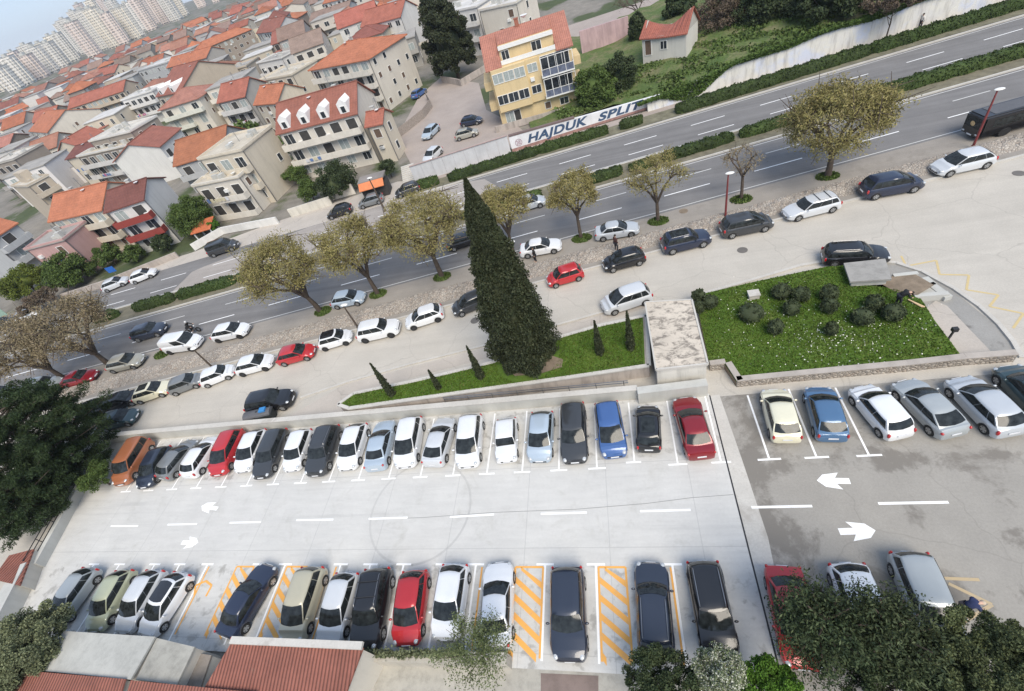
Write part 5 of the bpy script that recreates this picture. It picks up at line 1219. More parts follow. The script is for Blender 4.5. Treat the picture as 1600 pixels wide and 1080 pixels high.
for i, (p, rp, lb) in enumerate(bl):
    zc_ = GZ1+.55; c_ = at(*p, zc_); s = pxm(c_); r_ = rp/s*1.02
    me = bush_mesh(40+i, r_, r_, .62, 1500, .10, M['lf_dbush'], 60, .30, .86, .55)
    t = thing('clipped_bush', lb, 'bush', (c_.x, c_.y, GZ1), i*1.1, 'clipped round bushes on the lawn'); link(bpy.data.objects.new('crown', me), t)
    mb = MB(); mb.tube([(0, 0, -.05), (0, 0, .4)], [.08, .06], 6); mb.build('trunk', M['bark'], t)
# daisies and clover in the lawn: countless
r = np.random.default_rng(5); Q = []
for cxp, cyp, sx, sy, n in ((1320, 530, 60, 22, 320), (1160, 480, 40, 30, 120), (1250, 500, 110, 45, 200), (1420, 500, 30, 30, 50)):
    for _ in range(n):
        px, py = r.normal(cxp, sx), r.normal(cyp, sy)
        if 1115 < px < 1490 and 430 < py < 575 and py < 592-(px-1150)*.07 and (py > 470 or px < 1380): q = at(px, py, GZ1+.03); Q.append((q.x, q.y, q.z))
m, t, b = nm('daisy'); b.inputs['Base Color'].default_value = (.8, .8, .72, 1)
o = link(bpy.data.objects.new('daisies', leaf_mesh('daisies', Q, .085, m, 9, 0, 1.0))); o['kind'] = 'stuff'; tag(o, 'white daisies scattered over the lawn', 'flowers')
r = np.random.default_rng(6); Q = []
mb_ = [(p.x, p.y) for p in ga]
def inside(x, y, poly):
    c_ = False; j = len(poly)-1
    for i in range(len(poly)):
        if (poly[i][1] > y) != (poly[j][1] > y) and x < (poly[j][0]-poly[i][0])*(y-poly[i][1])/(poly[j][1]-poly[i][1])+poly[i][0]: c_ = not c_
        j = i
    return c_
def grass_on(name, poly, z, n, seed, label, size=.075):
    r = np.random.default_rng(seed); xs = [p[0] for p in poly]; ys = [p[1] for p in poly]; Q = []
    while len(Q) < n:
        x_, y_ = r.uniform(min(xs), max(xs)), r.uniform(min(ys), max(ys))
        if inside(x_, y_, poly) and (name != 'strip_grass' or (x_-bb.x)**2+(y_-bb.y)**2 > 6.2): Q.append((x_, y_, z+r.uniform(0, .035)))
    o = link(bpy.data.objects.new(name, leaf_mesh(name, Q, size, leafmat(name+'_blades', [(.05, .10, .008), (.07, .135, .012), (.095, .155, .02), (.042, .08, .008), (.14, .15, .04)]), seed, .9, 1.6))); o['kind'] = 'stuff'; tag(o, label, 'grass'); return o
grass_on('lawn_grass', mb_, GZ1, 30000, 1, 'green grass of the lawn with round bushes')
grass_on('strip_grass', [(p.x, p.y) for p in shrink(ring_, .03)], ISZ, 14000, 2, 'green grass on the raised strip around the cypress')
# ---- hedges
def hedge(label, pts, w_, h, seed, dens=130, m=None, group='hedges along the highway', z0=.1, name='hedge'):
    r = np.random.default_rng(seed); mb = MB(); Q = []
    pts = [Vector((p[0], p[1], 0)) for p in pts]
    for a, b_ in zip(pts, pts[1:]):
        d = b_-a; L = d.length; d.normalize(); n_ = Vector((-d.y, d.x, 0)); k = max(2, int(L/.7)); prev = None
        sec = []
        for i in range(k+1):
            e = .55 if i in (0, k) else 1.0; ww = w_*.41*e*(1+.12*math.sin(i*1.7+seed)+r.uniform(-.06, .06)); hh = h*(.75+.25*e)*(1+.10*math.sin(i*2.3+seed*2)+r.uniform(-.05, .05)); c_ = a+d*(L*i/k)
            sec.append([c_-n_*ww+Vector((0, 0, z0-.1)), c_-n_*ww*1.02+Vector((0, 0, z0+hh*.7)), c_-n_*ww*.7+Vector((0, 0, z0+hh*.97)), c_+n_*ww*.7+Vector((0, 0, z0+hh*.97)), c_+n_*ww*1.02+Vector((0, 0, z0+hh*.7)), c_+n_*ww+Vector((0, 0, z0-.1))])
        v = [p for s_ in sec for p in s_]; f = [(i*6+j+1, i*6+j, (i+1)*6+j, (i+1)*6+j+1) for i in range(k) for j in range(5)]+[(0, 1, 2, 3, 4, 5), tuple(k*6+j for j in (5, 4, 3, 2, 1, 0))]
        mb.add([(p.x, p.y, p.z) for p in v], f)
        for i in range(int(L*dens)):
            q = r.uniform(0, 1)*k; ii = min(k-1, int(q)); fr = q-ii; j = r.choice(5, p=[.26, .16, .26, .16, .16]); tt = r.uniform(0, 1)
            p = sec[ii][j].lerp(sec[ii][j+1], tt).lerp(sec[ii+1][j].lerp(sec[ii+1][j+1], tt), fr); Q.append((p.x+r.normal(0, .05), p.y+r.normal(0, .05), p.z+r.normal(.02, .05)))
    o = link(bpy.data.objects.new(name, leaf_mesh(name, Q, .17, m or M['lf_hedge'], seed, .2, 1.5, mb))); return tag(o, label, 'hedge', group)
def hp(*pp): return [hw(s, t) for s, t in pp]
hedge('clipped median hedge between carriageways cut off by the right edge', hp((31.5, 52.2), (60, 52.4), (100, 52.4)), 1.7, 1.0, 1)
hedge('short median hedge right of the forked street tree', hp((15.2, 51.6), (23.2, 51.9)), 1.6, .9, 2)
hedge('median hedge ending under the crown of the largest street tree', hp((24.0, 51.9), (30, 52.1)), 1.5, .9, 3)
hedge('median hedge between the cypress and the forked street tree', hp((6.2, 51.3), (10.5, 51.5)), 1.5, .9, 4)
hedge('small ragged median hedge left of the forked street tree', hp((11.3, 51.4), (14.3, 51.5)), 1.3, .7, 41)
hedge('median hedge under the tree crown behind the cypress tip', hp((-9, 51.4), (1, 51.5)), 1.5, .7, 5)
hedge('long median hedge left of the leaning trees', hp((-47.8, 51.6), (-39.5, 51.6)), 1.6, 1.0, 6)
hedge('median hedge touching the leftmost leaning tree crown', hp((-39.0, 51.6), (-34, 51.6)), 1.6, 1.0, 7)
hedge('median hedge at the far left of the highway', hp((-54.3, 51.6), (-48.4, 51.6)), 1.6, 1.0, 8)
hedge('short round median hedge near the leaning brown tree', hp((-60.5, 51.6), (-56.9, 51.6)), 1.5, 1.0, 9)
hedge('long roadside hedge below the concrete retaining wall', hp((20.5, 63.0), (45, 63.8), (100, 65)), 1.7, 1.1, 10)
hedge('roadside hedge under the painted wall', hp((-10.8, 62.9), (2, 63.3), (11.6, 63.3)), 1.5, 1.0, 11)
hedge('round end of the roadside hedge left of the long hedge', hp((13.2, 63.2), (16.2, 63.3)), 1.4, 1.0, 12)
hedge('small hedge at the left end of the grey hoarding', hp((-17.0, 63.4), (-12.2, 63.2)), 1.5, 1.0, 13)
sheet('verge', [hw(-17, 62.1), hw(100, 62.1), hw(100, 65.6), hw(-17, 64.6)], .06, asphalt('verge_grass', (.17, .16, .11), None, None, 1.0, .95, .35))
# ---- embankment garden behind the retaining wall
def wt(s):   # wall line
    return 66.4+.01*(s-20)
def wh(s): return float(np.interp(s, [-16, 4, 12, 19, 26, 34, 48, 60, 100], [1.5, 1.2, .9, 1.2, 2.2, 3.0, 3.3, 3.4, 3.4]))
vs, fs = [], []; sl_ = list(np.arange(2, 101, 2.0)); tl = [.3, 2.5, 5, 9, 14, 22, 40]
r = np.random.default_rng(3)
for s in sl_:
    for j, dt in enumerate(tl):
        if s < 18: dt = dt+max(0, 3.0*min(1, (18-s)/4))
        zz = (wh(s)-.15+min(dt, 14)*.05+(r.uniform(-.25, .3) if j else 0))*min(1, max(.2, (s-2)/8)) if s < 10 else wh(s)-.15+min(dt, 14)*.05+(r.uniform(-.25, .3) if j else 0)
        if 3 <= j <= 4: zz *= 1.0
        vs.append(hw(s, wt(s)+dt, zz))
nj = len(tl)
for i in range(len(sl_)-1):
    for j in range(nj-1): a = i*nj+j; fs.append((a, a+nj, a+nj+1, a+1))
m, t, b = nm('overgrown_garden'); co = worldco(t); f = noise(t, co, .35, 8, .7); g = noise(t, co, 3, 6, .75)
c = ramp(t, f, [(.3, (.06, .11, .024)), (.48, (.10, .145, .04)), (.6, (.17, .17, .08)), (.75, (.22, .19, .11))]); c = mixc(t, 1.0, c, ramp(t, g, [(.3, .55), (.7, 1.3)]), 'MULTIPLY')
t.links.new(c, b.inputs['Base Color']); b.inputs['Roughness'].default_value = 1; bump(t, b, g, .8, .15); M['garden'] = m
o = mesh('embankment', vs, fs, M['garden'], smooth=True); o['kind'] = 'structure'
def gz(s, t_): return wh(s)-.15+min(max(0, t_-wt(s)), 14)*.05
Q = []
for _ in range(26000):
    s = r.uniform(6, 100) if _ % 3 else r.uniform(20, 60); dt = r.uniform(0, 1)**1.5*14+(3.4 if s < 18 else 0); 
    if noise_ok(s, dt) if 'noise_ok' in globals() else (math.sin(s*.9+dt*1.3)+math.sin(s*.37-dt*.8+2)+r.uniform(-.8, .8) > -.3): p = hw(s, wt(s)+dt, gz(s, wt(s)+dt)+r.uniform(0, .35)*(1 if dt < 5 else .6)); Q.append((p.x, p.y, p.z))
o = link(bpy.data.objects.new('ground_cover', leaf_mesh('ground_cover', Q, .30, M['lf_green'], 8, .3, 1.4))); o['kind'] = 'stuff'; tag(o, 'green ground cover on the embankment above the retaining wall', 'ground cover')
# ivy hanging over the wall
Q = []
for _ in range(15000):
    s = r.uniform(16.5, 66); hang = max(0, .95*(math.sin(s*.55+1)+1.0)*(1.2 if s < 30 else .25) + (.25 if s > 30 else 0))*min(1, (s-15)/4)
    z_ = r.uniform(0, 1)**1.3; d_ = z_*hang*.9
    p = hw(s, wt(s)-.22-r.uniform(0, .25)*(1-z_)+(.0 if r.random() < .75 else r.uniform(0, .8)), wh(s)+.25-d_); Q.append((p.x, p.y, max(.2, p.z)))
o = link(bpy.data.objects.new('ivy', leaf_mesh('ivy', Q, .26, leafmat('ivy_leaves', [(.045, .085, .018), (.075, .13, .027), (.105, .165, .04), (.05, .085, .024)]), 8, .3, 1.3))); o['kind'] = 'stuff'; tag(o, 'green ivy hanging over the top of the retaining wall', 'ivy')
# ---- pine and other big trees
def tree3(label, p, z, rpx, hpx, n, leaf_, m, seed, name='tree', k=70, cr=.30, trunk_r=.2, core=.5, low=-.6, group=None, aspect=1.7):
    c_ = at(*p, z); s = pxm(c_); rx = rpx/s; rz = hpx/s; r = np.random.default_rng(seed); n = int(n*2.2); leaf = leaf_*.68; k = int(k*1.5); cr *= .85; core = core*.7 if core else 0
    if leaf_ < .135: core = 0; n = int(n*1.7); leaf *= .82; cr *= 1.15
    if name == 'pine_tree': aspect = 4.0; leaf *= 1.1
    P_ = clumps(r, n, k, rx*.9, rx*.9, rz*.9, z, min(rx, rz)*cr, .45 if core else .15, low); P_ = P_[P_[:, 2] > .25]
    cm = None
    if core: cm = MB(); cm.ell((0, 0, z), (rx*core, rx*core, rz*core), 12, 8)
    t = thing(name, label, 'tree', (c_.x, c_.y, 0), 0, group)
    mb = MB(); mb.tube([(0, 0, -.1), (.1, 0, z*.5), (0, 0, z)], [trunk_r, trunk_r*.8, trunk_r*.4], 8)
    rr_ = random.Random(seed)
    for i in range(7):
        a = i*.9; mb.tube([(0, 0, z*rr_.uniform(.4, .8)), (math.cos(a)*rx*.7, math.sin(a)*rx*.7, z+rz*rr_.uniform(-.3, .5))], [trunk_r*.4, trunk_r*.1], 5)
    mb.build('trunk', M['bark'], t, True, 60)
    link(bpy.data.objects.new('crown', leaf_mesh('crown', P_, leaf, m, seed, .2, aspect, cm)), t); return t
def pine(label, p, z, rpx, hpx, seed, nb, nleaf, name='pine_tree', m=None, lw=.055, asp=4.5, upr=0.0):
    c_ = at(*p, z); s = pxm(c_); rx = rpx/s; rz = hpx/s; r = np.random.default_rng(seed)
    t = thing(name, label, 'tree', (c_.x, c_.y, 0)); mb = MB(); mb.tube([(0, 0, -.1), (.15, .1, z*.6), (0, 0, z+rz*.7)], [.34, .26, .08], 8); P_ = []; per = nleaf//(nb*5)
    for i in range(nb):
        a = i*2.399+r.uniform(-.2, .2); u = (i+.5)/nb; z0 = z-rz*.75+u*rz*1.45; L = rx*math.sqrt(max(.06, 1-(abs(u-.38)*1.35)**2))*r.uniform(.72, 1.08); up = r.uniform(.05, .30)*L+upr
        e = Vector((math.cos(a)*L, math.sin(a)*L, z0+up)); o_ = Vector((0, 0, z0)); mb.tube([o_, o_.lerp(e, .5)+Vector((0, 0, -.1)), e], [.09, .05, .02], 5)
        for k in range(5):
            q = o_.lerp(e, .38+.155*k)+Vector((r.normal(0, .22), r.normal(0, .22), r.normal(.05, .12))); d = r.normal(size=(per, 3)); d /= np.linalg.norm(d, axis=1)[:, None]; d *= (r.uniform(0, 1, per)**.45)[:, None]*np.array([.62, .62, .34])*r.uniform(.7, 1.2)
            P_.append(np.array(tuple(q))+d)
    mb.build('trunk', M['bark'], t, True, 60); P_ = np.concatenate(P_); P_ = P_[P_[:, 2] > .3]
    link(bpy.data.objects.new('crown', leaf_mesh('crown', P_, lw, m or M['lf_pine'], seed, .5, asp)), t)
pine('big dark green pine filling the left edge beside the car park', (54, 690), 4.6, 98, 102, 51, 96, 125000)
pine('smaller dark pine reaching down to the tiled shed at the left edge', (38, 782), 2.6, 66, 52, 52, 46, 42000)
tree3('dark green shrub between the pine and the copper brown van', (150, 745), 1.4, 30, 22, 3000, .13, M['lf_green'], 53, 'shrub_tree', 30, .35, .08, .5)
tree3('pale olive coloured tree at the lower left above the red roof', (40, 1010), 3.0, 66, 46, 15000, .13, M['lf_olive'], 54, 'olive_tree', 80, .25, .15, .66)
tree3('dark conifer group at the top beside the yellow house', (700, 68), 6.5, 40, 66, 20000, .34, M['lf_cyp'], 55, 'conifer', 110, .22, .4, .7)
tree3('narrow dark conifer at the top left of the conifer group', (672, 20), 8.0, 16, 40, 5000, .34, M['lf_cyp'], 56, 'conifer', 40, .4, .3, .7)
tree3('round dark green tree beside the white blank side wall', (301, 338), 2.8, 35, 33, 9000, .20, M['lf_green'], 57, 'round_tree', 90, .25, .2, .85)
tree3('grey green olive tree below the dormer house', (525, 282), 2.4, 36, 28, 7000, .20, M['lf_dark'], 58, 'olive_tree', 60, .3, .15, .75)
tree3('bright green bush below the left corner of the dormer house', (482, 298), 1.8, 18, 20, 2600, .18, M['lf_green'], 59, 'garden_bush', 30, .35, .1, .75)
tree3('green bush at the foot of the cream flat roofed house', (462, 275), 1.6, 20, 16, 2400, .18, M['lf_green'], 60, 'garden_bush', 30, .35, .1, .7)
tree3('dark bush right of the orange awning', (605, 262), 1.5, 14, 14, 1500, .18, M['lf_dark'], 61, 'garden_bush', 24, .35, .1, .7)
tree3('large bright green tree right of the yellow house', (930, 140), 2.6, 34, 34, 8000, .24, M['lf_green'], 62, 'round_tree', 60, .3, .2, .8)
tree3('darker green tree behind the bright green one by the yellow house', (968, 118), 3.0, 28, 32, 6500, .24, M['lf_dark'], 63, 'round_tree', 50, .3, .2, .8)
tree3('dark evergreen between the pink wall and the hut', (996, 50), 3.5, 15, 30, 4500, .24, M['lf_dark'], 64, 'evergreen', 50, .35, .2, .8)
tree3('dark evergreen behind the hut at the top edge', (1062, 12), 4.0, 28, 20, 5000, .28, M['lf_dark'], 65, 'evergreen', 50, .3, .2, .8)
tree3('grey bare bush right of the hut', (1125, 28), 4.2, 46, 42, 7200, .22, M['lf_brown'], 66, 'bare_bush', 60, .3, .12, 0, group='bare bushes on the embankment')
tree3('dark evergreen mass at the top edge above the retaining wall', (1195, 4), 5, 56, 40, 9000, .28, M['lf_dark'], 67, 'evergreen', 60, .3, .2, .7)
tree3('reddish brown bush hanging over the wall top at the upper right', (1400, -2), 5.0, 44, 26, 5500, .2, M['lf_brown'], 68, 'bare_bush', 40, .3, .1, 0, group='bare bushes on the embankment')
tree3('dark evergreen at the top edge between two bare bushes', (1300, -6), 5.5, 60, 36, 9000, .28, M['lf_dark'], 69, 'evergreen', 60, .3, .2, .6)
tree3('leafy tree in the garden at the left beyond the highway', (108, 425), 2.2, 36, 30, 8000, .22, M['lf_green'], 70, 'garden_tree', 60, .3, .15, .6)
tree3('yellow green tree in the garden at the left edge', (38, 440), 2.2, 40, 24, 7000, .22, leafmat('yellow_green_leaves', [(.09, .12, .02), (.14, .17, .03), (.07, .10, .02)]), 71, 'garden_tree', 60, .3, .15, .6)
tree3('brown bare bush at the left edge beyond the highway', (58, 470), 1.6, 32, 14, 3200, .2, M['lf_brown'], 72, 'garden_bush', 40, .35, .1, 0)
tree3('green garden bush in front of the orange roofed house', (168, 400), 1.6, 22, 18, 3200, .2, M['lf_green'], 73, 'garden_bush', 30, .35, .1, .7)
tree3('dark green bush under the red balconies', (252, 380), 1.4, 18, 14, 2400, .2, M['lf_dark'], 74, 'garden_bush', 30, .35, .1, .7)
tree3('small green bush left of the dark one under the red balconies', (205, 398), 1.3, 20, 14, 2400, .2, M['lf_green'], 75, 'garden_bush', 30, .35, .1, .6)
tree3('palm like green plant by the orange hut beyond the highway', (333, 352), 1.4, 9, 8, 700, .22, M['lf_bright'], 76, 'garden_bush', 20, .4, .08, .5)
# foreground
tree3('small leafy tree with thin branches in front of the white cars', (738, 1012), 3.6, 66, 56, 2300, .095, leafmat('small_tree_leaves', [(.07, .09, .035), (.11, .14, .055), (.16, .18, .085), (.08, .11, .04)]), 81, 'small_tree', 60, .30, .08, 0, -.8)
pine('dark evergreen covering the right side of the red saloon at the lower right', (1278, 984), 3.8, 56, 88, 82, 44, 17000, 'evergreen_tree', M['lf_dark'], .06, 2.6, .5)
pine('dark evergreen standing in front of the almost hidden white car', (1378, 996), 3.7, 60, 84, 182, 44, 18000, 'evergreen_tree', leafmat('lower_right_leaves', [(.030, .045, .020), (.055, .075, .032), (.085, .105, .05), (.04, .055, .025)]), .06, 2.6, .45)
tree3('leafy tree in the lower right corner', (1556, 1050), 4.4, 104, 62, 28000, .09, leafmat('corner_leaves', [(.055, .07, .03), (.085, .105, .042), (.125, .145, .065), (.06, .08, .035)]), 83, 'leafy_tree', 150, .21, .16, .4)
tree3('dark leafy bush below the tree at the bottom edge', (1400, 1068), 3.4, 90, 46, 18000, .09, M['lf_dark'], 84, 'leafy_tree', 90, .26, .12, .6)
tree3('pale bush speckled with white blossom at the bottom edge', (1124, 1050), 3.0, 38, 44, 9000, .085, M['lf_flower'], 85, 'flowering_bush', 70, .28, .1, .75)
tree3('dark green bush at the bottom edge left of the flowering bush', (1040, 1078), 2.4, 70, 36, 11000, .10, M['lf_dark'], 86, 'leafy_bush', 70, .3, .1, .8)
tree3('bright green ivy bush right of the flowering bush', (1208, 1082), 2.4, 54, 30, 9000, .10, M['lf_bright'], 87, 'ivy_bush', 70, .3, .1, .8)
Q = []
for _ in range(1800):
    q = at(r.uniform(560, 720), 1022+r.normal(0, 3.5), 1.2); Q.append((q.x, q.y, 1.2+r.uniform(0, .25)))
o = link(bpy.data.objects.new('wall_weeds', leaf_mesh('wall_weeds', Q, .10, M['lf_olive'], 8, .3, 1.6))); o['kind'] = 'stuff'; tag(o, 'dry weeds growing on the wall below the parked cars', 'weeds')
# bare tree at the top
for base, cc, lb in (((1002, 34), (985, 4), 'bare leafless tree on the terrace above the pink wall'),):
    px_tree('bare_tree', lb, base, cc, 30, 14, 700, .12, M['lf_brown'], 99, None, .45, n1=5, n2=4, n3=4, tr=.16)
rr = random.Random(77); k = 0
for i in range(160):
    s, t_ = rr.uniform(-330, -20), rr.uniform(78, 300); p = hw(s, t_)
    if any((p.x-fx)**2+(p.y-fy)**2 < (fr+.8)**2 for fx, fy, fr in FOOT): continue
    if k >= 26: break
    k += 1
    if k == 1: protos = [leaf_mesh('crown', clumps(np.random.default_rng(5+q), 1500, 30, 1.8, 1.8, 1.6, 2.6, .8, .5, -.8), .4, mm, q, .2, 1.5) for q, mm in enumerate((M['lf_green'], M['lf_dark'], M['lf_green']))]
    t = thing('town_tree', 'small green tree between the town houses', 'tree', (p.x, p.y, 0), rr.uniform(0, 6), 'garden trees between the town houses'); sc = rr.uniform(.8, 1.5); t.scale = (sc,)*3
    link(bpy.data.objects.new('crown', protos[k % 3]), t); mb = MB(); mb.tube([(0, 0, -.1), (0, 0, 2.4)], [.16, .1], 6); mb.build('trunk', M['bark'], t)
# ================================================================== WALLS BEYOND THE HIGHWAY, FURNITURE, PEOPLE
# grey hoarding
sA, sB = tohw(at(652, 287)), tohw(at(800, 238)); print('hoard', sA, sB)
a0, b0 = at(650, 286), at(799, 239)
t = thing('hoarding', 'long plain grey hoarding wall left of the painted club wall', 'wall')
n = 9
for i in range(n):
    p, q = a0.lerp(b0, i/n), a0.lerp(b0, (i+.985)/n); o = wallseg('panel', p, q, 2.45, .15, M['wall_panel']); o.parent = t
mb = MB(); mb.bar(a0+Vector((0, 0, 2.5)), b0+Vector((0, 0, 2.5)), .22, .08); mb.build('coping', simple('reddish_coping', (.40, .30, .28), .9), t)
# painted wall with writing
a1, b1 = at(801, 238), at(1043, 161)
d = (b1-a1); WL = d.length; rz = math.atan2(d.y, d.x)
t = thing('painted_wall', 'white painted wall reading HAJDUK SPLIT in blue letters', 'wall', (a1.x, a1.y, 0), rz)
mb = MB(); mb.box(0, WL, 0, .35, 0, 1.0+.0); 
v = [(0, 0, 0), (WL, 0, 0), (WL, .35, 0), (0, .35, 0), (0, 0, 2.15), (WL, 0, 1.35), (WL, .35, 1.35), (0, .35, 2.15)]
mb = MB(); mb.add(v, [(0, 1, 5, 4), (1, 2, 6, 5), (2, 3, 7, 6), (3, 0, 4, 7), (4, 5, 6, 7), (3, 2, 1, 0)]); mb.build('wall', wallmat('white_wall_paint', (.74, .75, .77), None, .15), t)
mb = MB(); v2 = [(0, -.01, -.0), (WL, -.01, 0), (WL, -.01, .28), (0, -.01, .45)]; mb.add(v2, [(0, 1, 2, 3)]); mb.build('plinth', simple('maroon_plinth', (.32, .19, .17), .9, .3, 2), t)
mb = MB(); v2 = [(0, -.05, 2.155), (WL*.42, -.05, 1.84), (WL*.42, .4, 1.84), (0, .4, 2.155)]; v2 += [(p[0], p[1], p[2]+.22) for p in v2]; mb.add(v2, [(3, 2, 1, 0), (4, 5, 6, 7), (0, 1, 5, 4), (1, 2, 6, 5), (2, 3, 7, 6), (3, 0, 4, 7)]); mb.build('coping', simple('brown_coping', (.17, .125, .12), .9), t)
mblue = simple('blue_letter_paint', (.045, .085, .16), .7, .3, 3)
def text(name, s, x, z, size, width, par, m, y=-.02, shear=.3):
    cu = bpy.data.curves.new(name, 'FONT'); cu.body = s; cu.size = size; cu.offset = .055; cu.shear = shear; cu.space_character = 1.08; cu.extrude = .004
    ob = bpy.data.objects.new(name, cu); S.collection.objects.link(ob); bpy.context.view_layer.update()
    me = bpy.data.meshes.new_from_object(ob.evaluated_get(bpy.context.evaluated_depsgraph_get())); bpy.data.objects.remove(ob)
    xs = [v.co.x for v in me.vertices]; k = width/(max(xs)-min(xs)); x0 = min(xs)
    for v in me.vertices: v.co = ((v.co.x-x0)*k, v.co.z, v.co.y)
    me.name = name; me.materials.clear(); me.materials.append(m)
    bm = bmesh.new(); bm.from_mesh(me); bmesh.ops.recalc_face_normals(bm, faces=bm.faces); bm.to_mesh(me); bm.free()
    o = bpy.data.objects.new(name, me); link(o, par); o.location = (x, y, z); return o
def xon(px, py, z): p = at(px, py, z); return (p-a1).dot(d.normalized())
xa, xb, xc, xd = xon(824, 220, .9), xon(918, 188, .9), xon(934, 185, .9), xon(1003, 161, .8); print('letters', xa, xb, xc, xd, WL)
text('lettering', 'HAJDUK', xa, .62, 1.5, xb-xa, t, mblue); text('lettering', 'SPLIT', xc, .50, 1.38, xd-xc, t, mblue)
for cx_, cz_, r_ in ((1.15, 1.05, .5), (xd+(WL-xd)*.45, .85, .42)):
    mb = MB(); n = 20; v = [(cx_+math.cos(i*2*math.pi/n)*rr_, -.02, cz_+math.sin(i*2*math.pi/n)*rr_) for rr_ in (r_, r_*.86) for i in range(n)]; mb.add(v, [(i, (i+1) % n, n+(i+1) % n, n+i) for i in range(n)])
    for i in range(5):
        for j in range(5):
            if (i+j) % 2 == 0: x0 = cx_+(i-2.5)*r_*.24; z0 = cz_+(j-2.5)*r_*.24; mb.add([(x0, -.021, z0), (x0+r_*.24, -.021, z0), (x0+r_*.24, -.021, z0+r_*.24), (x0, -.021, z0+r_*.24)], [(0, 1, 2, 3)])
    mb.build('emblem', simple('faded_red_blue', (.35, .22, .27), .8, .3, 5), t)
# retaining wall to the right
m, tt, b = nm('graffiti_concrete'); co = worldco(tt)
s = noise(tt, scaled(tt, co, (1.4, 1.4, .2)), 1.0, 8, .7); f = noise(tt, co, .3, 6, .6)
c = mixc(tt, mth(tt, 'MULTIPLY', ramp(tt, s, [(.5, 0), (.68, 1)]), .6), ramp(tt, f, [(.35, (.60, .60, .60)), (.5, (.66, .65, .60)), (.62, (.56, .60, .70))]), (.25, .24, .23))
tt.links.new(c, b.inputs['Base Color']); b.inputs['Roughness'].default_value = .9; M['graf'] = m
vs = []; fs = []; sl_ = list(np.arange(17.8, 101, 2.6))
for s in sl_:
    for dt, zz in ((-.15, 0), (-.02, wh(s)), (.3, wh(s)), (.3, 0)): vs.append(hw(s, wt(s)+dt, zz))
for i in range(len(sl_)-1):
    for j in range(3): a = i*4+j; fs.append((a, a+4, a+5, a+1))
fs += [(0, 1, 2, 3), tuple(len(vs)-4+j for j in (3, 2, 1, 0))]
tag(mesh('retaining_wall', vs, fs, M['graf']), 'high stained white retaining wall with faint graffiti along the highway', 'wall')
# pink wall
p0, p1 = at(912, 100, 0), at(985, 78, 0)
_, ph = above((912, 98), (908, 47)); print('pink', ph); o = wallseg('pink_wall', p0, p1, ph, .4, wallmat('pink_plaster', (.52, .37, .38), None, .55)); tag(o, 'pink plastered wall between the yellow house and the dark evergreen', 'wall')
o = sheet('terrace_floor', [hw(-2, 89), hw(60, 91), hw(60, 125), hw(-2, 125)], .02, M['dirtside'])
# low garden walls at the left far side
def gwall(label, pts, h, m, th=.25, group=None):
    t = thing('garden_wall', label, 'wall', (0, 0, 0), 0, group); pts = [at(*p) for p in pts]
    for a, b_ in zip(pts, pts[1:]): wallseg('wall', a, b_, h, th, m).parent = t
    return t
gwall('white garden wall with gate posts in front of the cream flat roofed house', ((305, 392), (350, 366), (436, 350)), 1.1, wallmat('white_garden_wall', (.70, .69, .66), None, .2))
gwall('cream garden wall below the dormer house', ((456, 340), (520, 320)), 1.3, wallmat('cream_garden_wall', (.60, .57, .50), None, .3))
gwall('white wall block with red tiled top beside the awning', ((521, 313), (556, 303)), 1.6, wallmat('cream_garden_wall2', (.66, .62, .55), None, .2))
gwall('brown stone garden wall under the bushes at the left', ((100, 468), (160, 450), (280, 402)), .9, M['wall_stone'])
gwall('curved slatted garden fence at the side street', ((612, 225), (638, 205), (664, 184), (676, 168), (668, 155)), 1.5, simple('slatted_fence', (.30, .26, .23), .9, .3, 5), .08)
gwall('stone wall along the side street under the conifers', ((690, 128), (722, 135), (760, 112)), 1.2, M['wall_stone'])
gwall('low cream wall with iron fence in front of the yellow house', ((775, 208), (905, 172)), .9, M['wall_stone'])
# awning with stone front
A = at(562, 296, 2.0); B = at(600, 285, 2.0); dd = (B-A); L = dd.length; rz = math.atan2(dd.y, dd.x)
t = thing('kiosk', 'small kiosk with orange awning and red tiled top beyond the highway', 'kiosk', (A.x, A.y, 0), rz)
mb = MB(); mb.box(0, L, .2, 2.4, 0, 1.95); mb.build('wall', M['dark'], t)
mb = MB(); mb.add([(0, -.6, 1.9), (L, -.6, 1.9), (L, .3, 2.6), (0, .3, 2.6), (0, -.6, 1.82), (L, -.6, 1.82), (L, .3, 2.52), (0, .3, 2.52)], [(0, 1, 2, 3), (7, 6, 5, 4), (0, 4, 5, 1), (1, 5, 6, 2), (2, 6, 7, 3), (3, 7, 4, 0)]); mb.build('awning', simple('orange_awning', (.62, .20, .08), .7), t)
mb = MB(); mb.box(-.1, L+.1, .35, 2.5, 2.53, 2.7); o = mb.build('roof', M['flat'], t); o.color = (.30, .27, .25, 1)
t = thing('red_tile_shelter', 'small orange roofed shelter beside the white gate beyond the highway', 'shelter', at(312, 378), HA)
mb = MB(); 
for x_, y_ in ((0, 0), (2.8, 0), (0, 2), (2.8, 2)): mb.box(x_, x_+.15, y_, y_+.15, 0, 1.6)
mb.build('posts', M['frame'], t); mb = MB(); slab(mb, [(-.2, -.3, 1.6), (3.2, -.3, 1.6), (3.2, 2.4, 2.3), (-.2, 2.4, 2.3)], .1); o = mb.build('roof', M['tile'], t); o.color = (.6, .17, .07, 1)
# stairs
t = at(640, 285); mb = MB()
for i in range(9): mb.box(-1, 1, i*.32, (i+1)*.32-.004, 0, .15+i*.16)
o = mb.build('stairs', M['side']); o.location = (t.x, t.y, 0); o.rotation_euler = (0, 0, HA); tag(o, 'outdoor concrete stairs at the left end of the grey hoarding', 'stairs')
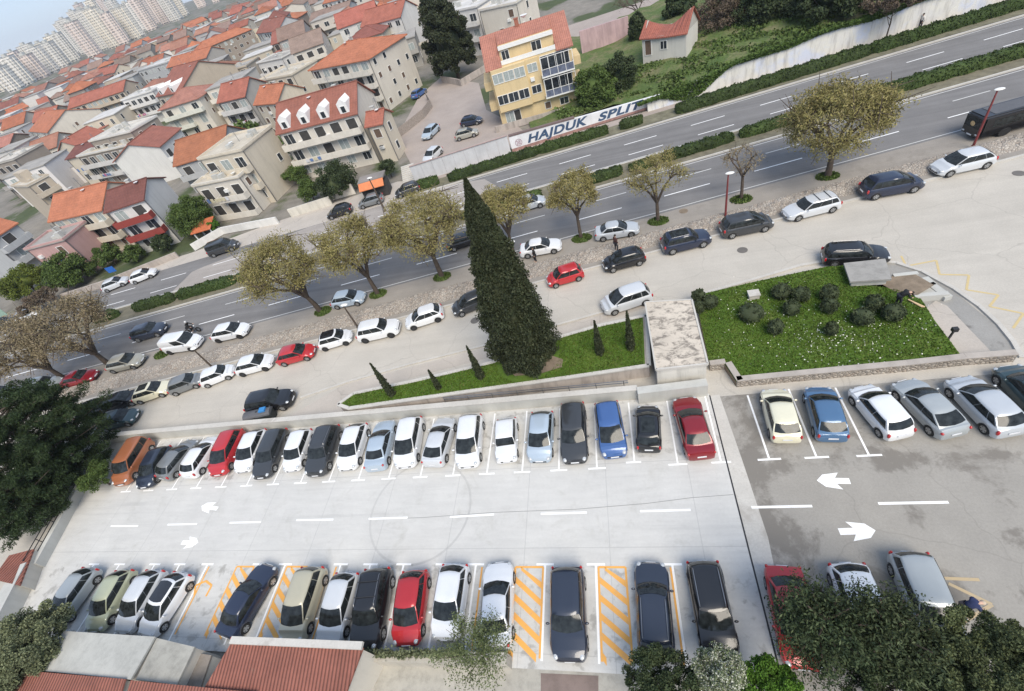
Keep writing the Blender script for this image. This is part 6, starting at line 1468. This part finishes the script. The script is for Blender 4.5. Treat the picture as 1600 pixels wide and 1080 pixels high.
# blue sign, green sign, street signs
def signpost(label, base, h, w_, hh, m, rz=HA):
    b_ = at(*base); t = thing('road_sign', label, 'sign', (b_.x, b_.y, 0), rz)
    mb = MB(); mb.tube([(0, 0, 0), (0, 0, h+hh*.5)], [.05, .05], 8); mb.build('pole', M['rail'], t)
    mb = MB(); mb.box(-w_/2, w_/2, -.08, -.05, h, h+hh); mb.build('panel', m, t)
signpost('blue road sign beyond the highway between two parked pale cars', (190, 437), 1.5, 1.3, .9, simple('blue_sign', (.02, .12, .42), .4))
signpost('large green grey road sign at the left edge beyond the highway', (24, 512), 2.2, 2.8, 1.5, simple('green_sign', (.25, .36, .30), .4))
# ---- lamp posts
M['lampred'] = simple('dark_red_pole_paint', (.20, .04, .04), .5, .2, 3); M['lampwhite'] = simple('lamp_globe', (.78, .78, .75), .3, .05)
def lamp(label, base, top, head=True, m=None, r_=.085):
    b_, h = above(base, top); t = thing('street_lamp', label, 'street lamp', (b_.x, b_.y, 0), 0, 'street lamps along the rubble bank')
    mb = MB(); mb.tube([(0, 0, 0), (0, 0, .25), (0, 0, .26), (0, 0, h*.6), (0, 0, h)], [r_*1.9, r_*1.9, r_*1.2, r_, r_*.65], 10); mb.build('pole', m or M['lampred'], t)
    if head: mb = MB(); mb.ell((.12, 0, h+.05), (.38, .2, .09), 14, 6); mb.build('lamp_head', M['lampwhite'], t)
lamp('red lamp post at the right beside the black bus', (1519, 232), (1560, 141))
lamp('red lamp post in the middle right above the dark grey people carrier', (1133, 343), (1137, 272))
lamp('dark leaning lamp post above the white off-road car', (561, 514), (535, 478), True, M['bark'])
lamp('dark leaning lamp post at the left above the white city car', (334, 576), (303, 544), True, M['bark'])
lamp('lamp post with white head right of the cypress', (812, 428), (803, 377), True)
lamp('dark post in front of the awning beyond the highway', (602, 330), (577, 279), True, M['bark'], .1)
# ---- black bus
A = at(1508, 205, .6); B = at(1700, 152, .6); dd = B-A; L = 11.5; rz = math.atan2(HU.y, HU.x)
A = at(1541, 186, 2.15)
t = thing('bus', 'black coach on the highway behind the right lamp post, cut off by the edge', 'bus', (A.x, A.y, .012), rz); t.scale = (1, .84, .735)
bm = bmesh.new(); bmesh.ops.create_cube(bm, size=1)
for v in bm.verts: v.co = ((v.co.x+.5)*L, (v.co.y+.5)*2.5, .38+(v.co.z+.5)*2.55)
bmesh.ops.bevel(bm, geom=bm.edges[:], offset=.22, segments=3, affect='EDGES')
me = bpy.data.meshes.new('body'); bm.to_mesh(me); bm.free(); me.materials.append(simple('bus_black', (.012, .012, .014), .3, .2, 2, 0, 0, .5)); me.shade_smooth(); me.set_sharp_from_angle(angle=.6)
link(bpy.data.objects.new('body', me), t)
mb = MB(); mb.box(1.0, L-1, .4, 2.1, 2.932, 2.96); mb.build('roof_panel', simple('bus_roof_grey', (.10, .10, .105), .5), t)
mb = MB(); mb.box(-.015, .01, .25, 2.25, 1.45, 2.6); mb.build('windshield', M['glass'], t)
for i in range(6): mb = MB(); mb.box(.9+i*1.7, 2.5+i*1.7, -.015, .01, 1.5, 2.4); mb.build('side_window', M['glass'], t)
for y_ in (.4, 2.1): mb = MB(); mb.ell((-.0, y_, .8), (.05, .18, .1), 8, 5); mb.build('headlight', M['lamp'], t)
mb = MB(); mb.box(-.03, -.016, .9, 1.5, .55, .7); mb.build('number_plate', M['plate'], t)
mb = MB(); n = 16; mb.add([(-.018, 1.25+.28*math.cos(i*2*math.pi/n), 1.9+.28*math.sin(i*2*math.pi/n)) for i in range(n)], [tuple(range(n-1, -1, -1))]); mb.build('emblem', simple('round_orange_emblem', (.65, .45, .22), .5, .4, 6), t)
for x_ in (2.2, 8.6):
    for y_ in (.12, 2.38):
        mb = MB(); n = 18; v = [(.5*math.cos(i*2*math.pi/n), yy, .5*math.sin(i*2*math.pi/n)) for yy in (-.14, .14) for i in range(n)]; mb.add(v, [(i, (i+1) % n, n+(i+1) % n, n+i) for i in range(n)]+[tuple(range(n-1, -1, -1)), tuple(range(n, 2*n))])
        wh_ = mb.build('wheel', M['tyre'], t); wh_.location = (x_, y_, .5)
# ---- dustbins
for i, (p, cl, lb) in enumerate((((405, 659), (.03, .035, .035), 'dark grey dustbin at the kerb behind the black off-road car'), ((424, 655), (.03, .035, .035), 'dark dustbin with blue lid beside the car park parapet'))):
    b_ = at(*p); t = thing('dustbin', lb, 'dustbin', (b_.x, b_.y, .012), HA)
    mb = MB(); v = []
    for z_, k in ((.12, .85), (1.0, 1.05)):
        v += [(-.6*k, -.42*k, z_), (.6*k, -.42*k, z_), (.6*k, .42*k, z_), (-.6*k, .42*k, z_)]
    mb.add(v, [(3, 2, 1, 0), (4, 5, 6, 7), (0, 1, 5, 4), (1, 2, 6, 5), (2, 3, 7, 6), (3, 0, 4, 7)]); mb.build('bin_body', simple('bin_plastic%d' % i, cl, .6), t)
    mb = MB(); n = 7; v = [(x_, .46*math.cos(j*math.pi/n), 1.0+.28*math.sin(j*math.pi/n)) for x_ in (-.66, .66) for j in range(n+1)]; mb.add(v, [(j, j+1, n+2+j, n+1+j) for j in range(n)]+[tuple(range(n, -1, -1)), tuple(range(n+1, 2*n+2))])
    mb.build('lid', simple('bin_lid%d' % i, (.10, .10, .105), .5), t)
    if i: mb = MB(); mb.box(-.25, .3, -.22, .25, 1.27, 1.42); mb.build('blue_box', simple('blue_plastic', (.04, .22, .50), .5), t)
    for x_ in (-.45, .45):
        for y_ in (-.3, .3): mb = MB(); mb.ell((x_, y_, .09), (.08, .04, .09), 8, 5); mb.build('wheel', M['tyre'], t)
# ---- stone box and pipe on the lawn
o = at(1177, 464, GZ1); mb = MB(); mb.box(-.35, .35, -.3, .3, 0, .35); mb.box(-.4, .4, -.35, .35, .352, .42); q = mb.build('stone_block', M['side']); q.location = o; tag(q, 'small pale concrete block standing at the top of the lawn', 'concrete block')
# ---- people
def person(label, base, z0, rz, pose, top, legs, skin=(.55, .36, .27), hair=(.03, .02, .015)):
    P = at(*base, z0); t = thing('person', label, 'person', (P.x, P.y, z0), rz)
    J = {'pel': (0, 0, .95), 'che': (.02, 0, 1.35), 'nec': (.03, 0, 1.50), 'hea': (.05, 0, 1.66), 'top': (.05, 0, 1.76),
         'lh': (0, .10, .90), 'lk': (.02, .11, .50), 'la': (-.02, .11, .08), 'lt': (.16, .12, .04), 'rh': (0, -.10, .90), 'rk': (.12, -.11, .50), 'ra': (.05, -.11, .08), 'rt': (.22, -.12, .04),
         'ls': (.02, .19, 1.42), 'le': (-.03, .25, 1.14), 'lw': (.08, .24, .90), 'rs': (.02, -.19, 1.42), 're': (.0, -.25, 1.14), 'rw': (.14, -.22, .92)}
    J.update(pose)
    def skinned(name, joints, edges, rad, col, root):
        me = bpy.data.meshes.new(name); ks = list(joints); me.from_pydata([J[k] for k in ks], [(ks.index(a), ks.index(b_)) for a, b_ in edges], [])
        o = bpy.data.objects.new(name, me); S.collection.objects.link(o)
        sk = o.modifiers.new('skin', 'SKIN'); sb = o.modifiers.new('sub', 'SUBSURF'); sb.levels = 1; sb.render_levels = 1
        for i, k in enumerate(ks): me.skin_vertices[0].data[i].radius = (rad[k], rad[k]); me.skin_vertices[0].data[i].use_root = (k == root)
        bpy.context.view_layer.update(); m2 = bpy.data.meshes.new_from_object(o.evaluated_get(bpy.context.evaluated_depsgraph_get())); bpy.data.objects.remove(o)
        m2.name = name; m2.materials.clear(); m2.materials.append(simple('cloth_'+name, col, .85, .15, 4)); m2.shade_smooth(); return link(bpy.data.objects.new(name, m2), t)
    skinned('body', ['pel', 'che', 'nec', 'hea', 'top', 'ls', 'le', 'lw', 'rs', 're', 'rw', 'lh', 'lk', 'la', 'lt', 'rh', 'rk', 'ra', 'rt'],
            [('pel', 'che'), ('che', 'nec'), ('nec', 'hea'), ('hea', 'top'), ('che', 'ls'), ('ls', 'le'), ('le', 'lw'), ('che', 'rs'), ('rs', 're'), ('re', 'rw'), ('pel', 'lh'), ('lh', 'lk'), ('lk', 'la'), ('la', 'lt'), ('pel', 'rh'), ('rh', 'rk'), ('rk', 'ra'), ('ra', 'rt')],
            dict(pel=.09, che=.085, nec=.05, hea=.10, top=.07, ls=.045, le=.036, lw=.032, rs=.045, re=.036, rw=.032, lh=.085, lk=.058, la=.04, lt=.035, rh=.085, rk=.058, ra=.04, rt=.035), skin, 'pel')
    skinned('jacket', ['pel', 'che', 'nec', 'ls', 'le', 'lw', 'rs', 're', 'rw'], [('pel', 'che'), ('che', 'nec'), ('che', 'ls'), ('ls', 'le'), ('le', 'lw'), ('che', 'rs'), ('rs', 're'), ('re', 'rw')],
            dict(pel=.175, che=.19, nec=.07, ls=.09, le=.062, lw=.046, rs=.09, re=.062, rw=.046), top, 'pel')
    skinned('trousers', ['pel', 'lh', 'lk', 'la', 'rh', 'rk', 'ra'], [('pel', 'lh'), ('lh', 'lk'), ('lk', 'la'), ('pel', 'rh'), ('rh', 'rk'), ('rk', 'ra')],
            dict(pel=.15, lh=.11, lk=.08, la=.06, rh=.11, rk=.08, ra=.06), legs, 'pel')
    hx = Vector(J['hea']); hd = (Vector(J['top'])-Vector(J['nec'])).normalized()
    mb = MB(); c_ = hx+hd*.045-Vector((.02, 0, 0)); mb.ell(c_, (.115, .105, .10), 10, 7); mb.build('hair', simple('hair', hair, .8), t, True)
    for s in (1, -1):
        w_ = Vector(J['lw' if s > 0 else 'rw']); e_ = Vector(J['le' if s > 0 else 're']); dr = (w_-e_).normalized(); mb = MB()
        mb.tube([w_, w_+dr*.09], [.03, .038], 6)
        for k in range(4): o_ = Vector((.018*(k-1.5), .0, 0)); mb.tube([w_+dr*.08+o_, w_+dr*.13+o_*1.2, w_+dr*.16+o_*1.2+Vector((0, -s*.02, 0))], [.011, .010, .008], 5)
        mb.tube([w_+dr*.03, w_+dr*.07+Vector((.045, 0, 0))], [.012, .009], 5); mb.build('hand', simple('skin', skin, .6), t, True)
    return t
person('pedestrian in black clothes walking past the white saloon in the lay-by', (838, 409), .01, math.radians(200), {}, (.02, .018, .018), (.02, .02, .024))
person('pedestrian in a dark brown jacket on the rubble bank behind the black hatchback', (963, 392), .45, math.radians(30), {}, (.07, .03, .025), (.04, .04, .05))
bend = {'che': (.35, 0, 1.15), 'nec': (.48, 0, 1.12), 'hea': (.62, 0, 1.08), 'top': (.70, 0, 1.04), 'ls': (.34, .19, 1.18), 'le': (.42, .25, .90), 'lw': (.60, .2, .80), 'rs': (.34, -.19, 1.18), 're': (.42, -.25, .9), 'rw': (.6, -.2, .8)}
person('person in a dark blue jacket bending beside the silver grey estate', (1494, 957), .02, math.radians(10), bend, (.02, .03, .09), (.02, .02, .03), hair=(.5, .40, .30))
person('worker in a black jacket bending over the dug-up corner of the lawn', (1400, 478), GZ1, math.radians(0), bend, (.012, .012, .015), (.02, .02, .03))
person('pedestrian in a white top on the pavement below the retaining wall', (1437, 46), .08, math.radians(190), {}, (.65, .63, .60), (.03, .03, .04))
# ---- motorcycle with rider
a, b_ = at(287, 518, .5), at(313, 512, .5); rz = math.atan2((b_-a).y, (b_-a).x); c_ = (a+b_)/2
t = thing('motorcycle', 'motorcycle carrying a rider in black on the highway', 'motorcycle', (c_.x, c_.y, .012), rz)
for x_ in (-.68, .70):
    mb = MB(); n = 18; v = []
    for i in range(n):
        a_ = i*2*math.pi/n
        for rr_, yy in ((.31, -.06), (.33, 0), (.31, .06), (.2, .05), (.2, -.05)): v.append((rr_*math.cos(a_), yy, rr_*math.sin(a_)))
    mb.add(v, [(i*5+j, i*5+(j+1) % 5, ((i+1) % n)*5+(j+1) % 5, ((i+1) % n)*5+j) for i in range(n) for j in range(5)]); wl = mb.build('wheel', M['tyre'], t); wl.location = (x_, 0, .33)
    mb = MB()
    for i in range(5): a_ = i*1.257; mb.bar((0, 0, 0), (.21*math.cos(a_), 0, .21*math.sin(a_)), .03)
    mb.build('rim', M['rim'], wl)
mb = MB(); mb.ell((.15, 0, .78), (.32, .16, .15), 10, 6); mb.build('tank', M['roofblack'], t, True)
mb = MB(); mb.ell((-.35, 0, .80), (.38, .14, .08), 10, 6); mb.build('seat', M['trim'], t, True)
mb = MB(); mb.box(-.25, .3, -.14, .14, .32, .62); mb.bar((.7, 0, .33), (.42, 0, 1.0), .07); mb.bar((-.68, 0, .33), (-.1, 0, .5), .07); mb.bar((-.6, .12, .4), (.1, .14, .35), .07); mb.build('frame', M['rail'], t)
mb = MB(); mb.bar((.4, -.36, 1.02), (.4, .36, 1.02), .04); mb.build('handlebar', M['trim'], t); mb = MB(); mb.ell((.58, 0, .9), (.08, .1, .1), 8, 6); mb.build('headlight', M['lamp'], t, True)
ride = {'pel': (-.25, 0, .98), 'che': (-.02, 0, 1.36), 'nec': (.05, 0, 1.50), 'hea': (.10, 0, 1.63), 'top': (.12, 0, 1.72), 'lh': (-.22, .12, .95), 'lk': (.18, .22, .80), 'la': (.02, .2, .40), 'lt': (.2, .2, .36), 'rh': (-.22, -.12, .95), 'rk': (.18, -.22, .80), 'ra': (.02, -.2, .40), 'rt': (.2, -.2, .36), 'ls': (0, .19, 1.40), 'le': (.18, .28, 1.18), 'lw': (.36, .3, 1.06), 'rs': (0, -.19, 1.40), 're': (.18, -.28, 1.18), 'rw': (.36, -.3, 1.06)}
t = person('rider in black clothes and helmet sitting on the motorcycle', (300, 516), .012, rz, ride, (.012, .012, .013), (.015, .015, .018)); t.location = (c_.x, c_.y, .012)
mb = MB(); mb.ell((.10, 0, 1.67), (.15, .14, .15), 12, 8); mb.build('helmet', simple('helmet_white', (.5, .5, .5), .2), t, True)
# ---- foreground roofs below the car park
M['ribtile'] = m
m, tt, b = nm('ribbed_red_roof'); co = objco(tt); x, y, z = sep(tt, co)
wv = mth(tt, 'ABSOLUTE', mth(tt, 'SINE', mth(tt, 'MULTIPLY', x, math.pi/.20))); f = noise(tt, co, .8, 8, .7); yl = mth(tt, 'LESS_THAN', mth(tt, 'FRACT', mth(tt, 'MULTIPLY', y, 2.6)), .10)
c = mixc(tt, 1.0, ramp(tt, wv, [(0, (.10, .038, .027)), (.45, (.23, .083, .058)), (1, (.29, .11, .08))]), ramp(tt, f, [(.3, .72), (.7, 1.15)]), 'MULTIPLY')
c = mixc(tt, ramp(tt, noise(tt, co, 2.2, 8, .75), [(.6, 0), (.75, .35)]), c, (.22, .18, .13))
tt.links.new(c, b.inputs['Base Color']); b.inputs['Roughness'].default_value = .85; bump(tt, b, wv, 1.0, .05); M['rib'] = m
def roofbox(name, label, px_pts, z, m, drop=None, edge=True, cat='roof', ledge=None):
    q = [at(*p, z) if len(p) == 2 else at(p[0], p[1], p[2]) for p in px_pts]; o0 = q[0].copy(); dx = (q[1]-q[0]); rz = math.atan2(dx.y, dx.x)
    t = thing(name, label, cat, (o0.x, o0.y, 0), rz); Mi = (Matrix.Translation((o0.x, o0.y, 0)) @ Matrix.Rotation(rz, 4, 'Z')).inverted(); L_ = [Mi @ p for p in q]
    mb = MB(); a_ = sum(L_[i].x*L_[(i+1) % len(L_)].y-L_[(i+1) % len(L_)].x*L_[i].y for i in range(len(L_)))
    if a_ < 0: L_ = L_[::-1]
    slab(mb, [tuple(p) for p in L_], .12); mb.build('roof', m, t)
    c_ = sum(L_, Vector())/len(L_); W2 = [p.lerp(c_, .03) for p in L_]
    mb = MB(); n = len(W2); v = [(p.x, p.y, 0) for p in W2]+[(p.x, p.y, p.z-.125) for p in W2]; mb.add(v, [(i, (i+1) % n, n+(i+1) % n, n+i) for i in range(n)]+[tuple(range(n, 2*n))]); o = mb.build('wall', M['wall'], t); o.color = (.55, .52, .46, 1)
    if ledge: mb = MB(); mb.bar(Mi @ q[0]+Vector((0, .06, .08)), Mi @ q[1]+Vector((0, .06, .08)), .34, .16); mb.build('ledge', M['side'], t)
    return t
roofbox('tiled_shed', 'shed with ribbed red tiled roof and white ledge below the beige people carrier', ((362, 1003, 2.9), (567, 1012, 2.9), (536, 1095, 2.3), (310, 1090, 2.3)), 0, M['rib'], ledge=1)
roofbox('tiled_house', 'ribbed red roof at the bottom left corner below the olive tree', ((-10, 1044, 2.6), (195, 1061, 2.6), (180, 1110, 2.2), (-60, 1110, 2.2)), 0, M['rib'])
roofbox('tiled_annex', 'narrow ribbed red roof running along the bottom edge', ((204, 1063, 2.6), (400, 1082, 2.6), (400, 1120, 2.3), (190, 1110, 2.3)), 0, M['rib'])
cr_ = wallmat('grey_concrete_roof', (.43, .43, .40), None, .35)
roofbox('concrete_roof', 'large grey flat concrete roof below the pale parked cars', ((100, 986), (242, 995), (204, 1062), (52, 1047)), 2.45, cr_)
roofbox('concrete_roof', 'small grey flat concrete roof beside the red ribbed shed', ((245, 997), (304, 1011), (276, 1070), (212, 1062)), 2.3, wallmat('grey_concrete_roof_b', (.38, .37, .33), None, .5))
roofbox('brown_roof', 'narrow brown stained roof between the small concrete roof and the red shed', ((306, 1020), (330, 1024), (312, 1078), (278, 1072)), 1.6, wallmat('brown_roof', (.24, .21, .18), None, .5))
roofbox('tile_roof_shed', 'small red tiled shed at the left edge under the pine', ((-12, 905, 1.6), (30, 915, 1.2), (52, 858, 1.2), (14, 868, 1.6)), 0, M['rib'])
sheet('yard', [at(*p) for p in ((545, 1020), (820, 1040), (1100, 1048), (1250, 1048), (1250, 1140), (480, 1140))], .004, wallmat('yard_concrete', (.42, .40, .35), None, .5))
o = wallseg('yard_wall', at(560, 1040), at(800, 1046), 1.15, .5, wallmat('yard_wall', (.46, .43, .37), None, .5), 0, 1); tag(o, 'stained concrete yard wall under the red and white parked cars', 'wall')
mb = MB(); 
sheet('tile_terrace', [at(*p) for p in ((845, 1052), (935, 1056), (935, 1100), (845, 1100))], .010, wallmat('brown_tiles', (.22, .17, .15), None, .4))
sheet('west_yard', [(-44, -12), (-44, 4.3), (-66, 20), (-85, 20), (-85, -12)], .004, M['soil'])
# ---- haze
mb = MB(); mb.box(-2310, 2310, -61, 2310, -1.1, 90); o = mb.build('haze', None); o.data.materials.clear()
m = bpy.data.materials.new('haze'); m.use_nodes = True; tt = m.node_tree; tt.nodes.remove(tt.nodes['Principled BSDF'])
v = tt.nodes.new('ShaderNodeVolumePrincipled'); v.inputs['Color'].default_value = (.86, .90, .97, 1); v.inputs['Density'].default_value = HAZE; v.inputs['Anisotropy'].default_value = .2
tt.links.new(v.outputs[0], tt.nodes['Material Output'].inputs['Volume']); o.data.materials.append(m); o['kind'] = 'stuff'
